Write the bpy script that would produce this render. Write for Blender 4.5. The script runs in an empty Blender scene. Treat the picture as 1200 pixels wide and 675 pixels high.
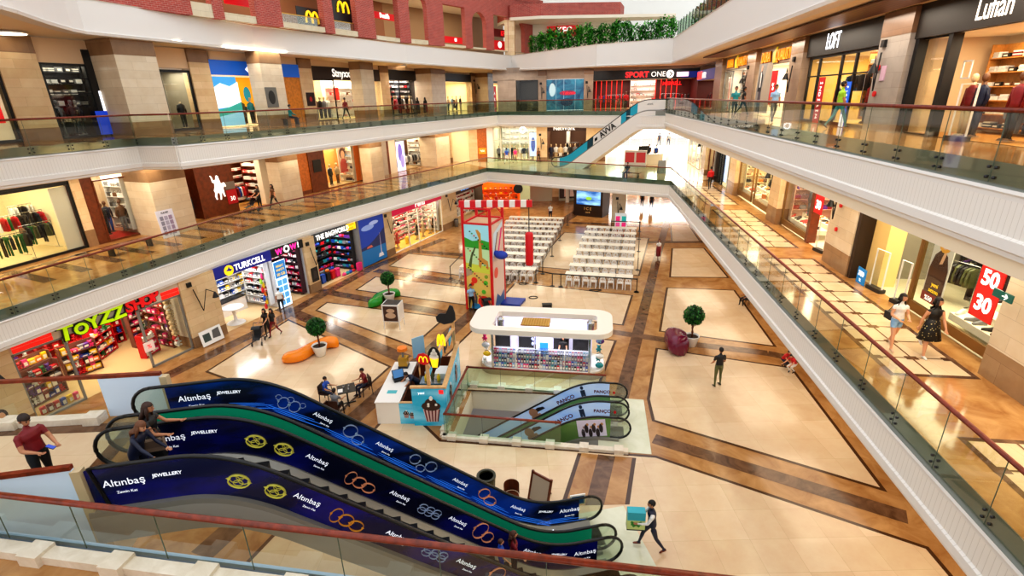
import bpy, bmesh, math, random
from math import sin, cos, pi, radians as rad, sqrt, atan2, hypot
from mathutils import Matrix, Vector
random.seed(7)
SC = bpy.context.scene
COL = SC.collection

# ------------------------------------------------------------------ camera
EYE = Vector((0, 0, 12.5)); FPX = 596.6; PITCH = .358903; ROLL = -.024396
_cp, _sp, _cr, _sr = cos(PITCH), sin(PITCH), cos(ROLL), sin(ROLL)
_M = Matrix(((1, 0, 0), (0, -_sp, -_cp), (0, _cp, -_sp)))
_R = Matrix(((_cr, -_sr, 0), (_sr, _cr, 0), (0, 0, 1))) @ _M
cd = bpy.data.cameras.new('camera'); cam = bpy.data.objects.new('camera', cd); COL.objects.link(cam)
cd.sensor_width = 36; cd.lens = 36 * FPX / 1200; cd.clip_start = .1; cd.clip_end = 600
_rt = _R.transposed()
_x, _y, _z = _rt @ Vector((1, 0, 0)), _rt @ Vector((0, -1, 0)), _rt @ Vector((0, 0, -1))
cam.matrix_world = Matrix(((_x.x, _y.x, _z.x, EYE.x), (_x.y, _y.y, _z.y, EYE.y), (_x.z, _y.z, _z.z, EYE.z), (0, 0, 0, 1)))
SC.camera = cam

def ray(x, y):
    return _rt @ Vector(((x - 600) / FPX, (y - 337.5) / FPX, 1))
def at(x, y, z=0):
    d = ray(x, y); return EYE + d * ((z - EYE.z) / d.z)
def at2(x, y, z=0):
    p = at(x, y, z); return (p.x, p.y)

class Frame:                       # a wall plane: local x runs along it, local y into the shop behind it
    def __init__(s, a, b):
        s.o = Vector((a[0], a[1], 0)); v = Vector((b[0] - a[0], b[1] - a[1], 0)); s.len = v.length
        s.u = v.normalized(); s.n = Vector((-s.u.y, s.u.x, 0)); s.yaw = atan2(s.u.y, s.u.x)
    def p(s, x, d, z): return s.o + s.u * x + s.n * d + Vector((0, 0, z))
    def m(s, x=0, d=0, z=0, rz=0): return Matrix.Translation(s.p(x, d, z)) @ Matrix.Rotation(s.yaw + rz, 4, 'Z')
    def px(s, x, y, d=0):          # where the line of sight meets the plane -> (x along, height)
        r = ray(x, y); t = (d - (EYE - s.o).dot(s.n)) / r.dot(s.n); q = EYE + r * t
        return (q - s.o).dot(s.u), q.z
    def sx(s, x, y, d=0): return s.px(x, y, d)[0]
def TR(x, y, z=0, rz=0): return Matrix.Translation((x, y, z)) @ Matrix.Rotation(rz, 4, 'Z')

# ------------------------------------------------------------------ materials
MATS = {}
def nt(name):
    m = bpy.data.materials.new(name); m.use_nodes = True; n = m.node_tree; n.nodes.clear()
    o = n.nodes.new('ShaderNodeOutputMaterial'); b = n.nodes.new('ShaderNodeBsdfPrincipled'); n.links.new(b.outputs[0], o.inputs[0])
    return m, n, b, o
def rgb(c):
    if isinstance(c, str):
        c = c.lstrip('#'); v = [int(c[i:i + 2], 16) / 255 for i in (0, 2, 4)]
        return tuple((x / 12.92 if x <= .04045 else ((x + .055) / 1.055) ** 2.4) for x in v) + (1,)
    return tuple(c) + (1,) if len(c) == 3 else c
def mat(name, col=None, rough=.5, metal=0, emit=0, spec=.5, var=0, scale=6, alpha=None):
    if name in MATS: return MATS[name]
    m, n, b, o = nt(name); c = rgb(col)
    b.inputs['Base Color'].default_value = c; b.inputs['Roughness'].default_value = rough; b.inputs['Metallic'].default_value = metal
    b.inputs['Specular IOR Level'].default_value = spec
    if emit: b.inputs['Emission Color'].default_value = c; b.inputs['Emission Strength'].default_value = emit
    if var:
        t = n.nodes.new('ShaderNodeTexCoord'); z = n.nodes.new('ShaderNodeTexNoise'); z.inputs['Scale'].default_value = scale; z.inputs['Detail'].default_value = 5
        r = n.nodes.new('ShaderNodeValToRGB'); lo = [max(0, x * (1 - var)) for x in c[:3]]; hi = [min(1, x * (1 + var)) for x in c[:3]]
        r.color_ramp.elements[0].color = lo + [1]; r.color_ramp.elements[1].color = hi + [1]; r.color_ramp.elements[0].position = .3; r.color_ramp.elements[1].position = .7
        n.links.new(t.outputs['Object'], z.inputs['Vector']); n.links.new(z.outputs[0], r.inputs[0]); n.links.new(r.outputs[0], b.inputs['Base Color'])
        if emit: n.links.new(r.outputs[0], b.inputs['Emission Color'])
    MATS[name] = m; return m
def mat_blocks(name, c1, c2, mortar, w, h, rough=.35, msize=.01, bump=0, flat=False, mix2=None):
    """brick / ashlar / tile pattern in object space; flat: on the ground plane, else wrapped round vertical faces"""
    if name in MATS: return MATS[name]
    m, n, b, o = nt(name); b.inputs['Roughness'].default_value = rough
    t = n.nodes.new('ShaderNodeTexCoord'); s = n.nodes.new('ShaderNodeSeparateXYZ'); n.links.new(t.outputs['Object'], s.inputs[0])
    k = n.nodes.new('ShaderNodeCombineXYZ')
    if flat: n.links.new(s.outputs[0], k.inputs[0]); n.links.new(s.outputs[1], k.inputs[1])
    else:
        a = n.nodes.new('ShaderNodeMath'); a.operation = 'ADD'; n.links.new(s.outputs[0], a.inputs[0]); n.links.new(s.outputs[1], a.inputs[1])
        n.links.new(a.outputs[0], k.inputs[0]); n.links.new(s.outputs[2], k.inputs[1])
    br = n.nodes.new('ShaderNodeTexBrick'); br.inputs['Scale'].default_value = 1; br.inputs['Brick Width'].default_value = w; br.inputs['Row Height'].default_value = h
    br.inputs['Mortar Size'].default_value = msize; br.inputs['Color1'].default_value = rgb(c1); br.inputs['Color2'].default_value = rgb(c2); br.inputs['Mortar'].default_value = rgb(mortar)
    br.offset = 0 if flat else .5
    n.links.new(k.outputs[0], br.inputs['Vector'])
    z = n.nodes.new('ShaderNodeTexNoise'); z.inputs['Scale'].default_value = 1.7; z.inputs['Detail'].default_value = 8; z.inputs['Roughness'].default_value = .6; n.links.new(t.outputs['Object'], z.inputs['Vector'])
    mx = n.nodes.new('ShaderNodeMixRGB'); mx.blend_type = 'OVERLAY'; mx.inputs[0].default_value = .28 if mix2 is None else mix2
    n.links.new(br.outputs[0], mx.inputs[1]); n.links.new(z.outputs[0], mx.inputs[2]); n.links.new(mx.outputs[0], b.inputs['Base Color'])
    if bump:
        u = n.nodes.new('ShaderNodeBump'); u.inputs['Strength'].default_value = bump; n.links.new(br.outputs[1], u.inputs['Height']); u.invert = True; n.links.new(u.outputs[0], b.inputs['Normal'])
    MATS[name] = m; return m
def mat_veins(name, c1, c2, rough=.15, scale=1.2, dist=6, stretch=(1, 1, 1)):
    if name in MATS: return MATS[name]
    m, n, b, o = nt(name); b.inputs['Roughness'].default_value = rough
    t = n.nodes.new('ShaderNodeTexCoord'); mp = n.nodes.new('ShaderNodeMapping'); mp.inputs['Scale'].default_value = stretch; n.links.new(t.outputs['Object'], mp.inputs[0])
    z = n.nodes.new('ShaderNodeTexNoise'); z.inputs['Scale'].default_value = scale; z.inputs['Detail'].default_value = 9; z.inputs['Distortion'].default_value = dist * .2; z.inputs['Roughness'].default_value = .62
    n.links.new(mp.outputs[0], z.inputs['Vector'])
    r = n.nodes.new('ShaderNodeValToRGB'); r.color_ramp.elements[0].color = rgb(c1); r.color_ramp.elements[1].color = rgb(c2); r.color_ramp.elements[0].position = .35; r.color_ramp.elements[1].position = .68
    n.links.new(z.outputs[0], r.inputs[0]); n.links.new(r.outputs[0], b.inputs['Base Color']); MATS[name] = m; return m
def mat_stripes(name, c1, c2, period, axis=0, rough=.5, duty=.5, bump=0):
    if name in MATS: return MATS[name]
    m, n, b, o = nt(name); b.inputs['Roughness'].default_value = rough
    t = n.nodes.new('ShaderNodeTexCoord'); s = n.nodes.new('ShaderNodeSeparateXYZ'); n.links.new(t.outputs['Object'], s.inputs[0])
    a = n.nodes.new('ShaderNodeMath'); a.operation = 'MULTIPLY'; a.inputs[1].default_value = 1 / period; n.links.new(s.outputs[axis], a.inputs[0])
    f = n.nodes.new('ShaderNodeMath'); f.operation = 'FRACT'; n.links.new(a.outputs[0], f.inputs[0])
    g = n.nodes.new('ShaderNodeMath'); g.operation = 'GREATER_THAN'; g.inputs[1].default_value = duty; n.links.new(f.outputs[0], g.inputs[0])
    mx = n.nodes.new('ShaderNodeMixRGB'); mx.inputs[1].default_value = rgb(c1); mx.inputs[2].default_value = rgb(c2)
    n.links.new(g.outputs[0], mx.inputs[0]); n.links.new(mx.outputs[0], b.inputs['Base Color']); MATS[name] = m; return m
def mat_glass(name, tint, refl=.12, clear=.9, diff=0.0, dcol=None):
    """thin pane: lets the view and the light through, tinted, with a faint mirror of the surroundings"""
    if name in MATS: return MATS[name]
    m, n, b, o = nt(name); n.nodes.remove(b)
    tr = n.nodes.new('ShaderNodeBsdfTransparent'); tr.inputs[0].default_value = rgb(tint)
    gl = n.nodes.new('ShaderNodeBsdfGlossy'); gl.inputs['Roughness'].default_value = .03
    fr = n.nodes.new('ShaderNodeFresnel'); fr.inputs[0].default_value = 1.45
    mu = n.nodes.new('ShaderNodeMath'); mu.operation = 'MULTIPLY'; mu.inputs[1].default_value = refl / .04; n.links.new(fr.outputs[0], mu.inputs[0])
    mn = n.nodes.new('ShaderNodeMath'); mn.operation = 'MINIMUM'; mn.inputs[1].default_value = .45; n.links.new(mu.outputs[0], mn.inputs[0])
    mx = n.nodes.new('ShaderNodeMixShader'); n.links.new(mn.outputs[0], mx.inputs[0]); n.links.new(tr.outputs[0], mx.inputs[1]); n.links.new(gl.outputs[0], mx.inputs[2])
    last = mx
    if diff:
        d = n.nodes.new('ShaderNodeBsdfDiffuse'); d.inputs[0].default_value = rgb(dcol or tint)
        m2 = n.nodes.new('ShaderNodeMixShader'); m2.inputs[0].default_value = diff; n.links.new(mx.outputs[0], m2.inputs[1]); n.links.new(d.outputs[0], m2.inputs[2]); last = m2
    n.links.new(last.outputs[0], o.inputs[0]); MATS[name] = m; return m

# ------------------------------------------------------------------ mesh builder
class MB:
    def __init__(s): s.v = []; s.f = []; s.mi = []; s.k = 0; s.sm = []; s.smooth = False
    def use(s, k): s.k = k; return s
    def face(s, *ix): s.f.append(ix); s.mi.append(s.k); s.sm.append(s.smooth)
    def add(s, vs): i = len(s.v); s.v += [tuple(q) for q in vs]; return i
    def quad(s, a, b, c, d): i = s.add((a, b, c, d)); s.face(i, i + 1, i + 2, i + 3); return s
    def box(s, x0, x1, y0, y1, z0, z1, M=None):
        q = [Vector((x, y, z)) for z in (z0, z1) for x, y in ((x0, y0), (x1, y0), (x1, y1), (x0, y1))]
        if M is not None: q = [M @ w for w in q]
        i = s.add(q)
        for f in ((3, 2, 1, 0), (4, 5, 6, 7), (0, 1, 5, 4), (1, 2, 6, 5), (2, 3, 7, 6), (3, 0, 4, 7)): s.face(*[i + j for j in f])
        return s
    def cbox(s, cx, cy, cz, sx, sy, sz, rz=0, M=None):
        T = Matrix.Translation((cx, cy, cz)) @ Matrix.Rotation(rz, 4, 'Z')
        if M is not None: T = M @ T
        return s.box(-sx / 2, sx / 2, -sy / 2, sy / 2, -sz / 2, sz / 2, T)
    def prism(s, poly, z0, z1, caps=True):          # poly anticlockwise seen from above
        n = len(poly); i = s.add([(p[0], p[1], z0) for p in poly] + [(p[0], p[1], z1) for p in poly])
        for j in range(n): k = (j + 1) % n; s.face(i + j, i + k, i + n + k, i + n + j)
        if caps: s.face(*range(i + n - 1, i - 1, -1)); s.face(*range(i + n, i + 2 * n))
        return s
    def plate(s, poly, y0, y1):                     # outline in x-z extruded along y
        n = len(poly); i = s.add([(p[0], y0, p[1]) for p in poly] + [(p[0], y1, p[1]) for p in poly])
        for j in range(n): k = (j + 1) % n; s.face(i + j, i + k, i + n + k, i + n + j)
        s.face(*range(i + n - 1, i - 1, -1)); s.face(*range(i + n, i + 2 * n)); return s
    def rings(s, rs, closed=True, cap=True):
        n = len(rs[0]); i = s.add([q for r in rs for q in r]); m = len(rs)
        for a in range(m - 1):
            for j in range(n if closed else n - 1):
                k = (j + 1) % n; s.face(i + a * n + j, i + a * n + k, i + (a + 1) * n + k, i + (a + 1) * n + j)
        if cap: s.face(*range(i + n - 1, i - 1, -1)); s.face(*range(i + (m - 1) * n, i + m * n))
        return s
    def lathe(s, prof, n=16, c=(0, 0), M=None):
        rs = []
        for r, z in prof:
            q = [Vector((c[0] + r * cos(2 * pi * j / n), c[1] + r * sin(2 * pi * j / n), z)) for j in range(n)]
            rs.append([M @ w for w in q] if M is not None else q)
        return s.rings(rs)
    def cyl(s, cx, cy, z0, z1, r, n=12, r2=None, M=None): return s.lathe([(r, z0), (r if r2 is None else r2, z1)], n, (cx, cy), M)
    def tube(s, pts, r, n=8, ry=None, closed=False):
        pts = [Vector(p) for p in pts]; m = len(pts); rs = []
        for i, p in enumerate(pts):
            a = pts[i - 1] if i or closed else p; b = pts[(i + 1) % m] if i < m - 1 or closed else p
            t = (b - a).normalized(); up = Vector((0, 0, 1)) if abs(t.z) < .98 else Vector((0, 1, 0))
            x = t.cross(up).normalized(); y = x.cross(t); R = r[i] if isinstance(r, (list, tuple)) else r; Y = R if ry is None else (ry[i] if isinstance(ry, (list, tuple)) else ry)
            rs.append([p + x * (R * cos(2 * pi * j / n)) + y * (Y * sin(2 * pi * j / n)) for j in range(n)])
        if closed: rs.append(rs[0])
        return s.rings(rs, cap=not closed)
    def ball(s, c, r, nu=12, nv=8, M=None):
        r = (r, r, r) if not isinstance(r, (tuple, list)) else r; rs = []
        for a in range(nv + 1):
            t = pi * (a + .02 * (a == 0) - .02 * (a == nv)) / nv - pi / 2
            q = [Vector((c[0] + r[0] * cos(t) * cos(2 * pi * j / nu), c[1] + r[1] * cos(t) * sin(2 * pi * j / nu), c[2] + r[2] * sin(t))) for j in range(nu)]
            rs.append([M @ w for w in q] if M is not None else q)
        return s.rings(rs)
    def mesh(s, name, mats):
        me = bpy.data.meshes.new(name); me.from_pydata(s.v, [], s.f)
        for m in (mats if isinstance(mats, (list, tuple)) else [mats]): me.materials.append(m)
        me.polygons.foreach_set('material_index', s.mi); me.polygons.foreach_set('use_smooth', s.sm); me.update(); return me
    def build(s, name, mats, parent=None, M=None):
        return link(name, s.mesh(name, mats), parent, M)

def link(name, data, parent=None, M=None):
    o = bpy.data.objects.new(name, data); COL.objects.link(o)
    if parent is not None: o.parent = parent
    if M is not None:
        if parent is None: o.matrix_world = M
        else: o.matrix_local = M
    return o
def tag(o, label=None, cat=None, group=None, kind=None):
    if label: o['label'] = label
    if cat: o['category'] = cat
    if group: o['group'] = group
    if kind: o['kind'] = kind
    return o
def struct(o): o['kind'] = 'structure'; return o
def thing(name, label, cat, M=None, group=None):
    o = bpy.data.objects.new(name, None); o.empty_display_size = .2; COL.objects.link(o)
    if M is not None: o.matrix_world = M
    return tag(o, label, cat, group)
KIDS = {}
def dup(root, M, label=None, group=None, cat=None):
    if root.name not in KIDS:
        KIDS[root.name] = [(c, [g for g in bpy.data.objects if g.parent == c]) for c in bpy.data.objects if c.parent == root]
    r = root.copy(); COL.objects.link(r); r.matrix_world = M
    if label: r['label'] = label
    if group: r['group'] = group
    if cat: r['category'] = cat
    for c, gs in KIDS[root.name]:
        k = c.copy(); COL.objects.link(k); k.parent = r
        for g in gs: q = g.copy(); COL.objects.link(q); q.parent = k
    return r
def text(body, size, m, parent=None, M=None, name='lettering', ext=.015, align='CENTER', sx=1, bold=0, shear=0, sp=1):
    c = bpy.data.curves.new(name, 'FONT'); c.body = body; c.size = size; c.extrude = ext; c.align_x = align; c.align_y = 'CENTER'; c.offset = bold; c.resolution_u = 3; c.shear = shear; c.space_character = sp
    c.materials.append(m); o = link(name, c, parent, M)
    if sx != 1: o.scale.x *= sx
    return o
STAND = Matrix.Rotation(pi / 2, 4, 'X')           # text / flat art stood upright, facing local -y
ORD = ['first', 'second', 'third', 'fourth', 'fifth', 'sixth', 'seventh', 'eighth', 'ninth', 'tenth', 'eleventh', 'twelfth', 'thirteenth', 'fourteenth', 'fifteenth', 'sixteenth', 'seventeenth', 'eighteenth', 'nineteenth', 'twentieth']
def area(name, M, sx, sy, power, col=(1, .9, .75)):
    l = bpy.data.lights.new(name, 'AREA'); l.shape = 'RECTANGLE'; l.size = sx; l.size_y = sy; l.energy = power; l.color = col
    o = bpy.data.objects.new(name, l); COL.objects.link(o); o.matrix_world = M; return o

WHITE = mat('white paint', '#e9e5df', .45)
OFFW = mat('warm white paint', '#efe4cf', .5)
BLACK = mat('black', '#0d0d0f', .4)
DARK = mat('dark grey', '#2b2b2d', .4)
GREY = mat('grey metal', '#8d8d8b', .35, .3)
STEEL = mat('steel', '#b9bcc0', .25, .9)
WOODR = mat('red wood handrail', '#7a2d14', .3, var=.35, scale=9)
WOODB = mat('brown wood', '#6a3216', .35, var=.3, scale=5)
WOODL = mat('light wood', '#c98a45', .4, var=.2, scale=6)
REDP = mat('red paint', '#d3131f', .4)
GLOW = mat('white light', '#fff6e6', .5, emit=4)
GLOWC = mat('cool sign light', '#eef4ff', .5, emit=3)
STONE = mat_blocks('stone cladding', '#e3c79e', '#d6b68a', '#b59a74', 1.6, .42, .25, .004)
STONED = mat_blocks('dark stone band', '#9c7a58', '#8a6a4c', '#7d6048', 1.6, .6, .25, .004)
STONEG = mat_blocks('pale stone cladding', '#e2d2b8', '#d8c6aa', '#b8a68c', 1.6, .42, .22, .004)
BRICK = mat_blocks('red brick', '#b5493d', '#a13b33', '#b98578', .3, .1, .7, .012, mix2=.35)
SHOPGLASS = mat_glass('shop glass', '#f4f8f4', .05)
GLASS = mat_glass('balustrade glass', '#e9f0e2', .08)
GLASSG = mat_glass('green balustrade glass', '#cfe6d2', .12)
# ------------------------------------------------------------------ plan of the atrium
Z1, Z2 = 5.4, 11.0
GL = Frame((-20.36, 18.45), (-7.04, 49.74)); L1 = Frame((-22.9, 26.8), (-8.4, 62.4)); LN = Frame((-25.0, 18.7), (-22.9, 26.8))
FW = Frame((-7, 62.3), (21, 57.7)); RW = Frame((18.93, 52.8), (10.88, -1.61))
E1 = [(-21.8, 10.0), (-19.3, 18.3), (-15.6, 31.2), (-2.4, 56.0), (14.0, 44.4), (8.08, 4.08)]
E2 = [(-22.6, 14), (-20.9, 21.1), (-18.9, 27.0), (-16.7, 26.6), (-14.7, 30.3), (-10, 42.2), (-1.2, 60.4), (7.5, 54.0), (14.3, 48.2), (7.5, 0.3)]
TAN = mat_veins('tan marble', '#99693a', '#c0935f', .13, .9, 5); BEIGE = mat_blocks('beige marble tiles', '#e0c7a6', '#d6ba97', '#c0a580', 1.15, 1.15, .14, .004, flat=True, mix2=.22)
BROWN = mat_veins('brown marble', '#4f3421', '#7d5a40', .14, 1.6, 6); LINE = mat('dark marble line', '#4a2d18', .16); PALE = mat_veins('pale landing stone', '#cfd0b4', '#dfe0cb', .2, 1.0, 4)
def inset(poly, w):
    n = len(poly); out = []
    for i in range(n):
        a, b, c = Vector(poly[i - 1]), Vector(poly[i]), Vector(poly[(i + 1) % n]); u = (b - a).normalized(); v = (c - b).normalized()
        n1, n2 = Vector((-u.y, u.x)), Vector((-v.y, v.x)); k = n1 + n2; k = k / max(.3, k.dot(k) / 2) ; out.append(tuple(b + k * w))
    return out
def ccw(p):
    return p if sum(p[i - 1][0] * p[i][1] - p[i][0] * p[i - 1][1] for i in range(len(p))) > 0 else p[::-1]
def flat(mb, poly, z, k): mb.use(k); i = mb.add([(p[0], p[1], z) for p in ccw(poly)]); mb.face(*range(i, i + len(poly)))
def panel(mb, poly, z=.004, w=.13, k=1, kl=3): poly = ccw([tuple(p) for p in poly]); flat(mb, poly, z, kl); flat(mb, inset(poly, w), z + .003, k)
ZS = [0]
def stripe(mb, pts, w, z=.0035, k=2):
    ZS[0] = (ZS[0] + 1) % 12; z += ZS[0] * .00022
    for a, b in zip(pts[:-1], pts[1:]):
        a, b = Vector(a), Vector(b); u = (b - a).normalized(); q = Vector((-u.y, u.x)) * w / 2; flat(mb, [a - q, b - q, b + q, a + q], z, k)

PIT = Frame((-2.72, 16.78), (-2.72 + 4.37, 16.78 - .735))
hole = [tuple(PIT.p(x, y, 0)[:2]) for x, y in ((.2, .22), (5.9, .22), (5.9, 3.5), (.2, 3.5))]
f = MB(); out = [(-45, -8), (45, -8), (45, 100), (-45, 100)]
hs = [hole[0], hole[1], hole[2], hole[3]]
for j in range(4):
    k = (j + 1) % 4; flat(f, [out[j], out[k], hs[k], hs[j]], 0, 0)
C_ = [(11.9, 11.09), (11.0, -2), (-13.0, -2), (-8.0, 11.0), at2(433, 508), at2(446, 493), at2(470, 470), (-2.9, 16.6), (5.15, 15.36)]
panel(f, C_)
panel(f, [(10.6, 32.7), (8.16, 25.8), (13.7, 23.6), (15.0, 31.9)])
panel(f, [(7.46, 23.86), (13.4, 21.5), (12.23, 13.26), at2(764, 493.5), at2(758, 467.5)])
panel(f, [(13.8, 42.1), (11.4, 34.73), (15.6, 34.3), (16.6, 42)]); panel(f, [(16.2, 50.5), (14.4, 44.2), (17, 44), (18, 50)])
panel(f, [at2(338, 374), at2(458.7, 429.5), at2(390.7, 491), at2(240, 436)]); panel(f, [at2(383, 354), at2(523.7, 371.6), at2(483.9, 406.8), at2(369, 364)])
panel(f, [at2(416, 340), at2(547, 358), at2(556, 338), at2(440, 324)]); panel(f, [at2(455, 312), at2(560, 326), at2(568, 306), at2(478, 297)])
panel(f, [(.22, 34.44), (8.03, 31.39), (6.4, 26.69), (-1.4, 29.5)]); panel(f, [(-1.98, 27.61), (5.62, 24.82), (3.6, 19.4), (-4.8, 20.4)])
panel(f, [(1.6, 38), (9.4, 35.2), (12.8, 45.5), (5.2, 48.5)])
stripe(f, [(-9.4, 11.4), (-6.92, 17.84), (-2.57, 28.92), (1.2, 38.5)], .8)
stripe(f, [(3.0, 14.4), (5.0, 20.1), (9.6, 33.1), (13.3, 43.6), (16.5, 52.5)], .62)
flat(f, [(1.4, 13.0), (3.65, 13.0), (4.4, 15.25), (2.3, 15.6)], .0085, 3); flat(f, [(1.55, 13.0), (3.5, 13.0), (4.25, 15.25), (2.45, 15.6)], .0095, 0); flat(f, [(2.2, 13.0), (2.82, 13.0), (3.65, 15.35), (3.05, 15.5)], .0105, 2)
stripe(f, [at2(711, 388), at2(816.6, 404), at2(900, 414), (14.4, 22.0)], .62); stripe(f, [(5.35, 16.35), (12.1, 12.2)], .62)
stripe(f, [at2(300, 350), at2(348, 368), at2(476, 421)], .85); stripe(f, [at2(340, 334), at2(398, 345), at2(527, 368)], .8); stripe(f, [at2(440, 317), at2(548, 332)], .8); stripe(f, [at2(478, 294), at2(560, 300)], .8)
stripe(f, [at2(195, 441), at2(300, 390), at2(378, 345), at2(440, 312), at2(520, 280)], .8)
stripe(f, [at2(740, 284), at2(830, 283)], .8); stripe(f, [at2(600, 258), at2(830, 268)], .9)
stripe(f, [at2(655, 262), at2(690, 240)], 1.2)
lp = [tuple(PIT.p(x, y, 0)[:2]) for x, y in ((5.9, -.05), (7.85, -.05), (7.85, 3.6), (5.9, 3.6))]; flat(f, lp, .009, 4)
struct(f.build('floor', [TAN, BEIGE, BROWN, LINE, PALE]))
# basement below the escalator pit
b = MB()
b.use(0); b.box(-1.5, 9, -1.5, 5, -5.3, -5.2); b.use(1)
for y0, y1 in ((-.03, .22), (3.5, 3.75)): b.box(-.1, 6.0, y0, y1, -1.0, -.004)
b.box(-.1, .2, .22, 3.5, -1.0, -.004); b.box(5.6, 5.9, .22, 3.5, -1.2, -.3)
b.use(2); b.box(-4, 9, 4.9, 5.1, -5.3, -1.0); b.box(-4, 9, -1.6, -1.4, -5.3, -1.0); b.box(-4, -3.9, -1.5, 5, -5.3, -1.0)
struct(b.build('wall_basement', [PALE, OFFW, WHITE], M=PIT.m()))

# ------------------------------------------------------------------ upper floors
FTAN = mat_veins('gallery marble', '#9c6c3c', '#c09560', .1, 1.1, 5); SOFF = mat('soffit plaster', '#f0dfc2', .6)
def slab(name, poly, z0, z1, mtop=FTAN, inl=()):
    m = MB(); poly = ccw(poly); n = len(poly); i = m.add([(p[0], p[1], z0) for p in poly] + [(p[0], p[1], z1) for p in poly])
    m.use(0); m.face(*range(i + n, i + 2 * n)); m.use(1); m.face(*range(i + n - 1, i - 1, -1))
    for j in range(n): k = (j + 1) % n; m.face(i + j, i + k, i + n + k, i + n + j)
    for kind, pts, w in inl:
        if kind == 's': stripe(m, pts, w, z1 + (.004 if w > .25 else .0095), 3)
        elif kind == 'p': panel(m, pts, z1 + .003, w, 2, 3)
        else: flat(m, pts, z1 + .0035, 2)
    return struct(m.build(name, [mtop, SOFF, BEIGE, BROWN]))
def rr(l, t): return (cos(.1469) * l + sin(.1469) * t, -sin(.1469) * l + cos(.1469) * t)
inl = []
for t0, t1 in ((3.0, 10.4), (13.0, 23.5), (25.2, 34.0), (35.5, 43)):
    inl.append(('p', [rr(8.1, t0), rr(10.25, t0), rr(10.25, t1), rr(8.1, t1)], .14))
    k = max(2, round((t1 - t0) / 1.1)); a = (t1 - t0) / k
    for j in range(1, k): inl.append(('s', [rr(8.25, t0 + j * a), rr(10.1, t0 + j * a)], .05))
    inl.append(('s', [rr(9.17, t0 + .14), rr(9.17, t1 - .14)], .05))
    for j in range(1, k):
        for l in (8.25, 9.17, 10.1): q = rr(l, t0 + j * a); inl.append(('s', [rr(l - .16, t0 + j * a), rr(l + .16, t0 + j * a)], .2))
il = []
for s in [x * 1.5 - 4 for x in range(26)]:
    il.append(('s', [tuple(L1.p(s, -1.0, 0)[:2]), tuple(L1.p(s - .2, -4.6, 0)[:2])], .5))
il.append(('s', [tuple(LN.p(-6, -.9, 0)[:2]), tuple(LN.p(8, -.9, 0)[:2]), tuple(L1.p(38, -.9, 0)[:2])], .3))
slab('floor_gallery_left', E1[:4] + [(-7, 64), (-38, 64), (-38, 10)], 3.9, Z1, inl=il)
slab('floor_gallery_far', [E1[3], E1[4], (40, 44.4), (40, 90), (-20, 90), (-20, 64), (-7, 64)], 3.9, Z1, BEIGE)
slab('floor_gallery_right', [E1[4], E1[5], (8.08, -6), (34, -6), (40, 44.4)], 3.9, Z1, inl=inl)
slab('floor_gallery_near', [(8.08, 4.08), (-10.2, 7.10), (-7.95, 7.46), (-8.48, 10.79), (-12.1, 10.55), (-21.8, 10.0), (-38, 10), (-38, -6), (8.08, -6)], 3.9, Z1, inl=[('p', [(-15, 10.2), (-8.9, 10.4), (-8.5, 7.9), (-15, 7.6)], .35), ('s', [(-30, 5.2), (8, 2.4)], 1.0), ('p', [(-30, 4.2), (8, 1.2), (8, -5), (-30, -5)], .1)])
il2 = [('s', [tuple(L1.p(s, -1.2, 0)[:2]), tuple(L1.p(s - .2, -4.6, 0)[:2])], .5) for s in [x * 1.8 - 4 for x in range(18)]]
slab('floor_top_gallery_left', [(-22.6, 14)] + E2[1:7] + [(-7, 66), (-38, 66), (-38, 14)], 9.4, Z2, inl=il2)
slab('floor_top_gallery_far', [E2[6], E2[7], E2[8], (40, 48.2), (40, 90), (-20, 90), (-20, 66), (-7, 66)], 9.4, Z2)
slab('floor_top_gallery_right', [E2[8], E2[9], (7.5, -6), (34, -6), (40, 48.2)], 9.4, Z2, inl=[])
slab('floor_top_gallery_near', [(7.5, -.7), (-38, -.7), (-38, -8), (7.5, -8)], 9.4, Z2)

FASC = mat_stripes('fluted white fascia', '#d8d2c8', '#ece7df', .13, 0, .5, .10); FPL = mat('smooth white fascia', '#e8e4de', .5); EDGE = mat('grey slab edge', '#8d8f86', .35)
def fascia(a, b, zt, zb, name, ext=.05):
    if 'jog' in name or name.endswith('left_corner') or name.endswith('top_left'): ext = .16
    fr = Frame(a, b); L = fr.len; m = MB(); drop = zt - .38
    prof = [(-.02, zt, 1), (-.02, drop, 1), (-.14, drop - .02, 2), (-.16, drop - .08, 2), (-.12, drop - .12, 2), (-.12, drop - .2, 0), (-.12, zb + .34, 0), (-.17, zb + .3, 2), (-.17, zb + .12, 2), (-.12, zb + .08, 2), (-.10, zb - .01, 2), (.5, zb - .01, 2)]
    for (y0, z0, k), (y1, z1, _) in zip(prof[:-1], prof[1:]):
        m.use(k); m.quad((-ext, y1, z1), (L + ext, y1, z1), (L + ext, y0, z0), (-ext, y0, z0))
    return struct(m.build(name, [FASC, EDGE, FPL], M=fr.m()))
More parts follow.
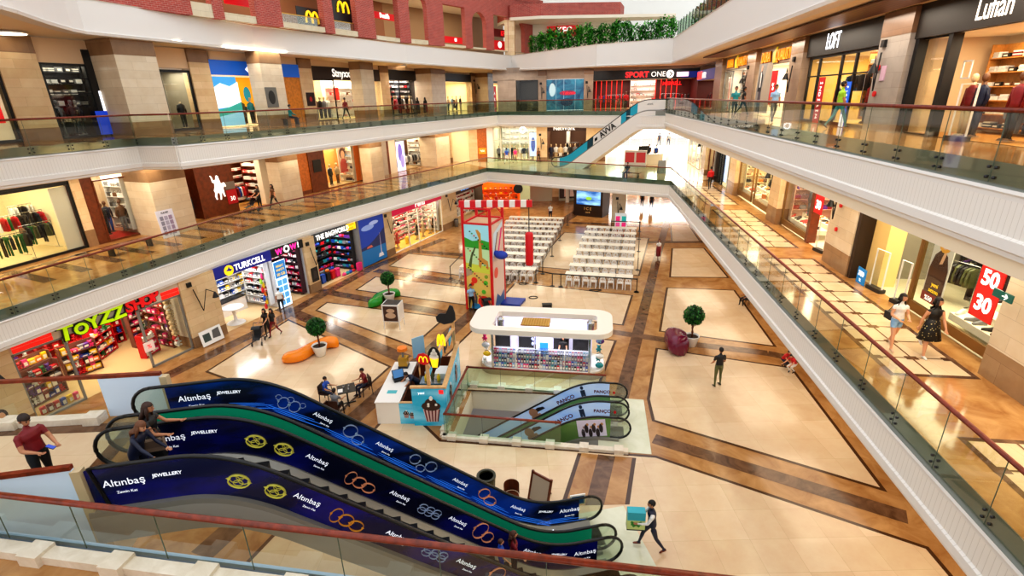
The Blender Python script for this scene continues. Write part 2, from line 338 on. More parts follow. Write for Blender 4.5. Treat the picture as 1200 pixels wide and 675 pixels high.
def balustrade(a, b, zf, label, name='glass_balustrade', low=-.36, step=1.5, gm=GLASS, lo=0, hi=0):
    fr = Frame(a, b); L = fr.len; t = thing(name, label, 'railing', fr.m())
    h = MB(); h.smooth = True; h.tube([(lo, -.06, zf + 1.09), (L + hi, -.06, zf + 1.09)], .055, 10, .045); h.build('handrail', WOODR, t)
    n = max(1, round(L / step)); w = L / n; g = MB(); c = MB(); c.smooth = True
    for k in range(n):
        x0, x1 = k * w + .008, (k + 1) * w - .008; g.quad((x0, -.06, zf + low), (x1, -.06, zf + low), (x1, -.06, zf + 1.06), (x0, -.06, zf + 1.06))
        g.use(1); g.box(x0 - .012, x0, -.066, -.054, zf + low, zf + 1.05); g.use(0)
        if low < 0:
            for dx in (-.09, .09):
                for dz in ((-.1, -.26) if low < -.2 else (.12, -.06)): c.lathe([(.028, 0), (.028, .07)], 8, M=Matrix.Translation((k * w + dx, -.01, zf + dz)) @ Matrix.Rotation(pi / 2, 4, 'X'))
    g.build('glass_panel', [gm, mat('glass edge', '#5d6a5c', .2)], t)
    if low < 0: tag(c.build('bolt', mat('dark clamp', '#3a3a3c', .3, .6), t), kind='stuff')
    return t
names = ['left', 'left_middle', 'left_far', 'far', 'right']
lab1 = ['near left gallery', 'left gallery opposite the toy shop sign', 'left gallery above the phone shop', 'far gallery behind the long white tables', 'right gallery where two women walk']
for i in range(5):
    fascia(E1[i], E1[i + 1], Z1, 3.9, 'wall_fascia_' + names[i])
    balustrade(E1[i], E1[i + 1], Z1, 'middle floor glass railing with red wood handrail, ' + lab1[i], gm=GLASSG if i == 3 else GLASS)
n2 = ['near_left', 'left', 'jog', 'left_corner', 'left_middle', 'left_far', 'far', 'far_right', 'right']
lab2 = ['near left end', 'in front of the red discount poster', 'short return by the big column', 'past the short return', 'in front of the blue sign shops', 'far left run to the corner', 'in front of the dark blue window', 'behind the white escalator head', 'right side along the lit boutiques']
for i in range(9):
    fascia(E2[i], E2[i + 1], Z2 + (.22 if i == 8 else .0), 9.72 if i == 8 else 9.45, 'wall_fascia_top_' + n2[i])
    balustrade(E2[i], E2[i + 1] if i != 7 else (11.2, 50.85), Z2, 'top floor glass railing, ' + lab2[i], gm=GLASSG if i in (5, 6, 7) else GLASS, low=-.14 if i == 8 else -.36)
# near gallery railing with its stone kerb, and the escalator platform's two railings
nr = ((-10.2, 7.12), (8.08, 4.08)); fascia(nr[1], nr[0], Z1, 3.9, 'wall_fascia_near'); fascia((-7.95, 7.46), (-10.2, 7.05), Z1, 3.9, 'wall_fascia_platform'); fascia((-12.1, 10.56), (-21.8, 10.0), Z1, 3.9, 'wall_fascia_platform_far')
t = balustrade((nr[0][0] - 14, nr[0][1] + 2.34), nr[1], Z1, 'foreground glass railing with polished red handrail on a stone kerb', low=.12, step=1.55)
k = MB(); fr = Frame((nr[0][0] - 14, nr[0][1] + 2.34), nr[1]); k.box(0, fr.len, -.36, -.12, Z1, Z1 + .16)
x = .9
while x < fr.len: k.box(x - .19, x + .19, -.44, -.10, Z1, Z1 + .22); x += 1.55
k.build('stone_kerb', mat_veins('pale kerb stone', '#d9cbb6', '#efe4d4', .4, 2), t)
k = MB(); k.box(0, fr.len, .0, .06, Z1 - .05, Z1 + .12); k.build('lit_channel', mat('pale blue channel', '#a9c3e6', .4), t)
KERB = MATS['pale kerb stone']
PANELW = mat('pale blue white panel', '#c5d6e8', .3, emit=.12)
def platform_rail(a, b, label, panel_from, post_x):
    fr = Frame(a, b); L = fr.len; t = thing('platform_railing', label, 'railing', fr.m())
    h = MB(); h.box(0, L, -.05, .05, Z1 + 1.05, Z1 + 1.13); h.build('handrail', WOODR, t)
    g = MB(); g.quad((0, 0, Z1 - .1), (panel_from, 0, Z1 - .1), (panel_from, 0, Z1 + 1.05), (0, 0, Z1 + 1.05)); g.build('glass_panel', GLASS, t)
    w = MB(); w.box(panel_from, L, -.04, .04, Z1 - .9, Z1 + 1.04); w.build('white_panel', PANELW, t)
    p = MB(); p.box(L - .02, L + .14, -.08, .08, Z1 - 1.4, Z1 + 1.02); p.build('corner_post', mat('beige post', '#c9b48f', .4), t)
    k = MB(); k.box(0, panel_from, -.34, -.1, Z1, Z1 + .16)
    for j in range(6): x = j * 1.9 + .9; (x < panel_from) and k.box(x - .19, x + .19, -.42, -.08, Z1, Z1 + .22)
    k.build('stone_kerb', KERB, t); return t
platform_rail((-20.5, 10.05), (-8.48, 10.79), 'platform railing by the escalator heads, toy shop side', 10.6, 0)
platform_rail((-10.2, 7.06), (-7.95, 7.46), 'short platform railing behind the foreground handrail', .01, 0)

# ------------------------------------------------------------------ third floor fascia, soffits
ZU = 15.75
def e3(x, y, z): p = at(x, y, z); return (p.x, p.y, z)
E3 = [(-13.5, 5, ZU), (-16.2, 14, ZU)] + [e3(x, y, ZU) for x, y in ((0, 11), (18, 16), (35, 22), (53, 28), (70, 33), (85, 37), (100, 40), (125, 42.5), (200, 50), (300, 60))] + [e3(477, 74.6, 15.5), (.58, 62.0, 15.25), (4.1, 57.6, 15.1), (8.5, 52.6, 15.0), (15.0, 50.2, 15.0), (7.35, -1, 15.0)]
hts = [1.55] * 14 + [1.75, 1.95, 2.1, 2.1]
m = MB()
for i in range(len(E3) - 1):
    a, b = E3[i], E3[i + 1]; ha, hb = hts[i], hts[i + 1]; fr = Frame(a, b); N = -fr.n
    def off(p, d, z): return (p[0] + N.x * d, p[1] + N.y * d, z)
    for d0, u0, d1, u1 in ((.06, 0, .1, .12), (.1, .12, .02, .16), (.02, .16, .02, .97), (.02, .97, .08, 1), (.08, 1, -.5, 1), (-.5, 0, .06, 0)):
        za = [a[2] + (u * ha if u not in (.12, .16) else u) for u in (u0, u1)]; zb = [b[2] + (u * hb if u not in (.12, .16) else u) for u in (u0, u1)]
        m.quad(off(a, d0, za[0]), off(b, d0, zb[0]), off(b, d1, zb[1]), off(a, d1, za[1]))
struct(m.build('wall_fascia_upper', FPL))
WARM = mat('warm soffit', '#f4e0bc', .6)
def ceil(name, poly, mt, th=.1):
    m = MB(); n = len(poly); p = [(q[0], q[1], q[2]) for q in poly]
    i = m.add(p + [(q[0], q[1], q[2] + th) for q in poly]); m.face(*range(i, i + n)); m.face(*range(i + 2 * n - 1, i + n - 1, -1)); return struct(m.build(name, mt))
LIFT = lambda l: [(x, y, z + .03) for x, y, z in l]
ceil('ceiling_top_left', LIFT(E3[:13] + [(-14, 64, 15.7), (-38, 64, ZU), (-38, 5, ZU)]), WARM)
ceil('ceiling_top_far', LIFT([E3[12], E3[13], E3[14], E3[15], E3[16], (40, 50.2, 15), (40, 75, 15), (-14, 75, 15.6)]), SOFF)
ceil('ceiling_top_right', LIFT([(15.0, 50.2, 15.0), (7.35, -1, 15.0), (7.35, -6, 15), (34, -6, 15), (40, 50.2, 15)]), SOFF)
SLAT = mat_stripes('brown slatted ceiling', '#3e1d0e', '#6f3a1e', .22, 1, .4, .25)
fr = Frame(rr(8.6, 44), rr(8.6, -2)); m = MB(); m.box(0, fr.len, 0, 1.5, 14.93, 14.985); struct(m.build('ceiling_slat_strip', SLAT, M=fr.m()))
# the space above: third-floor floor, brick storeys, roof ring
m = MB()
m.prism([(-38, 5), (-14, 5)] + [(x - .45, y) for x, y, z in E3[1:13]] + [(0, 62.6), (0, 90), (-38, 90)], 16.8, 16.9); m.prism([(0, 62.6), (4.2, 58.4), (8.6, 53.4), (15.4, 51), (40, 51), (40, 90), (0, 90)], 16.6, 16.7); m.prism([(8.0, -6), (34, -6), (40, 51), (15.4, 51)], 16.6, 16.7)
struct(m.build('floor_food_court', mat('upper floor screed', '#cdbfa8', .6)))
# ------------------------------------------------------------------ merchandise
CN = {'red': '#c4121c', 'dark red': '#7a0f18', 'blue': '#1c4fb0', 'navy': '#141b36', 'pale blue': '#8fb8dc', 'black': '#131315', 'grey': '#7b7c80', 'white': '#e9e7e2', 'green': '#1e6b32', 'lime': '#9acb2a', 'yellow': '#f0c419', 'orange': '#ea7a1a', 'pink': '#e2337a', 'purple': '#5c2a86', 'brown': '#6a4326', 'beige': '#d6bb90', 'teal': '#1d8d95', 'silver': '#c2c4c8', 'olive': '#565a33'}
def cm(c, emit=0): return mat('dyed ' + c + (' lit' if emit else ''), CN[c], .5, emit=emit, var=.12, scale=14)
PM = {}
def pmesh(kind, c):
    k = (kind, c)
    if k in PM: return PM[k]
    m = MB(); ms = [cm(c), mat('paper label', '#efe9dc', .5), BLACK]
    if kind == 'box': m.box(-.14, .14, 0, .2, 0, .24); m.use(1).box(-.09, .09, -.004, 0, .06, .16)
    elif kind == 'flat_box': m.box(-.17, .17, 0, .24, 0, .12); m.use(1).box(-.1, .1, -.004, 0, .03, .08)
    elif kind == 'bottle': m.smooth = True; m.lathe([(.05, 0), (.055, .02), (.055, .16), (.02, .2), (.02, .24)], 10, (0, .1))
    elif kind == 'plush_toy':
        m.smooth = True; m.ball((0, .1, .1), (.1, .09, .11), 10, 6); m.ball((0, .07, .25), (.085, .08, .08), 10, 6)
        for x in (-1, 1): m.ball((x * .07, .08, .32), .032, 8, 5); m.ball((x * .1, .04, .13), (.035, .05, .04), 8, 5); m.ball((x * .06, .02, .03), (.04, .06, .035), 8, 5)
        m.use(2)
        for x in (-1, 1): m.ball((x * .03, -.005, .27), .01, 6, 4)
        m.ball((0, -.012, .24), .014, 6, 4)
    elif kind == 'shoe':
        m.smooth = True; m.rings([[(x, y, z) for x, y, z in ((-w, p, 0), (w, p, 0), (w * .9, p, h), (-w * .9, p, h))] for p, w, h in ((0, .035, .03), (.04, .045, .05), (.12, .04, .07), (.18, .036, .1), (.25, .036, .11), (.28, .03, .1))]); m.use(2).box(-.036, .036, .2, .28, -.02, .005)
    elif kind == 'handbag':
        m.prism([(-.17, 0), (.17, 0), (.15, .11), (-.15, .11)], 0, .22); m.use(2); m.tube([(.1 * cos(a) , .05, .22 + .13 * sin(a)) for a in [pi * i / 8 for i in range(9)]], .009, 6)
    elif kind == 'suitcase':
        m.box(-.21, .21, 0, .25, .06, .68); m.use(2); m.box(-.21, .21, .12, .13, .06, .685)
        for x in (-.16, .16): m.cyl(x, .05, 0, .06, .03, 8); m.cyl(x, .2, 0, .06, .03, 8); m.tube([(x * .55, .22, .68), (x * .55, .22, .92)], .008, 5)
        m.tube([(-.09, .22, .92), (.09, .22, .92)], .012, 6)
    elif kind == 'folded_stack':
        for j in range(4): m.use(0 if j % 2 == 0 else 1 if c != 'white' else 0); m.box(-.15 + .008 * (j % 2), .15 - .01 * (j % 3), .01 * (j % 2), .24, j * .045, j * .045 + .04)
    elif kind == 'phone_pack': m.box(-.045, .045, 0, .02, 0, .17); m.use(1).box(-.03, .03, -.003, 0, .03, .12)
    elif kind == 'doll_box': m.box(-.1, .1, 0, .12, 0, .34); m.use(1).box(-.07, .07, -.004, 0, .04, .22)
    elif kind in ('jacket', 'dress', 'trousers'):    # hangs down from its hook at the origin
        L = {'jacket': .72, 'dress': 1.1, 'trousers': 1.0}[kind]; w = .21 if kind != 'trousers' else .15
        m.use(2); m.tube([(0, 0, .03), (0, 0, -.06)], .006, 5); m.use(0)
        if kind != 'trousers':
            m.rings([[(x, y, z) for x, y in ((-a, -b), (a, -b), (a, b), (-a, b))] for a, b, z in ((.06, .03, -.05), (w, .045, -.12), (w * .9, .06, -.3), (w * .85 if kind == 'jacket' else w * .8, .06, -.5), (w * .95 if kind == 'jacket' else w * 1.35, .07, -L))])
            for s in (-1, 1): m.tube([(s * w * .95, 0, -.13), (s * (w + .06), 0, -.4), (s * (w + .05), -.01, -.62 if kind == 'jacket' else -.36)], .045, 6, .04)
        else:
            for s in (-1, 1): m.tube([(s * w * .45, 0, -.08), (s * w * .55, 0, -.5), (s * w * .6, 0, -L)], [.075, .065, .06], 6, .035)
            m.box(-w, w, -.035, .035, -.2, -.07)
    elif kind == 'luggage_bag': m.smooth = True; m.ball((0, .12, .12), (.2, .13, .13), 12, 6); m.use(2); m.tube([(.1 * cos(a), .12, .22 + .08 * sin(a)) for a in [pi * i / 6 for i in range(7)]], .012, 5)
    PM[k] = m.mesh(kind, ms); return PM[k]
NICE = {'plush_toy': 'plush toy', 'folded_stack': 'folded clothes', 'phone_pack': 'accessory pack', 'doll_box': 'tall toy box', 'flat_box': 'flat box', 'luggage_bag': 'soft bag'}
CATS = {'plush_toy': 'toy', 'folded_stack': 'clothes', 'phone_pack': 'pack', 'doll_box': 'toy', 'flat_box': 'box', 'luggage_bag': 'bag', 'handbag': 'bag'}
GOODS = []
def product(kind, c, M, label, group):
    o = link(kind, pmesh(kind, c), None, M); GOODS.append(o); return tag(o, label, CATS.get(kind, kind), group)
def shelves(fr, s0, s1, d, z0, rows, dz, n, kinds, cols, desc, where='back wall', depth=.34, mt=WHITE, M=None, skip=0):
    M = M or fr.m(s0, d, z0); L = s1 - s0; H = rows * dz + .1
    t = thing('shelf_unit', f'open shelf unit with {rows} shelves, {where} of {desc}', 'shelf', M)
    b = MB(); b.box(0, L, depth, depth + .03, 0, H); b.build('back_panel', mt, t)
    for x in (0, L - .04): b = MB(); b.box(x, x + .04, 0, depth, 0, H); b.build('side_panel', mt, t)
    for r in range(rows):
        b = MB(); b.box(.04, L - .04, 0, depth, r * dz + .08, r * dz + .11); b.build('shelf', mt, t)
        for k in range(n):
            if random.random() < skip: continue
            kd = random.choice(kinds); c = random.choice(cols); x = .2 + (L - .4) * k / max(1, n - 1)
            product(kd, c, M @ Matrix.Translation((x, .04, r * dz + .11)) @ Matrix.Rotation(random.uniform(-.15, .15), 4, 'Z'), f'{c} {NICE.get(kd, kd)}, {ORD[k]} on {ORD[r]} shelf, {where}, {desc}', f'goods on the {where} shelves of {desc}')
    return t
def rail(fr, s, d, z, L, n, kinds, cols, desc, where, rz=0, h=1.45):
    M = fr.m(s, d, z, rz); t = thing('clothes_rail', f'metal clothes rail, {where} in {desc}', 'clothes rail', M)
    b = MB(); b.smooth = True; b.tube([(0, 0, h), (L, 0, h)], .018, 6); b.build('rail', STEEL, t)
    for x in (0, L): b = MB(); b.tube([(x, 0, .03), (x, 0, h)], .018, 6); b.tube([(x, -.24, .03), (x, .24, .03)], .02, 6); b.build('post', STEEL, t)
    for k in range(n):
        c = random.choice(cols); kd = random.choice(kinds)
        product(kd, c, M @ Matrix.Translation((.12 + (L - .24) * k / max(1, n - 1), 0, h - .03)) @ Matrix.Rotation(pi / 2 + random.uniform(-.5, .1), 4, 'Z'), f'{c} {kd}, {ORD[k]} on {where} rail, {desc}', f'clothes on the rail, {where} in {desc}')
def mannequin(fr, s, d, z, top, bottom, desc, where, skin='white', rz=0, dress=False, head=True):
    t = thing('mannequin', f'mannequin in {top} and {bottom}, {where}, {desc}' if not dress else f'mannequin in {top} dress, {where}, {desc}', 'mannequin', fr.m(s, d, z, rz))
    b = MB(); b.smooth = True
    b.tube([(0, 0, .9), (0, 0, 1.2), (0, 0, 1.42), (0, 0, 1.56)], [.1, .11, .06, .05], 8); [(b.tube([(0, 0, 1.36), (x * .18, 0, 1.36), (x * .25, 0, 1.1), (x * .25, -.02, .8)], .03, 6), b.tube([(0, 0, .93), (x * .085, 0, .8), (x * .095, 0, .45), (x * .09, 0, .05)], [.06, .05, .045, .04], 6)) for x in (-1, 1)]
    if head: b.ball((0, -.01, 1.67), (.085, .1, .125), 10, 8)
    for x in (-1, 1): b.ball((x * .25, -.02, .8), (.035, .04, .08), 8, 6); b.rings([[(x * .09 + px, py, pz) for px, py, pz in ((-.04, -.16, 0), (.04, -.16, 0), (.04, .08, 0), (-.04, .08, 0))], [(x * .09 + px, py, .07) for px, py in ((-.03, -.1), (.03, -.1), (.035, .07), (-.035, .07))]])
    b.build('body', cm(skin), t)
    b = MB(); b.smooth = True
    if dress: b.tube([(0, 0, 1.45), (0, 0, 1.36), (0, 0, 1.2), (0, 0, 1.02), (0, 0, .85), (0, 0, .45)], [.07, .2, .19, .14, .2, .29], 14, [.06, .1, .13, .1, .14, .22]); b.build('dress', cm(top), t); b = MB(); b.smooth = True; [b.tube([(x * .08, 0, .5), (x * .09, 0, .06)], [.06, .04], 8) for x in (-1, 1)]; b.build('legs', cm(skin), t)
    else:
        b.tube([(0, 0, 1.47), (0, 0, 1.38), (0, 0, 1.2), (0, 0, 1.0), (0, 0, .84)], [.07, .21, .2, .17, .2], 14, [.06, .1, .13, .11, .13]); b.build('top', cm(top), t)
        for x in (-1, 1): b = MB(); b.smooth = True; b.tube([(x * .2, 0, 1.38), (x * .26, .01, 1.12), (x * .25, -.03, .86)], [.06, .052, .042], 8); b.build('sleeve', cm(top), t)
        b = MB(); b.smooth = True; b.tube([(0, 0, .95), (0, 0, .84), (0, 0, .76)], [.16, .19, .17], 12, [.11, .13, .11]); [b.tube([(x * .09, 0, .82), (x * .095, 0, .45), (x * .09, 0, .06)], [.095, .07, .055], 8) for x in (-1, 1)]; b.build('trousers', cm(bottom), t)
    b = MB(); b.cyl(0, 0, 0, .02, .2, 14); b.build('base', STEEL, t)
    return t

def side(fr, s, z, rows, dz, n, kinds, cols, desc, L=2.4, right=True, d0=.3, mt=WHITE, depth=.34):
    M = fr.m(s - depth - .03, d0 + L, z, -pi / 2) if right else fr.m(s + depth + .03, d0, z, pi / 2)
    return shelves(fr, 0, L, 0, 0, rows, dz, n, kinds, cols, desc, 'right wall' if right else 'left wall', depth, mt, M)
# ------------------------------------------------------------------ shop building blocks
WN = [0]
def room(fr, s0, s1, zf, zc, depth, wallm, floorm=None, power=120, col=(1, .9, .74), ceilm=None, back=None, lamp=True):
    m = MB(); m.use(1); m.quad((s0, 0, zf + .012), (s1, 0, zf + .012), (s1, depth, zf + .012), (s0, depth, zf + .012)); m.use(2); m.quad((s0, .02, zc), (s0, depth, zc), (s1, depth, zc), (s1, .02, zc))
    m.use(3); m.quad((s0, depth, zf), (s1, depth, zf), (s1, depth, zc), (s0, depth, zc)); m.use(0); m.quad((s0, 0, zf), (s0, depth, zf), (s0, depth, zc), (s0, 0, zc)); m.quad((s1, depth, zf), (s1, 0, zf), (s1, 0, zc), (s1, depth, zc))
    struct(m.build('wall_shop_interior', [wallm, floorm or mat('shop floor', '#d9b98a', .2), ceilm or WHITE, back or wallm], M=fr.m()))
    if lamp: area('shop_ceiling_lamp', fr.m((s0 + s1) / 2, depth * .45, zc - .08), (s1 - s0) * .8, depth * .6, power * (s1 - s0) / 4, col)
def pier(fr, s0, s1, zf, zc, d0=-.12, d1=.5, mt=STONE, cap=0, base=.5, capm=STONED):
    m = MB(); m.box(s0, s1, d0, d1, zf + base, zc - cap); m.use(1)
    if base: m.box(s0 - .01, s1 + .01, d0 - .01, d1, zf, zf + base)
    if cap: m.box(s0 - .01, s1 + .01, d0 - .01, d1, zc - cap, zc)
    return struct(m.build('column', [mt, capm], M=fr.m()))
def wallband(fr, s0, s1, z0, z1, mt, d0=-.02, d1=.3): m = MB(); m.box(s0, s1, d0, d1, z0, z1); return struct(m.build('wall_band', mt, M=fr.m()))
def window(fr, s0, s1, z0, z1, cuts=(), frame=.07, fm=None, d=.0, hcuts=(), sill=0):
    WN[0] += 1; fm = fm or DARK; m = MB()
    xs = [s0] + list(cuts) + [s1]
    for x in (s0, s1 - frame): m.box(x, x + frame, d - .05, d + .05, z0, z1)
    for x in cuts: m.box(x - frame / 2, x + frame / 2, d - .05, d + .05, z0, z1)
    m.box(s0, s1, d - .05, d + .05, z1 - frame, z1); m.box(s0, s1, d - .05, d + .05, z0, z0 + max(frame, sill))
    for z in hcuts: m.box(s0, s1, d - .04, d + .04, z - .03, z + .03)
    o = struct(m.build(f'window_{WN[0]}', fm, M=fr.m())); g = MB(); g.quad((s0 + .02, d, z0 + .02), (s1 - .02, d, z0 + .02), (s1 - .02, d, z1 - .02), (s0 + .02, d, z1 - .02)); g.build('pane', SHOPGLASS, o); return o
def sign(fr, s0, s1, z0, z1, bm, label, letters=(), d=-.1, th=.14, name='shop_sign'):
    """letters: (text, centre along, centre height, size, material, width scale, bold)"""
    t = thing(name, label, 'sign', fr.m(s0, d, z0)); b = MB(); b.box(0, s1 - s0, 0, th, 0, z1 - z0); bd = b.build('sign_board', bm, t)
    for L in letters:
        tx, s, z, sz, mt, sx, bo = (list(L) + [1, 0])[:7] if len(L) < 7 else L
        text(tx, sz, mt, bd, Matrix.Translation((s - s0, -.012, z - z0)) @ STAND, sx=sx, bold=bo, ext=.008)
    return t
def poster(fr, s, z, w, h, bm, label, letters=(), d=-.14, rz=0, cat='poster', shapes=None, name='poster', stand=False, lean=0, M=None):
    t = thing(name, label, cat, M or (fr.m(s, d, z, rz) @ Matrix.Rotation(-lean, 4, 'X'))); b = MB(); b.box(-w / 2, w / 2, 0, .03, 0, h); bd = b.build('board', bm, t)
    if stand: b = MB(); [b.box(x - .02, x + .02, .0, .3, -stand, .02) for x in (-w / 2 + .05, w / 2 - .05)]; b.build('stand', DARK, t)
    for tx, x, zz, sz, mt, *r in letters: text(tx, sz, mt, bd, Matrix.Translation((x, -.012, zz)) @ STAND, sx=r[0] if r else 1, bold=r[1] if len(r) > 1 else 0, ext=.006)
    for k, (poly, mt) in enumerate(shapes or ()): b = MB(); b.plate(poly[::-1], -.006 - .003 * k, 0); b.build('printed_shape', mt, bd)
    return t
def wall_lamp(fr, s, z, label, d=-.14, flip=1):
    t = thing('wall_lamp', label, 'lamp', fr.m(s, d, z)); b = MB(); b.box(-.12, .12, -.1, 0, -.12, .12); b.build('mount', BLACK, t)
    b = MB(); b.tube([(flip * .12, -.1, -.3), (flip * .35, -.2, -1.6)], .028, 6); b.tube([(flip * .35, -.2, -1.6), (flip * .62, -.4, -.42)], .022, 6); b.tube([(flip * .62, -.4, -.42), (flip * 1.0, -.5, -.7)], .022, 6); am = b.build('arm', BLACK, t)
    b = MB(); b.cyl(flip * 1.0, -.5, -1.0, -.68, .17, 12, .04); b.build('lamp_shade', BLACK, am); return t
def disc_lights(fr, pts, z, label, group, r=.55):
    for k, (s, d) in enumerate(pts):
        t = thing('ceiling_light', f'{label}, {ORD[k]} from the near end', 'ceiling light', fr.m(s, d, z), group); b = MB(); b.cyl(0, 0, -.06, 0, r + .05, 24); b.build('rim', WHITE, t); b = MB(); b.cyl(0, 0, -.08, -.02, r, 24); b.build('diffuser', mat('warm diffuser', '#fff0d0', .5, emit=3.5), t)
def blob(cx, cz, rx, rz, n=14, a0=0): return [(cx + rx * cos(2 * pi * i / n + a0), cz + rz * sin(2 * pi * i / n + a0)) for i in range(n)]
WT = mat('white letters', '#f6f4ee', .4, emit=.9); RT = mat('red letters', '#e81f26', .4, emit=.8); YT = mat('yellow letters', '#ffd21e', .4, emit=.7); ART = {}
def flatm(c, emit=.15): return mat('print ' + c, c, .5, emit=emit)

# ------------------------------------------------------------------ ground floor, left side
zc = 3.9
REDS = ['red', 'dark red', 'red', 'blue', 'yellow', 'pink', 'white', 'purple', 'orange', 'green', 'grey', 'black']
wallband(GL, -12, -2.2, 3.3, zc, OFFW); pier(GL, -2.35, -.02, 0, zc, -.2, 1, base=.55)
room(GL, -9, -2.35, 0, zc - .05, 5, OFFW, power=60); window(GL, -9, -2.4, 0, 3.3, [-5]); poster(GL, -1.0, 0, .95, 1.35, flatm('#cbb58f'), 'cut-out print of a dark-haired woman leaning on the stone pier by the toy shop', shapes=[(blob(0, 1.05, .2, .28), flatm('#2a1712')), (blob(.0, 1.03, .11, .16), flatm('#d9a583')), ([(-.42, 0), (.42, 0), (.36, .62), (.1, .82), (-.12, .82), (-.38, .55)], flatm('#1a1a1c')), ([(-.1, .4), (.05, .8), (.14, .78), (.05, .38)], flatm('#d9a583'))], d=-.28)
wall_lamp(GL, -1.75, 3.55, 'black jointed wall lamp on the stone pier left of the toy shop', -.2)
room(GL, 0, 7.25, 0, zc - .04, 6, OFFW, power=190, col=(1, .88, .68)); wallband(GL, 0, 7.25, 3.2, zc, mat('beige sign wall', '#d9cdb8', .5), -.08, .2)
for x0, x1, w in ((.1, 1.5, 'left'), (6.28, 7.2, 'right')): t = thing('red_stripe_sign', f'double red stripe at the {w} of the toy shop sign', 'sign', GL.m(x0, -.12, 3.2)); [(lambda b: (b.box(0, x1 - x0, 0, .05, z, z + .17), b.build('stripe', mat('stripe red', '#ee2419', .4, emit=.5), t)))(MB()) for z in (.03, .23)]
t = thing('toy_shop_sign', 'bubble letters in lime and red outlined in black above the toy shop', 'sign', GL.m(0, -.16, 3.32))
LIME = mat('lime letters', '#bfe800', .4, emit=.4); RT2 = mat('red shop letters', '#e0161c', .4, emit=.35)
for k, (ch, x, z, sz, rr_, m_) in enumerate((('T', 1.95, .0, .95, .1, LIME), ('O', 2.55, -.04, .68, -.05, LIME), ('Y', 3.06, .06, .8, -.08, LIME), ('Z', 3.6, .1, .82, .08, LIME), ("'", 3.93, .4, .6, 0, mat('blue mark', '#1b63c9', .4)), ('Z', 4.16, .1, .84, -.06, LIME), ('S', 4.66, .16, .72, .12, RT2), ('H', 5.08, .18, .7, -.04, RT2), ('O', 5.52, .22, .68, .08, RT2), ('P', 5.93, .28, .72, -.1, RT2))):
    text(ch, sz, BLACK, t, Matrix.Translation((x, .0, z)) @ Matrix.Rotation(rr_, 4, 'Y') @ STAND, 'letter_outline', .03, bold=.075); text(ch, sz, m_, t, Matrix.Translation((x, -.05, z)) @ Matrix.Rotation(rr_, 4, 'Y') @ STAND, 'letter', .03, bold=.028)
window(GL, 0, 1.95, 0, 3.2, [], .09, GREY); window(GL, 5.0, 7.25, 0, 3.2, [], .09, GREY)
TK = ['box', 'flat_box', 'doll_box', 'plush_toy']
shelves(GL, .3, 6.6, 4.6, 0, 6, .48, 15, TK, REDS, 'the toy shop', mt=cm('red')); side(GL, 7.2, 0, 7, .46, 9, TK, ['dark red', 'purple', 'red', 'grey', 'brown', 'pink'], 'the toy shop', 3.4, d0=1.0, mt=mat('toy rack brown', None) if 'toy rack brown' in MATS else mat('toy rack brown', '#7a4a3c', .5))
def island(s, d, rz, w, nm, cols=REDS, n=7, rows=4, kinds=TK, desc='the toy shop'): shelves(GL, 0, w, 0, 0, rows, .4, n, kinds, cols, desc, nm, mt=RACK if 'long' not in nm and 'pink' not in nm else cm('red'), M=GL.m(s, d, .0, rz))
RACK = mat('toy rack brown', '#7a4a3c', .5)
island(.35, 1.3, .2, 1.8, 'left window stand'); island(.5, 2.9, .1, 2.0, 'second left stand'); island(2.6, 2.6, -.15, 1.5, 'middle toy stand'); island(4.3, 3.2, .5, 1.7, 'long middle stand'); island(6.1, 3.0, 0, 1.2, 'tall right stand', n=5, rows=6); island(5.5, 1.2, .3, 1.0, 'pink right stand', ['pink', 'red', 'white'], 4, 3)
for k in range(9): product('plush_toy', random.choice(['beige', 'red', 'white']), GL.m(6.9, .5 + .05 * (k % 2), .25 + .3 * k, .3) @ Matrix.Scale(1.5, 4), f'large plush toy at the right window edge of the toy shop, {ORD[k]} up', 'large plush toys in the toy shop window')
for k in range(6): product('doll_box', REDS[k], GL.m(.5 + .26 * k, .35, .02, .1 * k), f'{REDS[k]} toy box standing at the left window, {ORD[k]} from the left', 'toy boxes at the left toy shop window')
poster(GL, 5.05, .95, .5, .5, flatm('#f2d9cf'), 'square pink notice on the toy shop window edge', [('%', 0, .25, .3, RT)])
pier(GL, 7.25, 9.3, 0, zc, -.15, 1, base=.62); wall_lamp(GL, 7.75, 3.55, 'black jointed wall lamp on the stone pier between toy and phone shops', -.15)
t = poster(GL, 8.1, .05, 1.3, .85, flatm('#e4e2dc'), 'white picture board with two framed products leaning against the pier', shapes=[([(-.5, .2), (-.08, .2), (-.08, .65), (-.5, .65)], flatm('#3c4a44')), ([(.02, .25), (.5, .2), (.5, .75), (.1, .7)], flatm('#5b5a58'))], d=-.55, lean=.18)
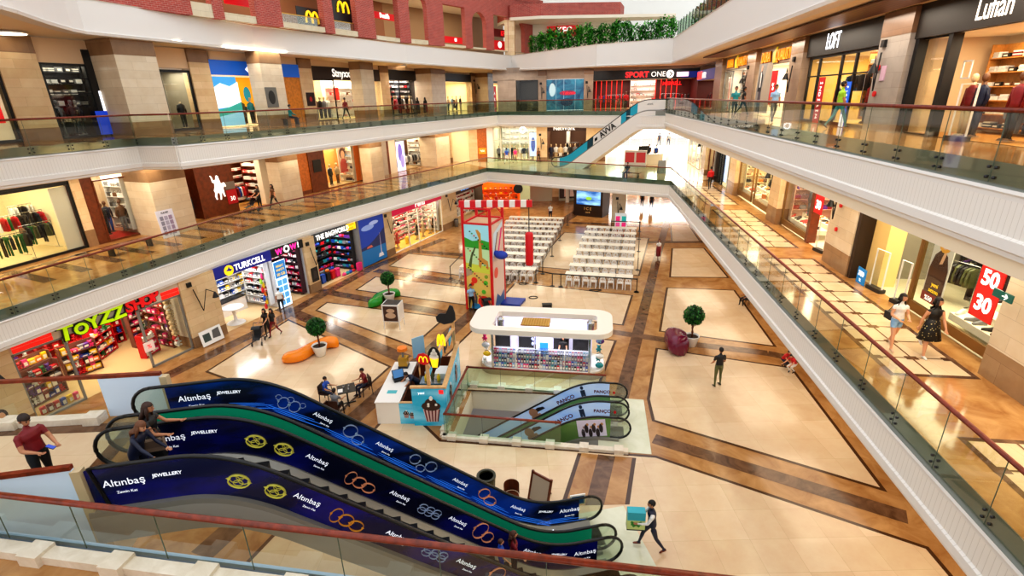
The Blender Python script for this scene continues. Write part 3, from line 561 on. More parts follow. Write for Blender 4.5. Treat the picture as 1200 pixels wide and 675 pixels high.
# phone shop and jewellery-accessory shop
room(GL, 9.3, 13.35, 0, zc - .04, 3.1, mat('pale grey shop wall', '#dcdde0', .5), power=170, col=(.93, .96, 1)); NAVYS = mat('deep blue sign', '#17207e', .4, emit=.35)
sign(GL, 9.3, 13.35, 3.25, zc, NAVYS, 'dark blue phone shop sign with yellow round emblem and white capitals', [('TURKCELL', 11.75, 3.56, .5, WT, .92, .012)])
t = thing('round_emblem', 'yellow round smiling emblem on the dark blue phone shop sign', 'emblem', GL.m(10.25, -.14, 3.56)); b = MB(); b.plate(blob(0, 0, .3, .3, 20)[::-1], -.03, .0); b.build('disc', YT, t); b = MB(); b.plate([(-.2, .02), (-.05, .1), (.02, .24), (.05, .1), (.2, .02), (.1, -.06)][::-1], -.05, -.03); b.build('mark', NAVYS, t)
shelves(GL, 9.4, 13.3, 2.6, .5, 7, .42, 20, ['phone_pack', 'phone_pack', 'box'], ['white', 'black', 'grey', 'silver', 'blue', 'black', 'yellow'], 'the phone shop', 'back wall'); side(GL, 13.3, .3, 7, .42, 10, ['phone_pack', 'phone_pack', 'box'], ['white', 'black', 'grey', 'silver', 'blue', 'black', 'red'], 'the phone shop', 2.0)
b = thing('display_table', 'white tulip display table in the phone shop doorway', 'table', GL.m(10.6, .7, 0)); m = MB(); m.smooth = True; m.lathe([(.55, 0), (.5, .04), (.12, .12), (.09, .5), (.12, .92), (.6, .98), (.6, 1.03)], 18); m.build('pedestal', WHITE, b)
b = thing('display_table', 'low white counter under the phone accessories wall', 'counter', GL.m(10.2, 2.0, 0)); m = MB(); m.box(0, 2.4, 0, .5, 0, .9); m.build('body', WHITE, b); m = MB(); m.box(-.03, 2.43, -.03, .53, .9, .94); m.build('counter_top', BLACK, b)
for k in range(8): product('bottle', ['red', 'yellow', 'blue', 'orange', 'red', 'yellow', 'lime', 'pink'][k], GL.m(12.75 + .12 * (k % 2), .35, .1 + .28 * k) @ Matrix.Scale(1.6, 4), f'bright capsule stacked {ORD[k]} up in the sweets tower beside the phone shop column', 'sweets tower of bright capsules')
t = poster(GL, 13.65, .05, .95, 3.1, mat('lit poster', '#cfe2f4', .4, emit=1.1), 'tall lit panel of phones beside the pink and white sign', [('FIRSAT', 0, 2.75, .2, YT), ('PAKETI', 0, 2.5, .2, YT), ('50 GB', 0, 2.2, .26, YT)], shapes=[([(-.45, 2.0), (.45, 2.0), (.45, 3.05), (-.45, 3.05)], flatm('#2c80c8', .5))] + [([(-.38 + .4 * (k % 2), .15 + .45 * (k // 2)), (-.05 + .4 * (k % 2), .15 + .45 * (k // 2)), (-.05 + .4 * (k % 2), .5 + .45 * (k // 2)), (-.38 + .4 * (k % 2), .5 + .45 * (k // 2))], flatm('#5aa3d8', .6)) for k in range(8)], d=-.3)
room(GL, 13.4, 16.0, 0, zc - .04, 2.4, mat('pale grey shop wall', None), power=130, col=(1, .93, .95))
sign(GL, 13.35, 16.05, 3.35, zc, BLACK, 'black sign with pink and white letters over the accessories shop', [('W', 14.0, 3.6, .5, mat('pink letters', '#ff2fa0', .4, emit=.9), 1, .02), ('O', 14.62, 3.62, .62, WT, 1, .03), ('W', 15.2, 3.62, .5, MATS['pink letters'], 1, .02), ('!', 15.62, 3.64, .5, WT, 1, .02)])
shelves(GL, 13.9, 15.9, 1.9, .2, 7, .45, 11, ['flat_box', 'box', 'bottle'], ['red', 'white', 'red', 'pink', 'silver', 'dark red'], 'the accessories shop', mt=mat('dark plum shelf', '#3a1c28', .5))
side(GL, 15.95, .1, 8, .42, 9, ['phone_pack', 'flat_box', 'bottle'], ['black', 'silver', 'red', 'pink', 'white', 'red'], 'the accessories shop', 1.6, d0=.15, mt=mat('dark plum shelf', '#3a1c28', .5))
pier(GL, 16.05, 17.05, 0, zc, -.15, 1, base=.62); wall_lamp(GL, 16.35, 3.5, 'black jointed wall lamp on the pier between accessories and luggage shops', -.15); poster(GL, 16.6, .75, .62, 1.0, flatm('#1c1b1c', 0), 'black framed poster on the pier between accessories and luggage shops', shapes=[([(-.2, .2), (.2, .2), (.15, .7), (-.1, .8)], flatm('#3a3230', 0))], d=-.2)
room(GL, 17.05, 21.6, 0, zc - .04, 3, mat('blue grey wall', '#8e93a8', .5), power=150, col=(1, .95, .9)); sign(GL, 17.05, 21.6, 3.35, zc + .02, mat('grey sign', '#3a3d42', .4), 'grey sign with white capitals and a yellow block over the luggage shop', [('THE BAGWORLD', 19.0, 3.62, .5, WT, .88, .015), ('ÇANTA', 20.95, 3.76, .22, BLACK, 1, 0), ('BAVUL', 20.95, 3.5, .22, BLACK, 1, 0)])
b = thing('yellow_sign', 'yellow block at the right end of the luggage shop sign', 'sign', GL.m(20.45, -.115, 3.38)); m = MB(); m.box(0, 1.05, 0, .012, 0, .5); m.build('board', YT, b)
BG = ['navy', 'blue', 'black', 'red', 'pink', 'purple', 'navy', 'grey', 'teal', 'blue']
shelves(GL, 17.3, 21.4, 2.4, .1, 7, .48, 11, ['luggage_bag', 'handbag', 'luggage_bag'], BG, 'the luggage shop', depth=.4, mt=DARK); side(GL, 21.55, .1, 7, .48, 7, ['luggage_bag', 'handbag', 'flat_box'], BG + ['red', 'white'], 'the luggage shop', 2.0, mt=DARK)
for k in range(14): c = BG[k % 10]; product('suitcase', c, GL.m(17.5 + .52 * (k % 5), .45 + .55 * (k // 5), 0, random.uniform(-.2, .2)), f'{c} suitcase standing {ORD[k % 5]} from the left in {["front", "middle", "rear"][k // 5]} row at the luggage shop', 'suitcases at the luggage shop front')
product('suitcase', 'pink', GL.m(21.3, -.25, 0), 'pink suitcase standing by the sea mural', None); product('luggage_bag', 'orange', GL.m(18.6, .5, .68), 'orange soft bag on top of the suitcases', None)
for k in range(4): product('luggage_bag', ['pink', 'teal', 'blue', 'red'][k], GL.m(19.9 + .36 * k, .1, 0), f'{["pink","teal","blue","red"][k]} small bag on the floor before the luggage shop', 'small bags before the luggage shop')
t = poster(GL, 23.3, .1, 3.2, 3.8, mat('mural blue', '#1f3f9c', .5, emit=.25), 'blue wall mural of a harbour with boats, next to luggage shop', shapes=[([(-1.58, .02), (1.58, .02), (1.58, 1.25), (-1.58, 1.35)], flatm('#1c6ea8')), ([(-1.58, 1.3), (1.58, 1.25), (1.58, 2.6), (.9, 2.2), (.2, 1.9), (-.6, 1.6), (-1.58, 1.5)], flatm('#27305c')), (blob(-.5, 3.0, .8, .22), flatm('#8ea6dd')), (blob(.3, 3.25, .6, .15), flatm('#a9b9e6')), ([(.85, .6), (.95, .6), (.9, 2.3)], flatm('#c9b9c9')), ([(.5, .3), (1.2, .3), (1.05, .6), (.6, .6)], flatm('#d8d4d8')), ([(-.9, 1.35), (-.1, 1.35), (-.3, 1.55), (-.8, 1.5)], flatm('#c36a5a'))], d=-.16)
pier(GL, 21.55, 21.72, 0, zc, -.2, .6, base=0, mt=GREY); pier(GL, 24.95, 26.15, 0, zc, -.15, 1, base=.62); wall_lamp(GL, 25.2, 3.55, 'black jointed wall lamp between the mural and the pink shop', -.15)
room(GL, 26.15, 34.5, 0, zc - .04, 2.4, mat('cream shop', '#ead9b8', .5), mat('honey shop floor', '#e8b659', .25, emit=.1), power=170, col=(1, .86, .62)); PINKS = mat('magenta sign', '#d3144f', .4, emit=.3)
sign(GL, 26.15, 34.5, 3.25, zc, PINKS, 'magenta shop sign with white script letters', [('Penti', 30.6, 3.58, .75, WT, 1.1, .015)]); window(GL, 26.15, 34.5, 0, 3.25, [28.6, 30.2, 33], .06, WHITE)
side(GL, 34.4, .1, 7, .46, 7, ['flat_box', 'folded_stack'], ['red', 'dark red', 'black', 'pink', 'white'], 'the magenta-signed shop', 2.0); shelves(GL, 26.4, 34, 1.9, .1, 6, .5, 20, ['flat_box', 'folded_stack', 'box'], ['red', 'dark red', 'black', 'red', 'pink'], 'the magenta-signed shop')
for k, (s, c) in enumerate(((27.0, 'orange'), (27.7, 'red'), (30.9, 'black'), (32.0, 'beige'), (33.2, 'white'), (33.9, 'black'))): mannequin(GL, s, .7, .02, c, 'beige', 'the magenta-signed shop', ORD[k] + ' from left in the window', 'beige', dress=True)
product('suitcase', 'yellow', GL.m(29.3, .6, 0, .3), 'yellow display cube on the honey floor of the magenta-signed shop', None)
pier(GL, 34.5, 37.4, 0, zc, -.15, 1.5, base=.62); wall_lamp(GL, 35.4, 3.4, 'black jointed wall lamp on the pier past the magenta-signed shop', -.15); b = thing('litter_bin', 'small grey litter bin beside the pier past the magenta-signed shop', 'bin', GL.m(36.6, -.45, 0)); m = MB(); m.smooth = True; m.lathe([(.2, 0), (.24, .7), (.25, .75)], 14); m.build('bin_body', GREY, b); m = MB(); m.lathe([(.25, .75), (.15, .83), (.1, .84)], 14); m.build('lid', DARK, b)
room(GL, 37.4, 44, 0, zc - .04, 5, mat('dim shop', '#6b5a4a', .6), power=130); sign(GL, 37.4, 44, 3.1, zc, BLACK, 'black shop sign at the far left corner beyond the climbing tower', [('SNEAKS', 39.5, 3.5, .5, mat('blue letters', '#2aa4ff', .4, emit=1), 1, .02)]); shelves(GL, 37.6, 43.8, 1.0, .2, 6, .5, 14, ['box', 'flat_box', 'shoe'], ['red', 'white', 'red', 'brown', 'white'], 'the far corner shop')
# ground floor, far side
FG = Frame((-4.2, 60.2), (14, 60.2))
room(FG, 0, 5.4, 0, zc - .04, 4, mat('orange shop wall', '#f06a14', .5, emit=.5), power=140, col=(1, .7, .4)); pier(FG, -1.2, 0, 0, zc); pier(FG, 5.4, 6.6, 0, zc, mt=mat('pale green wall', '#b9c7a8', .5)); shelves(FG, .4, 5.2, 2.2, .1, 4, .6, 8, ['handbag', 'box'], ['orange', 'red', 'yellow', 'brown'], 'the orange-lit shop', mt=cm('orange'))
for k, s in enumerate((1.0, 2.6, 4.2)): mannequin(FG, s, .5, 0, ['orange', 'red', 'orange'][k], 'brown', 'the orange-lit shop', ORD[k] + ' from left at the front', 'beige', dress=True)
wallband(FG, -6, 30, 3.3, zc, OFFW, -.02, .2); FG2 = Frame((3.2, 64.6), (14, 64.6)); wallband(FG2, -2, 5, 0, zc, mat('mirror wall', '#c9cbbb', .15), 0, .2)
pier(FG2, 2.2, 3.0, 0, zc); poster(FG2, 4.6, .3, 3.0, 3.3, flatm('#4a3d3a', .05), 'dark advert with two bare feet beside the black booth', shapes=[([(-.9, .2), (-.3, .2), (-.35, 1.6), (-.5, 3.1), (-.9, 3.1)], flatm('#e2b9a4')), ([(-.2, .2), (.4, .2), (.1, 1.4), (.2, 3.1), (-.2, 3.1)], flatm('#e8c3b0')), (blob(.9, .9, .4, .5), flatm('#2a2422', 0))], d=-.1); pier(FG2, 6.3, 9, 0, zc, mt=mat('dark partition', '#4a3a30', .5), base=0)
pier(Frame((10.0, 49.6), (11.5, 49.3)), 0, 1.35, 0, zc, 0, 1.3, STONEG, base=.6); FC = Frame((10.0, 49.6), (11.5, 49.3)); wall_lamp(FC, .5, 3.0, 'black wall lamp on the free column by the white tables', -.02, .4)
poster(FC, .95, .02, 1.15, 1.6, flatm('#e9f0f4', .2), 'white sign board with pink and teal squares before the free column', shapes=[([(x, z), (x + .4, z), (x + .4, z + .55), (x, z + .55)], flatm(c, .4)) for x, z, c in ((-.5, .75, '#e8327e'), (.08, .75, '#25b0a8'), (-.5, .12, '#e85f9c'), (.08, .12, '#e8327e'))], d=-.35)
# entrance glass on two floors
EN = Frame((9.5, 77), (27, 74)); m = MB()
for z0, z1 in ((0, 3.9), (5.4, 9.4)):
    for k in range(12): x = k * 17.7 / 11; m.box(x - .05, x + .05, -.05, .05, z0, z1)
    for z in (z0 + .05, z0 + 2.3, z1 - .05): m.box(0, 17.7, -.05, .05, z - .05, z + .05)
e = struct(m.build('window_entrance', WHITE, M=EN.m())); g = MB(); [g.quad((0, 0, z0), (17.7, 0, z0), (17.7, 0, z1), (0, 0, z1)) for z0, z1 in ((0, 3.9), (5.4, 9.4))]; g.build('pane', SHOPGLASS, e)
for s_ in (0, 17.7): m = MB(); m.box(s_ - .2, s_ + .2, -14, 0, 0, 11); struct(m.build('wall_entrance_side', WHITE, M=EN.m()))
m = MB(); m.box(-60, 120, 100, 101, -1, 0); m.box(-60, 120, 60, 120, -.2, -.02); struct(m.build('ground_outside', mat('bright forecourt', '#e4e4df', .6)))
# ------------------------------------------------------------------ middle floor, left side
za, zb = Z1, 9.35
CL = ['black', 'navy', 'grey', 'white', 'brown', 'red', 'olive', 'beige', 'blue', 'dark red']
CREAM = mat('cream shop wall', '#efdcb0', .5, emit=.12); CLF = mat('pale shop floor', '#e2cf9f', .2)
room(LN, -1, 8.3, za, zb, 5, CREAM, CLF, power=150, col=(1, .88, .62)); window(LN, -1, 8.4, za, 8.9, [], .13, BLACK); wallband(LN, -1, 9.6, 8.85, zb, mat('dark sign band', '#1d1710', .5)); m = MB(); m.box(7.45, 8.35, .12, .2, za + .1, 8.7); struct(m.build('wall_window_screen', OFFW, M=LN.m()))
rail(LN, 4.3, .6, za, 1.9, 9, ['jacket', 'trousers'], ['green', 'green', 'black', 'green', 'black'], 'the cream window shop', 'front left'); rail(LN, 6.1, .9, za + .2, 1.5, 8, ['trousers', 'jacket'], ['black', 'black', 'brown', 'green', 'olive', 'black'], 'the cream window shop', 'front right'); rail(LN, 6.0, 2.2, za + .6, 2.2, 9, ['jacket'], ['red', 'black', 'black', 'white', 'green'], 'the cream window shop', 'rear')
rail(LN, 7.2, 3.0, za + .9, 1.8, 9, ['jacket'], ['black', 'black', 'grey', 'white'], 'the cream window shop', 'rear right')
P1 = Frame(LN.p(8.4, 0, 0)[:2], L1.p(1.2, 0, 0)[:2]); pier(P1, 0, P1.len - .7, za, zb, -.1, 1, base=.9, capm=STONED)
pier(L1, -.1, 1.15, za, zb, 0, .6, WOODB, 0, 0); room(L1, 1.1, 3.1, za, zb, 3, mat('bright window wall', '#d8c3a5', .5), mat('red display floor', '#c21a20', .4), power=180); window(L1, 1.1, 3.05, za, 8.8, [], .07, WOODB, sill=.1)
for k, (s, c) in enumerate(((1.5, 'black'), (2.0, 'navy'), (2.5, 'brown'), (2.85, 'grey'))): mannequin(L1, s, .6 + .5 * (k % 2), za + .3, c, ['black', 'blue', 'grey', 'navy'][k], 'the red-floored window', ORD[k] + ' from left', 'brown')
CA, CB, CC, CD, CE = [Frame(L1.p(a, -2.0, 0)[:2], L1.p(b, -2.0, 0)[:2]) for a, b in ((2.8, 5.0), (12.1, 14.0), (22.8, 24.6), (34.6, 37.7), (49.2, 51))]
for c_ in (CA, CB, CC, CD, CE):
    dp = 1.15 if c_ in (CB, CC) else 2.1
    if c_ is not CE: pier(c_, 0, c_.len, za, zb, 0, dp, STONEG, .85, 0)
    pier(c_, 0, c_.len, Z2, ZU, 0, dp, STONEG, .75, .7)
poster(CA, .25, za, 1.0, 1.55, flatm('#d9d6e0'), 'white sheet of small photographs standing against the big column', [('KAYIP', 0, 1.4, .16, BLACK)], shapes=[([(-.36 + .26 * (k % 3), .15 + .28 * (k // 3)), (-.18 + .26 * (k % 3), .15 + .28 * (k // 3)), (-.18 + .26 * (k % 3), .38 + .28 * (k // 3)), (-.36 + .26 * (k % 3), .38 + .28 * (k // 3))], flatm(['#8a8796', '#a7a1b4', '#96839a'][k % 3])) for k in range(12)], d=-.4, lean=.1, stand=.02)
# open wood-fronted shop
room(L1, 5.9, 13.0, za, zb, 3, WOODB, mat('shop parquet', '#d59a52', .25), power=190, col=(1, .85, .6), ceilm=CREAM); m = MB(); m.box(7.0, 9.8, -.1, 1.6, za, zb); struct(m.build('wall_wood_block', WOODB, M=L1.m()))
t = thing('horse_emblem', 'white rider on horse emblem on the brown wooden shop front', 'emblem', L1.m(8.5, -.14, 7.2)); b = MB(); b.plate([(x * .8, z * .9) for x, z in [(-.62, .98), (-.56, .98), (-.5, .5), (-.32, .38), (-.36, .1), (-.5, -.1), (-.42, -.3), (-.5, -.55), (-.42, -.8), (-.34, -.8), (-.36, -.55), (-.24, -.32), (-.02, -.34), (.0, -.62), (-.06, -.85), (.03, -.85), (.1, -.6), (.14, -.34), (.26, -.4), (.38, -.7), (.46, -.66), (.4, -.36), (.4, -.05), (.52, .12), (.66, .02), (.7, .12), (.56, .36), (.4, .34), (.26, .26), (.2, .5), (.14, .72), (.12, .88), (.0, .95), (-.1, .86), (-.1, .74), (-.2, .62), (-.4, .62), (-.48, .9)]][::-1], -.03, .02); b.build('rider_on_horse', WT, t)
poster(L1, 9.4, 6.0, .8, .95, flatm('#a3151c', .2), 'dark red discount card on the brown wooden shop front', [('30', 0, .35, .42, WT)]); poster(L1, 9.4, 7.0, .8, .5, flatm('#6e6258'), 'small grey card above the dark red discount card', [], d=-.12)
rail(L1, 10.0, 1.3, za, 1.9, 10, ['jacket'], ['red', 'navy', 'blue', 'white', 'dark red'], 'the brown wooden shop', 'right side'); shelves(L1, 9.9, 12.9, 2.3, za + .1, 6, .55, 11, ['folded_stack'], ['red', 'white', 'navy', 'blue', 'beige'], 'the brown wooden shop', mt=WOODB); side(L1, 12.9, za + .1, 7, .5, 7, ['folded_stack', 'folded_stack', 'box'], ['red', 'white', 'navy', 'white', 'red'], 'the brown wooden shop', 1.9, mt=WOODB); rail(L1, 5.95, .6, za, 1.0, 5, ['jacket'], ['navy', 'red', 'white'], 'the brown wooden shop', 'left edge')

pier(L1, 12.2, 13.0, za, zb, -.1, .4, OFFW, 0, 0); pier(L1, 15.6, 17.1, za, zb, -.05, .6, mat('honey wood', '#b5662a', .4, var=.25), 0, .3, WOODB); pier(L1, 17.1, 19.0, za, zb, -.12, .6, WOODB, 0, .2, WOODB)
side(L1, 3.05, za + .3, 5, .6, 5, ['folded_stack', 'handbag'], ['black', 'brown', 'white', 'grey'], 'the red-floored window', 1.6); poster(L1, 18.0, 7.0, .95, 1.0, flatm('#161414', 0), 'black square poster on the dark wooden pier', d=-.16)
side(L1, 23.4, za, 6, .55, 5, ['folded_stack', 'handbag', 'shoe'], ['white', 'pale blue', 'navy', 'beige', 'red'], 'the amber-lit shop', 1.6); room(L1, 19.0, 24.0, za, zb, 2.4, mat('amber shop', '#e9a75a', .5, emit=.2), CLF, power=190, col=(1, .82, .55)); window(L1, 19.0, 24.0, za, 9.0, [], .08, WOODB)
for k in range(6): mannequin(L1, 19.5 + .45 * k, .7 + .4 * (k % 2), za + .1, ['white', 'navy', 'black', 'pale blue', 'beige', 'navy'][k], ['navy', 'white', 'black', 'grey', 'brown', 'black'][k], 'the amber-lit window', ORD[k] + ' from left', 'beige')
poster(L1, 22.7, 6.3, 1.3, 2.4, flatm('#caa88c', .3), 'tall portrait banner inside the amber-lit window', shapes=[(blob(0, 1.75, .45, .5), flatm('#4a2414')), (blob(0, 1.6, .26, .36), flatm('#e2ab86')), ([(-.5, 0), (.5, 0), (.45, .9), (.2, 1.25), (-.2, 1.25), (-.45, .9)], flatm('#b8433c'))], d=1.0); pier(L1, 23.4, 24.0, za, zb, .2, .9, mat('orange panel', '#d9681e', .5, emit=.2), 0, 0)
pier(L1, 24.0, 26.2, za, zb, -.1, .6, STONE, 0, 0); pier(L1, 26.2, 28.0, za, zb, -.12, .6, mat('grey stone panel', '#b3a79a', .3, var=.1), 0, 0); pier(L1, 28.0, 28.4, za, zb, -.1, .5, WOODB, 0, 0); poster(L1, 25.2, za, 1.3, 1.5, flatm('#c21d63', .2), 'pink poster with a blue figure at the tan pier', shapes=[(blob(0, .8, .3, .5), flatm('#6a3fa8')), (blob(.1, .5, .35, .25), flatm('#e86a9a'))], d=-.3)
pier(L1, 28.4, 29.6, za, zb, -.1, .6, OFFW, 0, 0); poster(L1, 30.4, za + .05, 1.5, 3.0, mat('lit violet poster', '#d3d3f2', .4, emit=.9), 'tall glowing white and violet poster beside the dark clothes shop', shapes=[(blob(-.1, 1.9, .4, .9), flatm('#7a6cc8', .5)), (blob(.2, 1.0, .35, .7), flatm('#a49ae0', .5))], d=-.15)
side(L1, 35.6, za, 6, .5, 6, ['folded_stack', 'handbag'], ['black', 'white', 'grey', 'brown'], 'the dark clothes shop', 1.8); room(L1, 29.6, 36, za, zb, 3, mat('brown interior', '#7b5b44', .5), power=150, col=(1, .85, .6)); rail(L1, 31.4, .5, za, 3.4, 14, ['jacket'], ['black', 'white', 'black', 'grey', 'white'], 'the dark clothes shop', 'front')
for k in range(4): mannequin(L1, 32 + k * .9, 2.2, za, ['black', 'white', 'grey', 'black'][k], 'black', 'the dark clothes shop', ORD[k] + ' from left', 'brown')
sign(L1, 29.8, 36, 8.5, zb, mat('silver sign', '#9aa8a0', .4, emit=.15), 'pale grey sign over the dark clothes shop')
side(L1, 46.4, za, 7, .5, 6, ['folded_stack', 'handbag'], ['black', 'white', 'beige', 'brown'], 'the bright corner shop', 1.6); room(L1, 40.3, 46.5, za, zb, 2.5, CREAM, CLF, power=220, col=(1, .9, .66)); window(L1, 40.3, 46.5, za, 8.8, [42.5, 44.5], .08, BLACK); sign(L1, 40.3, 46.5, 8.7, zb, mat('dark teal sign', '#24424a', .4), 'dark teal sign at the far left corner of middle floor', [('GAP', 45, 9.05, .45, WT)])
for k in range(7): mannequin(L1, 40.9 + .85 * k, .8, za, ['white', 'beige', 'black', 'white', 'grey', 'red', 'beige'][k], ['black', 'beige', 'white', 'grey', 'black', 'navy', 'white'][k], 'the bright corner window', ORD[k] + ' from left', 'beige')
# middle floor, far side
pier(FW, -1.5, .3, za, zb, -.1, .6); pier(FW, .3, 2.4, za, zb, .2, .7, CREAM, 0, 0); pier(FW, 2.4, 3.4, za, zb, 0, .6, STONE, 0, 0); pier(FW, 3.4, 4.6, za, zb, 0, .6, mat('honey wood', None), 0, 0); poster(FW, 4.0, za + .9, .9, .7, flatm('#f08a1c', .4), 'orange notice on the honey wood panel', [('%50', 0, .35, .3, WT)], d=-.1); pier(FW, 4.6, 5.3, za, zb, -.25, .6, WHITE, 0, 0)
room(FW, 5.3, 10.4, za, zb, 5, mat('pale interior', '#cfcdb6', .5), CLF, power=190, col=(1, .95, .8)); window(FW, 5.3, 10.4, za, zb - .1, [6.2, 7.3, 8.4, 9.5], .07, OFFW, hcuts=[7.8]); poster(FW, 9.95, za + .6, .8, 2.6, mat('lit blue poster', '#bcd2f2', .4, emit=.9), 'tall pale blue lit poster in the far shop window', shapes=[(blob(0, 1.3, .25, .8), flatm('#5a6cb8', .4))], d=.15)
for k in range(9): mannequin(FW, 5.8 + .5 * k, .8 + .5 * (k % 2), za, ['grey', 'white', 'pale blue', 'black', 'beige', 'white', 'navy', 'grey', 'black'][k], ['black', 'grey', 'white', 'navy', 'black', 'beige', 'white', 'navy', 'grey'][k], 'the tall gridded far window', ORD[k] + ' from left', 'beige')
shelves(FW, 5.6, 10.1, 4.4, za + 1.6, 4, .6, 10, ['folded_stack'], ['black', 'white', 'grey', 'navy'], 'the gridded far window shop'); text('✦', .9, WT, tag(thing('round_emblem', 'white emblem at the top of the gridded far window', 'emblem', FW.m(8.7, -.1, 8.95)), None), STAND.copy()) if False else None
t = thing('shop_emblem', 'pale blue ring emblem at the top of the gridded far window', 'emblem', FW.m(8.8, -.12, 8.95)); b = MB(); b.tube([(.3 * cos(a), 0, .3 * sin(a)) for a in [2 * pi * i / 20 for i in range(20)]], .06, 6, closed=True); b.build('ring', GLOWC, t)
pier(FW, 10.4, 11.6, za, zb, -.2, .6); wall_lamp(FW, 10.8, 8.4, 'black wall lamp on the pier left of the brown far shop', -.2, .4)
room(FW, 11.6, 16.0, za, zb, 5, mat('brown far shop', '#6b4a38', .5), CLF, power=150, col=(1, .86, .66)); sign(FW, 11.6, 16.0, 8.75, zb, mat('brown sign', '#4a2e22', .5), 'brown far shop sign with white letters', [('NetWork', 13.5, 9.05, .6, WT, 1, .01)])
for k in range(6): mannequin(FW, 12 + .55 * k, .6 + .3 * (k % 2), za + .1, ['navy', 'white', 'beige', 'white', 'black', 'grey'][k], ['navy', 'beige', 'white', 'black', 'navy', 'black'][k], 'the brown far shop', ORD[k] + ' from left', 'beige')
rail(FW, 13.6, 2.8, za + .4, 2.2, 7, ['jacket'], ['black', 'grey', 'brown'], 'the brown far shop', 'rear'); pier(FW, 16.0, 18.2, za, zb, -.2, .6)
# ------------------------------------------------------------------ middle floor, right side
def platform_stack(fr, s, d, z, w, dd, h, lab, n=2):
    t = thing('display_plinth', lab, 'plinth', fr.m(s, d, z))
    for k in range(n): b = MB(); b.box(0, w, k * dd / n, dd, k * h, (k + 1) * h); b.build('step', mat('white plinth', '#f3ead2', .4, emit=.08), t)
    return t
SH = ['black', 'brown', 'red', 'beige', 'black', 'white', 'orange', 'grey']
def shoe_rows(fr, s0, s1, d, z, rows, n, dd, h, desc, kinds=('shoe',)):
    for r in range(rows):
        for k in range(n):
            c = random.choice(SH); kd = random.choice(kinds); product(kd, c, fr.m(s0 + (s1 - s0) * (k + .3 + .3 * (r % 2)) / n, d + r * dd, z + r * h, random.uniform(-.6, .9)) @ Matrix.Scale(1.3, 4), f'{c} {kd} on the plinth, {ORD[k]} in {ORD[r]} row, {desc}', f'shoes and bags on the plinth, {desc}')
def gate(fr, s, d, z, label, w=.55):
    t = thing('security_gate', label, 'security gate', fr.m(s, d, z, .2)); b = MB(); b.tube([(-w / 2, 0, .12), (-w / 2, 0, 1.55), (w / 2, 0, 1.55), (w / 2, 0, .12)], .03, 6); b.build('frame', WHITE, t); b = MB(); b.box(-w / 2 - .06, w / 2 + .06, -.12, .12, 0, .14); b.build('foot', DARK, t); b = MB(); b.quad((-w / 2, 0, .14), (w / 2, 0, .14), (w / 2, 0, 1.53), (-w / 2, 0, 1.53)); b.build('clear_panel', SHOPGLASS, t)
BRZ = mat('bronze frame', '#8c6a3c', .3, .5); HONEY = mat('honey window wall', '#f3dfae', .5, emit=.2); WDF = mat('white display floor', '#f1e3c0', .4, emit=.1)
side(RW, -3.9, za, 6, .5, 6, ['box', 'handbag'], ['brown', 'black', 'white'], 'the far right bright shop', 1.8, False); room(RW, -4, 4.5, za, zb, 3, OFFW, CLF, power=200, col=(1, .94, .82)); window(RW, -4, 4.4, za, zb - .1, [-2, 0, 2.2], .08, OFFW); pier(RW, 4.5, 6.0, za, zb, -.35, .4, STONE, 0); wall_lamp(RW, 5.0, 8.9, 'black wall lamp on far right pier of middle floor', -.35, .4)
room(RW, 6.0, 9.2, za, zb, 3, OFFW, CLF, power=190, col=(1, .92, .75)); window(RW, 6, 9.2, za, zb - .1, [7.6], .08, WOODB)
for k in range(3): mannequin(RW, 6.6 + 1.0 * k, .6, za, ['brown', 'beige', 'olive'][k], ['black', 'brown', 'navy'][k], 'the far right window', ORD[k] + ' from far end', 'brown')
pier(RW, 9.2, 9.7, za, zb, -.3, .5, mat('dark wood pier', '#33231a', .4), 0, 0); room(RW, 9.7, 14.3, za, zb, 3, mat('pale interior', None), CLF, power=170, col=(.95, .97, 1)); window(RW, 9.7, 11.2, za, zb - .1, [10.4], .09, BLACK); window(RW, 12.9, 14.3, za, zb - .1, [], .06, GREY); poster(RW, 11.6, za + .3, .8, 2.7, mat('lit blue poster', None), 'narrow pale blue lit banner in the doorway on the right', d=.1)
rail(RW, 11.0, .9, za, 2.4, 9, ['jacket'], ['black', 'navy', 'grey', 'white'], 'the blue banner shop', 'middle'); [mannequin(RW, 12.0 + .8 * k, .6, za, ['black', 'grey', 'navy'][k], 'black', 'the blue banner shop', ORD[k] + ' from far end', 'grey') for k in range(3)]
pier(RW, 14.3, 16.0, za, zb, -.35, .5, STONE, 0, .9)
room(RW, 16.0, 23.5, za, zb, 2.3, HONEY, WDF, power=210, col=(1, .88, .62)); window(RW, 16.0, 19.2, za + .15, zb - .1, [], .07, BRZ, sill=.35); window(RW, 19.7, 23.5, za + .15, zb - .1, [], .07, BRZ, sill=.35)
platform_stack(RW, 16.1, .3, za + .35, 3.0, 1.2, .25, 'stepped white plinth in the honey-lit window, far half', 2); shoe_rows(RW, 16.2, 19.0, .4, za + .6, 2, 7, .6, .25, 'honey-lit window far half'); platform_stack(RW, 19.8, .3, za + .35, 3.5, 1.2, .25, 'stepped white plinth in the honey-lit window, near half', 2); shoe_rows(RW, 20.0, 23.2, .4, za + .6, 2, 8, .6, .25, 'honey-lit window near half', ('shoe', 'handbag'))
shelves(RW, 16.1, 23.4, 1.9, za + .6, 5, .55, 16, ['handbag', 'shoe', 'flat_box'], ['brown', 'orange', 'black', 'beige', 'dark red'], 'the honey-lit shop', mt=CREAM); side(RW, 16.05, za + .4, 6, .5, 5, ['handbag', 'shoe'], ['brown', 'black', 'beige', 'orange'], 'the honey-lit shop', 1.5, False, mt=CREAM); sign(RW, 17.0, 18.0, 7.7, 8.3, HONEY, 'small black lettering panel in the honey-lit window', [('Hotiç', 17.5, 8.0, .42, BLACK)], d=.2, th=.03)
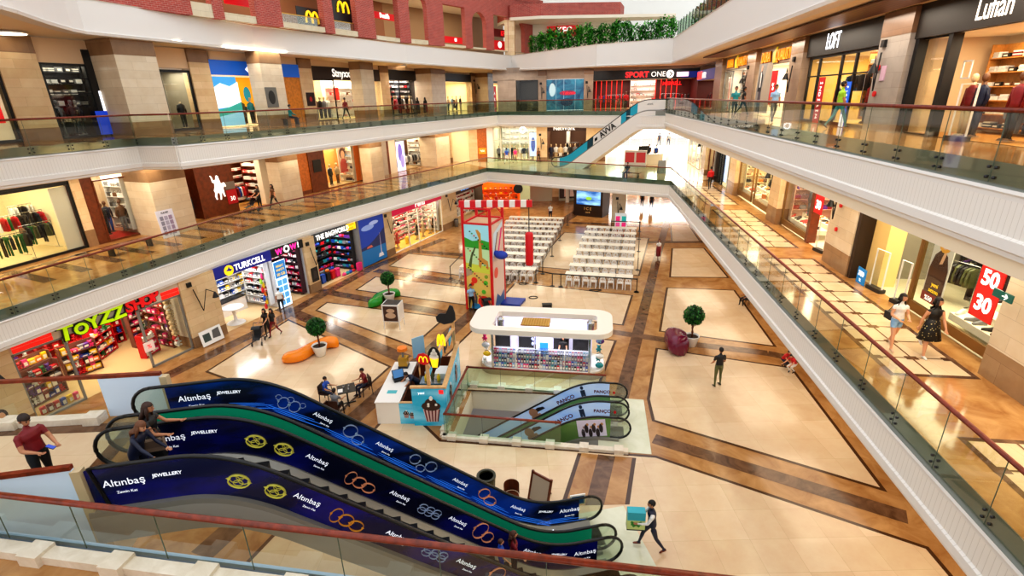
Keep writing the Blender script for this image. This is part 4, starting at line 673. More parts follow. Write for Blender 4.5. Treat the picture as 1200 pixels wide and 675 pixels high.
pier(RW, 23.5, 25.0, za, zb, -.35, .5, STONE, 0, .9); wall_lamp(RW, 23.9, 8.9, 'black wall lamp on the pier between two right-hand windows', -.35, .4)
side(RW, 25.05, za + .3, 6, .55, 6, ['handbag', 'shoe'], ['dark red', 'brown', 'black', 'purple', 'grey'], 'the right-hand shoe shop', 2.2, False, mt=mat('pinkish interior', '#c9a08a', .5, emit=.06)); room(RW, 25.0, 31.7, za, zb, 2.8, mat('pinkish interior', None), WDF, power=230, col=(1, .84, .62)); window(RW, 25.0, 28.6, za + .1, zb - .1, [], .08, BRZ, sill=.3); m = MB(); m.box(28.6, 28.9, -.1, .3, za, zb); struct(m.build('trim_door_post', WOODB, M=RW.m()))
platform_stack(RW, 25.1, .3, za + .3, 3.4, 1.4, .22, 'stepped white plinth below the suited mannequin', 2); shoe_rows(RW, 25.2, 28.3, .4, za + .52, 2, 8, .7, .22, 'below the suited mannequin')
mannequin(RW, 26.4, .8, za + .75, 'grey', 'grey', 'the right-hand shoe window', 'bald and suited', 'beige'); mannequin(RW, 25.5, 1.2, za + .75, 'dark red', 'brown', 'the right-hand shoe window', 'at the far side', 'pink')
poster(RW, 29.45, 7.0, .85, 1.6, flatm('#c4141c', .3), 'hanging red banner with white 50 and 30 at the shoe shop door', [('50', 0, 1.15, .55, WT, 1, .02), ('30', 0, .4, .55, WT, 1, .02)], d=-.1); rail(RW, 29.3, 1.0, za + .9, 1.8, 9, ['jacket'], ['black', 'dark red', 'brown', 'black'], 'the shoe shop doorway', 'upper'); rail(RW, 28.6, 2.0, za + .5, 2.6, 9, ['jacket'], ['black', 'brown', 'navy', 'black'], 'the shoe shop doorway', 'rear'); platform_stack(RW, 29.3, .8, za, 2.0, 1.0, .3, 'low white plinth in the shoe shop doorway', 1); shoe_rows(RW, 29.4, 31.2, .9, za + .3, 1, 5, .6, .2, 'shoe shop doorway')
gate(RW, 30.4, -.1, za, 'white security gate beside the red 50 and 30 hanging banner')
pier(RW, 31.7, 33.9, za, zb, -.5, .6, STONEG, 0, .85, mat_blocks('brown stone base', '#a98a68', '#9b7c5b', '#80654a', 1.6, .6, .25, .004)); m = MB(); m.box(33.9, 34.12, -.45, .5, za, zb); struct(m.build('trim_pier_edge', mat('dark wood pier', None), M=RW.m()))
wall_lamp(RW, 32.2, 9.0, 'black wall lamp on the pale pier left of the open shoe store', -.5, .45)
for k, (z, r) in enumerate(((8.0, .09), (7.0, .09))): t = thing('fire_alarm', f'small round red fire alarm on the pale pier, {["upper", "lower"][k]} of two', 'alarm', RW.m(32.5, -.52, z)); b = MB(); b.plate(blob(0, 0, r, r, 14)[::-1], -.05, 0); b.build('bell', REDP, t)
# open store by the two women
room(RW, 34.1, 41.65, za, zb, 3.6, mat('grey store wall', '#8f8878', .5), mat('pale store floor', '#d9cfae', .25), power=200, col=(1, .9, .66)); m = MB(); m.box(34.12, 35.1, .1, .7, za, zb); struct(m.build('wall_beige_return', mat('beige return', '#e6c37e', .5, emit=.1), M=RW.m()))
poster(RW, 34.75, za, .6, .62, flatm('#1878b4', .4), 'small blue board with 300 standing at the pier foot', [('300', 0, .4, .26, WT, 1, .01), ('TL', 0, .15, .14, WT)], d=-.35, stand=.01); gate(RW, 35.5, -.15, za, 'white security gate at the open store beside blue 300 board', .6); gate(RW, 36.8, -.05, za, 'white security gate left of the portrait banner', .4); m = MB(); m.box(37.2, 37.32, -.06, .06, za, zb); struct(m.build('trim_store_post', BRZ, M=RW.m()))
rail(RW, 35.9, 1.6, za, 1.2, 9, ['jacket'], ['black', 'black', 'grey', 'olive'], 'the open store', 'middle', .4); shelves(RW, 34.3, 41.5, 3.2, za + .3, 8, .46, 18, ['shoe', 'flat_box', 'shoe'], ['black', 'navy', 'purple', 'black', 'grey'], 'the open store', mt=DARK); shelves(RW, 0, 1.5, 0, 0, 7, .46, 7, ['shoe', 'handbag'], ['black', 'grey', 'navy'], 'the open store', 'middle island', mt=DARK, M=RW.m(36.2, 2.4, za, .2)); shelves(RW, 0, 1.6, 0, 0, 7, .42, 7, ['shoe'], ['black', 'grey', 'navy', 'purple'], 'the open store', 'island behind portrait', mt=DARK, M=RW.m(38.3, 2.0, za + .3, .2))
window(RW, 37.3, 41.6, za + .1, zb - .1, [], .08, BRZ, sill=.3)
poster(RW, 38.05, za + .55, .95, 2.5, flatm('#d8d2c4', .2), 'banner of a blond model in brown jacket in the store window', [('yeni', .05, .62, .2, YT), ('sezon', .05, .42, .2, YT), ('%50', -.1, .12, .22, WT)], shapes=[([(-.47, 0), (.47, 0), (.47, .3), (-.47, .3)], flatm('#8a1414', .2)), ([(-.42, .3), (.44, .3), (.42, 1.2), (.26, 1.62), (.1, 1.74), (-.1, 1.74), (-.3, 1.55), (-.42, 1.1)], flatm('#4a2a20')), ([(-.02, 1.3), (.08, 1.72), (.2, 1.7), (.12, 1.35)], flatm('#eec09a', .1)), (blob(.05, 2.05, .3, .36), flatm('#e8a83c', .2)), (blob(.06, 2.0, .15, .2), flatm('#eec09a', .1))], d=.12)
poster(RW, 40.38, 6.42, .85, 1.55, flatm('#c8201c', .35), 'tilted red banner with large white 50 and 30 in window', [('50', 0, 1.15, .6, WT, 1, .02), ('30', 0, .42, .6, WT, 1, .02)], d=-.06)
platform_stack(RW, 38.7, .35, za + .3, 2.8, 1.5, .22, 'stepped white plinth of shoes beside the two walking women', 3)
shoe_rows(RW, 38.8, 41.3, .4, za + .52, 3, 7, .5, .22, 'by the two walking women')
for k in range(6): product('handbag', ['black', 'orange', 'brown', 'black', 'red', 'red'][k], RW.m(38.75 + .42 * k, 1.7, za + .96) @ Matrix.Scale(1.15, 4), f'{["black","orange","brown","black","red","red"][k]} handbag on the top step, {ORD[k]} from the portrait banner', 'handbags on the top step')
t = thing('exit_sign', 'small green hanging exit sign with white arrow', 'sign', RW.m(42.0, -.9, 7.62)); b = MB(); b.box(-.3, .3, -.02, .02, 0, .2); b.build('board', mat('exit green', '#12564c', .4, emit=.3), t); text('→', .22, WT, t, Matrix.Translation((.1, -.03, .1)) @ STAND); b = MB(); b.box(-.01, .01, -.01, .01, .2, 1.7); b.build('hanger', DARK, t)
pier(RW, 41.65, 43.2, za, zb, -.6, .8, STONEG, 0, .85, MATS['brown stone base']); room(RW, 43.2, 50, za, zb, 5, CREAM, CLF, power=150)
TOPF = Frame((0, 0), (1, 0))
# ------------------------------------------------------------------ top floor, left side
zt, zu = Z2, ZU - .02
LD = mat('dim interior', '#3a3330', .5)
room(L1, -14, -1.5, zt, zu, 4, mat('white window wall', '#e9e2d6', .5), power=110, lamp=True); window(L1, -14, -1.2, zt, 14.4, [-4.5], .14, BLACK); wallband(L1, -14, -1.25, 14.35, zu, mat('dark sign band', None))
poster(L1, -2.55, 11.9, 1.7, 2.6, flatm('#e2181c', .4), 'red discount poster with big white 50 at the left edge', [('TÜM', 0, 2.3, .2, WT), ('ÜRÜNLERDE', 0, 1.9, .26, WT), ('50', 0, 1.3, .85, WT, 1, .03), ('İNDİRİM', 0, .7, .26, WT), ('%', -.6, 1.3, .4, WT)], d=-.1); pier(L1, -1.25, .35, zt, zu, -.15, .6, STONE, .75, .6); wallband(L1, .3, 10, 14.6, zu, mat('peach wall', '#e8c9a4', .6))
room(L1, .4, 3.2, zt, 14.6, 2, LD, power=45); window(L1, .4, 2.5, zt, 14.6, [], .1, BLACK, hcuts=[13.2, 13.9]); pier(L1, 2.45, 3.2, zt, 15.3, -.1, .3, mat('black door panel', '#1a1716', .4), 0, 0)
for k in range(4): mannequin(L1, .8 + .45 * k, .8 + .4 * (k % 2), zt + .1, ['black', 'grey', 'black', 'navy'][k], 'black', 'the dark top-left window', ORD[k] + ' from left', 'grey')
shelves(L1, .6, 2.9, 1.2, zt + 1.5, 4, .55, 6, ['folded_stack', 'box'], ['grey', 'black', 'white'], 'the dark top-left window', mt=DARK); poster(L1, 2.85, 12.0, .3, 1.3, mat('lit white strip', '#f4f6ff', .4, emit=1.2), 'narrow lit white notice on the black door panel'); poster(L1, 2.5, zt + .1, .6, 1.2, flatm('#1f4ad0', .4), 'bright blue notice low at the black door panel', d=-.2)
pier(L1, 5.9, 6.35, zt, 15.4, -.1, .5, mat('black door panel', None), 0, 0); room(L1, 6.3, 8.4, zt, 14.5, 2.5, mat('grey window wall', '#8f8878', .5), power=170); window(L1, 6.3, 8.35, zt, 14.5, [], .14, BLACK); mannequin(L1, 7.6, .45, zt + .12, 'black', 'black', 'the grey top-left window', 'headless', 'beige', head=False)
pier(L1, 8.35, 9.75, zt, zu, -.15, .6, STONE, .75, .6)
BLUE = mat('blue fascia sign', '#0f5ec4', .4, emit=.25); room(L1, 9.75, 17.6, zt, 14.3, 4, OFFW, power=170, col=(1, .93, .8)); wallband(L1, 9.75, 17.6, 15.2, zu, mat('peach wall', None)); sign(L1, 9.75, 17.6, 14.3, 15.2, BLUE, 'long blue shop sign with a white diamond behind the second column', d=-.15)
t = thing('diamond_emblem', 'white diamond on the blue shop sign', 'emblem', L1.m(13.0, -.16, 14.7)); b = MB(); b.plate([(-.5, 0), (0, .4), (.5, 0), (0, -.4)][::-1], -.03, 0); b.build('diamond', WT, t)
poster(L1, 10.75, zt + .1, 1.8, 3.1, flatm('#3f9ad8', .5), 'blue and white mountain poster in the colourful window', shapes=[([(-1, 2.4), (-.4, 2.7), (.3, 2.5), (1, 2.8), (1, 1.3), (-1, 1.1)], flatm('#dff0f8', .5)), ([(-1, 1.0), (0, 1.2), (1, 1.5), (1, .9), (-1, .6)], flatm('#36a89c', .3)), ([(-1, 0), (1, 0), (1, .9), (-1, .6)], flatm('#8fcbe8', .4))], d=-.05)
poster(L1, 12.6, zt + 1.3, 1.3, 1.9, flatm('#f2a313', .5), 'yellow poster in the colourful window', shapes=[(blob(.1, .8, .3, .5), flatm('#1d9ab0', .3))], d=.3)
for k in range(6): mannequin(L1, 12.0 + .38 * k, .25 + .3 * (k % 2), zt + .1, ['olive', 'black', 'teal', 'yellow', 'red', 'white'][k], ['brown', 'navy', 'black', 'beige', 'black', 'red'][k], 'the blue sign window', ORD[k] + ' from left', 'beige')
m = MB(); m.box(15.9, 17.6, -.05, .1, zt, 14.3); struct(m.build('door_1', mat('orange wood door', '#c67a26', .4, emit=.1, var=.2), M=L1.m())); poster(CB, .5, 12.2, 1.0, 1.3, flatm('#6d6a62', .1), 'grey photo poster on the second top column', shapes=[(blob(0, .65, .3, .45), flatm('#2c2a28', 0))], d=-.05)
pier(L1, 17.6, 19.0, zt, zu, -.15, .6, STONE, .75, .6); poster(L1, 18.4, 12.2, .9, 1.0, flatm('#2a0f10', 0), 'small dark square poster on the top floor pier', shapes=[(blob(0, .5, .15, .2), flatm('#a01c1c', .2))], d=-.2)
room(L1, 19.0, 28.2, zt, 14.3, 2.4, CREAM, CLF, power=170, col=(1, .9, .7)); sign(L1, 19.0, 28.4, 14.2, 15.2, mat('brown black sign', '#2a1a15', .5), 'dark brown shop sign with white rounded letters', [('Stnyxx', 22.6, 14.72, .85, WT, 1, .015)]); wallband(L1, 19, 35.6, 15.2, zu, mat('peach wall', None)); window(L1, 19.0, 21.6, zt, 14.2, [], .07, BLACK)
for k in range(5): mannequin(L1, 19.5 + .5 * k, .8, zt + .1, ['pale blue', 'brown', 'black', 'grey', 'white'][k], ['pale blue', 'grey', 'black', 'navy', 'black'][k], 'the rounded-letter window', ORD[k] + ' from left', 'beige')
shelves(L1, 21.8, 26, 1.2, zt + .1, 5, .6, 6, ['folded_stack', 'box'], ['red', 'brown', 'white', 'beige'], 'the rounded-letter shop'); poster(L1, 22.5, 12.6, .7, 1.0, flatm('#d8281c', .3), 'small red notice inside shop under white rounded letters', d=.6)
pier(L1, 28.2, 29.6, zt, zu, -.15, .6, STONE, .75, .6)
room(L1, 29.6, 36, zt, 14.4, 2.4, mat('dim interior', None), power=190, col=(1, .85, .8)); sign(L1, 29.6, 36, 14.4, 15.3, BLACK, 'plain black shop sign over the red dress window', d=-.15); window(L1, 29.6, 36, zt, 14.4, [31.5, 33.5], .06, BLACK)
for k in range(8): mannequin(L1, 30.0 + .72 * k, .7 + .25 * (k % 2), zt + .1, ['white', 'white', 'red', 'red', 'black', 'white', 'beige', 'white'][k], 'black', 'the red dress window', ORD[k] + ' from left', 'beige', dress=True)
shelves(L1, 29.9, 35.8, 1.4, zt + 1.6, 4, .5, 10, ['folded_stack', 'handbag'], ['red', 'black', 'white', 'grey'], 'the red dress shop', mt=DARK)
room(L1, 41, 48, zt, 14.4, 4, CREAM, CLF, power=190, col=(1, .86, .6)); sign(L1, 41, 48, 14.4, 15.3, BLACK, 'plain black shop sign past the pale far column', d=-.15); wallband(L1, 41, 62, 15.3, zu, mat('peach wall', None)); rail(L1, 42.5, 1.5, zt, 4.4, 11, ['jacket', 'dress'], ['beige', 'white', 'brown', 'black'], 'the amber far shop', 'front')
for k in range(4): mannequin(L1, 43 + 1.1 * k, .7, zt, ['white', 'pale blue', 'beige', 'black'][k], ['black', 'white', 'navy', 'beige'][k], 'the amber far shop', ORD[k] + ' from left', 'beige')
pier(L1, 48, 50, zt, zu, -.2, .6, STONE, .6, .6); wall_lamp(L1, 48.7, 14.6, 'black wall lamp on the far left pier of the top floor', -.2, .4); 
room(L1, 54.6, 59, zt, 14.4, 3, CREAM, power=120); sign(L1, 54.6, 59, 14.4, 15.2, BLACK, 'small black shop sign at the far left corner', d=-.1); poster(L1, 55.6, zt + .1, 1.3, 2.9, flatm('#d8201c', .4), 'tall red banner with white letters at the far left corner', [('A', 0, 1.9, .6, WT), ('K', 0, 1.1, .6, WT)], d=-.1); mannequin(L1, 57.5, .6, zt, 'black', 'black', 'the far left corner shop', 'single', 'brown')
t = thing('hanging_sign', 'small lit pink exit sign at the far left corner', 'sign', L1.m(59.5, -.5, 14.6)); b = MB(); b.box(-.7, .7, -.04, .04, 0, .45); b.build('board', mat('pink lit board', '#f2c9d8', .4, emit=.9), t); text('ÇIKIŞ', .3, RT, t, Matrix.Translation((0, -.06, .22)) @ STAND)
pier(L1, 59, 62, zt, 15.8, -.2, .6, STONE, .6, .6)
# ------------------------------------------------------------------ top floor, far side
TAUPE = mat_blocks('taupe panels', '#a8937e', '#9d8874', '#84705d', 1.2, .5, .3, .004)
zf = 15.1
wallband(FW, 5.5, 36, 14.2, zf + .4, TAUPE); pier(FW, 6, 8.1, zt, 14.3, -.02, .3, TAUPE, 0, 0); room(FW, 8.1, 10.6, zt, 14.2, 3, mat('dim interior', None), power=50); window(FW, 8.1, 10.6, zt, 14.2, [], .08, BLACK); pier(FW, 10.6, 11.5, zt, zf, -.2, .4, TAUPE, .5, 0); wall_lamp(FW, 10.9, 13.8, 'black wall lamp left of the blue advert wall', -.2, .35)
t = poster(FW, 13.55, zt + .02, 4.1, 3.15, mat_veins('blue advert', '#1c4a7a', '#3f9cc0', .3, .9, 5), 'blue advert wall with a small red lettering in the middle', [('Yakında', .45, 1.75, .45, RT)], shapes=[([(-.15, 0), (-.1, 0), (-.1, 3.15), (-.15, 3.15)], flatm('#9cc3d8')), ([(-1.0, 0), (-.96, 0), (-.96, 3.15), (-1.0, 3.15)], flatm('#9cc3d8')), ([(1.1, 0), (1.14, 0), (1.14, 3.15), (1.1, 3.15)], flatm('#9cc3d8')), (blob(.3, 1.75, .9, .25), flatm('#8d2a4a', .3)), (blob(-1.4, 2.1, .35, .7), flatm('#bfe0ea')), (blob(.2, .8, .7, .4), flatm('#17355c'))], d=-.1)
pier(FW, 15.6, 16.6, zt, zf, -.2, .4, TAUPE, .5, 0); wall_lamp(FW, 15.9, 13.8, 'black wall lamp right of the blue advert wall', -.2, .35)
room(FW, 16.6, 27.6, zt, 14.0, 5, mat('dark red interior', '#5a1a18', .5), power=130, col=(1, .86, .76)); sign(FW, 16.6, 27.6, 13.95, 14.9, BLACK, 'wide black sports shop sign with red and white letters', [('SPORT', 21.2, 14.4, .78, RT, 1.05, .03), ('ONE', 23.4, 14.4, .72, WT, 1.0, .0)])
t = thing('round_emblem', 'white disc emblem at the end of the sports shop sign', 'emblem', FW.m(24.6, -.14, 14.4)); b = MB(); b.plate(blob(0, 0, .4, .4, 20)[::-1], -.03, 0); b.build('disc', WT, t); b = MB(); b.plate([(-.12, .25), (.12, 0), (-.12, -.25), (.02, -.25), (.26, 0), (.02, .25)][::-1], -.05, -.03); b.build('chevron', BLACK, t)
t = thing('hanging_sign', 'pale lit sign hanging before the sports shop sign', 'sign', FW.m(25.8, -.7, 14.1)); b = MB(); b.box(-.6, .6, -.04, .04, 0, .45); b.build('board', mat('pink lit board', None), t)
b = thing('blue_sign', 'blue block at the right of the black sports shop sign', 'sign', FW.m(25.2, -.12, 14.0)); m = MB(); m.box(.6, 2.3, 0, .03, 0, .6); m.build('board', mat('navy lit', '#1b2f8c', .4, emit=.3), b)
for k in range(11): t = thing('red_light_post', f'slim red lit post in the sports shop front, {ORD[k]} from the left', 'light', FW.m(16.9 + (.55 * k if k < 6 else .55 * k + 3.0), .1, zt), 'red lit posts of the sports shop'); m = MB(); m.box(0, .07, 0, .07, 0, 2.9); m.build('post', mat('red glow', '#e8251c', .4, emit=1.2), t)
poster(FW, 25.0, 13.2, 2.6, .55, flatm('#4a0f10', .1), 'dark red inner sign with red letters in sports shop', [('MERRELL', 0, .27, .5, RT, 1, .02)], d=.8); rail(FW, 17.2, 1.6, zt, 2.8, 11, ['jacket'], ['blue', 'navy', 'black', 'red'], 'the sports shop', 'left side'); shelves(FW, 20.8, 23.6, 3.5, zt + .1, 5, .55, 8, ['shoe', 'box', 'shoe'], ['white', 'grey', 'red', 'white'], 'the sports shop', 'middle wall'); rail(FW, 24, 1.4, zt, 3, 10, ['jacket'], ['black', 'grey', 'navy', 'red'], 'the sports shop', 'right side'); mannequin(FW, 20.2, .6, zt, 'red', 'black', 'the sports shop', 'by the middle doorway', 'brown')
pier(FW, 27.6, 29.0, zt, zf, -.3, .4, TAUPE, .5, 0)
# ------------------------------------------------------------------ top floor, right side
zr = 15.0
wallband(RW, -6, 60, 14.95, 15.3, TAUPE, -.02, .3)
room(RW, -2.6, 5.9, zt, 13.6, 4, mat('dark red interior', None), power=70); sign(RW, -2.6, 5.9, 13.6, 14.5, mat('navy lit', None), 'sign in red, white and blue above the dark red corner shop', [('INTER', .5, 14.0, .7, WT, 1, .02)], d=-.1); b = thing('red_sign', 'red half of the corner shop sign', 'sign', RW.m(-2.5, -.13, 13.7)); m = MB(); m.box(0, 2.2, 0, .02, 0, .7); m.build('board', mat('red glow', None), b)
rail(RW, -1, 1, zt, 4, 9, ['jacket'], ['red', 'dark red', 'black'], 'the dark red corner shop', 'front'); pier(RW, 5.9, 8.3, zt, zr, -.3, .5, TAUPE, .5, 0); wallband(RW, 8.3, 15.3, 14.1, 15, TAUPE); wallband(RW, 17.2, 23.6, 14.0, 15, TAUPE)
AM = mat('amber lit letters', '#f59a1a', .4, emit=.55)
for k, (s0, s1, zz) in enumerate(((8.3, 14.9, 14.5), (17.0, 23.2, 14.4))):
    t = thing('lit_sign', f'amber lit capital letters over the boutique, {["far", "near"][k]} of two', 'sign', RW.m(s0, -.06, zz)); w = s1 - s0
    for x, tx in ((w * .26, 'DURA'), (w * .74, 'QUALITY')): text(tx, .86, mat('letter edge', '#7a2c08', .5), t, Matrix.Translation((x, .02, 0)) @ STAND, 'letter_edge', .05, bold=.02, sx=.72 * w / 6.4); text(tx, .86, AM, t, Matrix.Translation((x, -.06, 0)) @ STAND, 'letters', .03, bold=0, sx=.72 * w / 6.4)
    m = MB(); m.plate([(w * .47, -.35), (w * .53, -.35), (w * .55, .5), (w * .45, .2)], -.06, .0); m.build('emblem', mat('gold emblem', '#c9b52a', .4, emit=.6), t)
room(RW, 8.3, 15.3, zt, 14.1, 3.5, mat('white boutique', '#f0e4cf', .5, emit=.15), CLF, power=170); room(RW, 17.2, 23.6, zt, 14.0, 3.5, mat('white boutique', None), CLF, power=200); window(RW, 8.4, 10.8, zt, 14.0, [], .07, GREY)
shelves(RW, 8.5, 15, 1.2, zt + .1, 6, .5, 12, ['handbag', 'shoe', 'box'], ['black', 'brown', 'beige', 'grey'], 'the far boutique on the top right', mt=WHITE); shelves(RW, 20.2, 23.4, .8, zt + .2, 6, .45, 7, ['shoe', 'handbag', 'box'], ['black', 'grey', 'beige', 'brown'], 'the near boutique on the top right', mt=WHITE)
poster(RW, 18.6, zt + .2, 2.6, 2.9, flatm('#8c8a86', .2), 'large photo of a man in a dark jacket in boutique window', shapes=[([(-1.3, 0), (1.3, 0), (1.3, 2.9), (.4, 2.9), (-.2, 1.4)], flatm('#a89c8c', .2)), ([(-.9, 0), (-.55, 0), (-.45, 1.3), (-.75, 1.3)], flatm('#4a4652')), ([(-.45, 0), (-.15, .0), (-.3, 1.3), (-.6, 1.3)], flatm('#55505c')), ([(-1.0, 1.25), (-.35, 1.25), (-.25, 2.2), (-.55, 2.5), (-.85, 2.4)], flatm('#23252c')), ([(-.72, 1.5), (-.52, 1.5), (-.5, 2.4), (-.7, 2.4)], flatm('#e6e4e0', .2)), (blob(-.6, 2.62, .13, .19), flatm('#d4a488'))], d=-.06)
poster(RW, 20.6, zt + .7, 1.0, 1.9, flatm('#c8181c', .3), 'slanted red banner beside the large photo of a man', [('%', 0, 1.0, .6, WT)], d=-.1)
pier(RW, 15.3, 17.2, zt, zr, -.3, .5, TAUPE, .75, 0); wall_lamp(RW, 15.8, 14.0, 'black jointed wall lamp between the two amber-lit boutiques', -.3, .5); pier(RW, 23.5, 25.2, zt, zr, -.35, .5, TAUPE, .75, 0); wall_lamp(RW, 24.2, 14.0, 'black jointed wall lamp left of the black sign with cool white letters', -.35, .5)
sign(RW, 25.3, 32.5, 14.0, 15.0, mat('matt black sign', '#121214', .5), 'matt black shop sign with cool white block letters', [('LOFT', 28.1, 14.5, .95, GLOWC, .6, 0)], d=-.2); LO = mat('ochre interior', '#d3ad5c', .5, emit=.12); room(RW, 25.4, 32.4, zt, 14.0, 4, LO, CLF, power=190, col=(1, .86, .58)); window(RW, 25.4, 32.4, zt, 14.0, [26.6, 28.9, 30.2], .12, BLACK, hcuts=[13.1])
shelves(RW, 28.4, 32.2, 1.3, zt + .2, 5, .55, 9, ['folded_stack', 'handbag'], ['black', 'grey', 'brown', 'beige'], 'the ochre shop', mt=WOODL); mannequin(RW, 27.6, .6, zt + .1, 'black', 'black', 'the ochre shop window', 'dark coated, beside the tall red banner', 'grey'); mannequin(RW, 30.6, .6, zt + .1, 'red', 'navy', 'the ochre shop window', 'in bright red', 'brown'); mannequin(RW, 29.9, .9, zt + .1, 'dark red', 'black', 'the ochre shop window', 'in deep red', 'brown'); rail(RW, 28.9, .5, zt + .7, 1.2, 7, ['jacket'], ['black', 'grey', 'black'], 'the ochre shop', 'left half'); rail(RW, 30.6, .8, zt + 1.1, 1.6, 8, ['jacket'], ['black', 'red', 'grey'], 'the ochre shop', 'right half')
t = poster(RW, 28.0, zt + .02, .62, 2.0, flatm('#b3141c', .25), 'tall red banner with white letters running down it', d=-.35); [text(ch, .3, WT, t, Matrix.Translation((.0, -.012, 1.75 - .24 * k)) @ Matrix.Rotation(pi / 2, 4, 'Y') @ STAND, ext=.006) for k, ch in enumerate('İNDİRİM')]
t = poster(RW, 31.0, zt + .02, .42, 1.75, flatm('#1a5fd0', .5), 'narrow blue and white standing banner', shapes=[([(-.21, 0), (.21, 0), (.21, .5), (-.21, .5)], flatm('#e6ecf8', .5))], d=-.5); [text(ch, .2, WT, t, Matrix.Translation((.0, -.012, 1.55 - .16 * k)) @ Matrix.Rotation(pi / 2, 4, 'Y') @ STAND, ext=.006) for k, ch in enumerate('FIRSAT')]
PG = mat_blocks('grey stone pier', '#a39c96', '#968f88', '#7d766f', 1.4, .5, .3, .004); pier(RW, 32.6, 34.5, zt, zr, -.4, .5, PG, .8, 0, mat_blocks('brown stone cap', '#7d5f48', '#70543e', '#5c4532', 1.4, .6, .3, .004)); wall_lamp(RW, 33.0, 14.0, 'black jointed wall lamp on the grey stone pier', -.4, .6)
for k, z in enumerate((13.2, 12.3)): t = thing('fire_alarm', f'small red fire alarm on the grey top floor pier, {["upper", "lower"][k]}', 'alarm', RW.m(32.95 + .1 * k, -.42, z)); b = MB(); b.plate(blob(0, 0, .1, .1, 14)[::-1], -.05, 0); b.build('bell', REDP, t)
poster(RW, 33.3, 12.75, .3, .5, flatm('#c9a8bc', .1), 'small pink printed notice on the grey stone pier', d=-.43)
sign(RW, 34.5, 46, 14.0, 15.1, mat('charcoal sign', '#1b1512', .5), 'charcoal shop sign with large white rounded letters', [('Lufian', 37.95, 14.46, .82, mat('warm lit letters', '#fff2e2', .4, emit=1.4), .72, 0)], d=-.25, th=.2); room(RW, 34.5, 46, zt, 14.0, 2.6, mat('warm store wall', '#d9bd96', .5, emit=.05), WOODL, power=120, col=(1, .84, .58), ceilm=CREAM)
m = MB(); [m.box(x, x + .2, -.2, .1, zt, 14.0) for x in (34.5, 36.2)]; struct(m.build('trim_black_frames', mat('matt black sign', None), M=RW.m())); window(RW, 34.6, 36.2, zt, 14.0, [], .05, BLACK); shelves(RW, 34.9, 42, 1.9, zt + .1, 6, .42, 17, ['folded_stack', 'flat_box'], ['white', 'dark red', 'navy', 'brown', 'white', 'black'], 'the large-letter store', mt=WOODL)
pm = mannequin(RW, 36.75, .5, zt + .05, 'dark red', 'beige', 'the large-letter store', 'left of pair', 'beige'); mannequin(RW, 37.2, .5, zt + .05, 'navy', 'navy', 'the large-letter store', 'right of pair', 'brown'); mannequin(RW, 38.6, .5, zt + .05, 'dark red', 'black', 'the large-letter store', 'near right end', 'brown'); rail(RW, 38.1, .9, zt - .2, 2.2, 9, ['jacket', 'trousers'], ['grey', 'dark red', 'navy', 'white'], 'the large-letter store', 'right')
for k, (s, z, w) in enumerate(((35.7, 12.55, .45), (35.75, 12.05, .28), (35.8, 11.6, .3), (36.55, 12.7, .4))):
    t = thing('picture_frame', f'white picture frame in the window, {ORD[k]} of four', 'picture frame', RW.m(s, .3, z)); b = MB(); b.box(-w / 2, w / 2, 0, .03, 0, .04); b.box(-w / 2, w / 2, 0, .03, w * 1.3 - .04, w * 1.3); b.box(-w / 2, -w / 2 + .04, 0, .03, 0, w * 1.3); b.box(w / 2 - .04, w / 2, 0, .03, 0, w * 1.3); b.build('frame', WHITE, t)
gate(RW, 37.9, -.3, zt, 'white security gate below the charcoal sign', .55)
disc_lights(TOPF, [at2(x, y, ZU - .02) for x, y in ((10, 38), (83, 51.5), (207, 59.5), (343, 70.5), (393, 74.5), (455, 77))], ZU - .01, 'round ceiling light over the top left gallery', 'round ceiling lights, top left gallery', .62)
# ------------------------------------------------------------------ brick food court front
ZB = 17.25
_c = E3[12]; BA = Frame((E3[8][0] - .45, E3[8][1] + .2), (_c[0] - .45, _c[1] + .2)); BB = Frame((_c[0] - .45, _c[1] + .2), (.2, 62.4))
def brick_front(fr, x0, x1, ops, top, name):
    """ops: (s0, s1, sill, head, arched)"""
    m = MB(); d0, d1 = -.05, .45; cur = x0; sills = MB()
    for s0, s1, zs, zh, arch in ops:
        m.box(cur, s0, d0, d1, ZB, top); cur = s1
        if arch:
            r = (s1 - s0) / 2; c = (s0 + s1) / 2; poly = [(s0, top), (s0, zh - r)] + [(c - r * cos(a), zh - r + r * sin(a)) for a in [pi * i / 10 for i in range(1, 10)]] + [(s1, zh - r), (s1, top)]
            i = m.add([(x, d0, z) for x, z in poly] + [(x, d1, z) for x, z in poly]); n = len(poly)
            for j in range(1, n - 2): m.face(i + j, i + j + 1, i + n + j + 1, i + n + j)
            for j in range(1, n - 2):
                xa, xb = poly[j][0], poly[j + 1][0]; za_, zb_ = poly[j][1], poly[j + 1][1]; m.quad((xa, d0, za_), (xb, d0, zb_), (xb, d0, top), (xa, d0, top))
        else: m.box(s0, s1, d0, d1, zh, top)
        sills.box(s0, s1, d0 + .06, d1, ZB, zs)
    m.box(cur, x1, d0, d1, ZB, top); m.box(x0, x1, d0 - .1, d0, top - .5, top - .3)
    struct(m.build('wall_brick_' + name, BRICK, M=fr.m())); struct(sills.build('trim_sill_' + name, mat_blocks('cream stone sill', '#ddd0b4', '#d3c5a6', '#b8a988', 1.2, .45, .4, .006), M=fr.m()))
def op(fr, xl, xr, yb, yt, arch=0): a, zl = fr.px(xl, yb); b, _ = fr.px(xr, yb); _, zh = fr.px((xl + xr) / 2, yt); return (a, b, zl, zh, arch)
oa = [op(BA, 222, 247, 1, -60), op(BA, 262, 299, 14, -60), op(BA, 331, 380, 25, -45), op(BA, 392, 419, 33, -32), op(BA, 440.5, 472, 41, -18)]
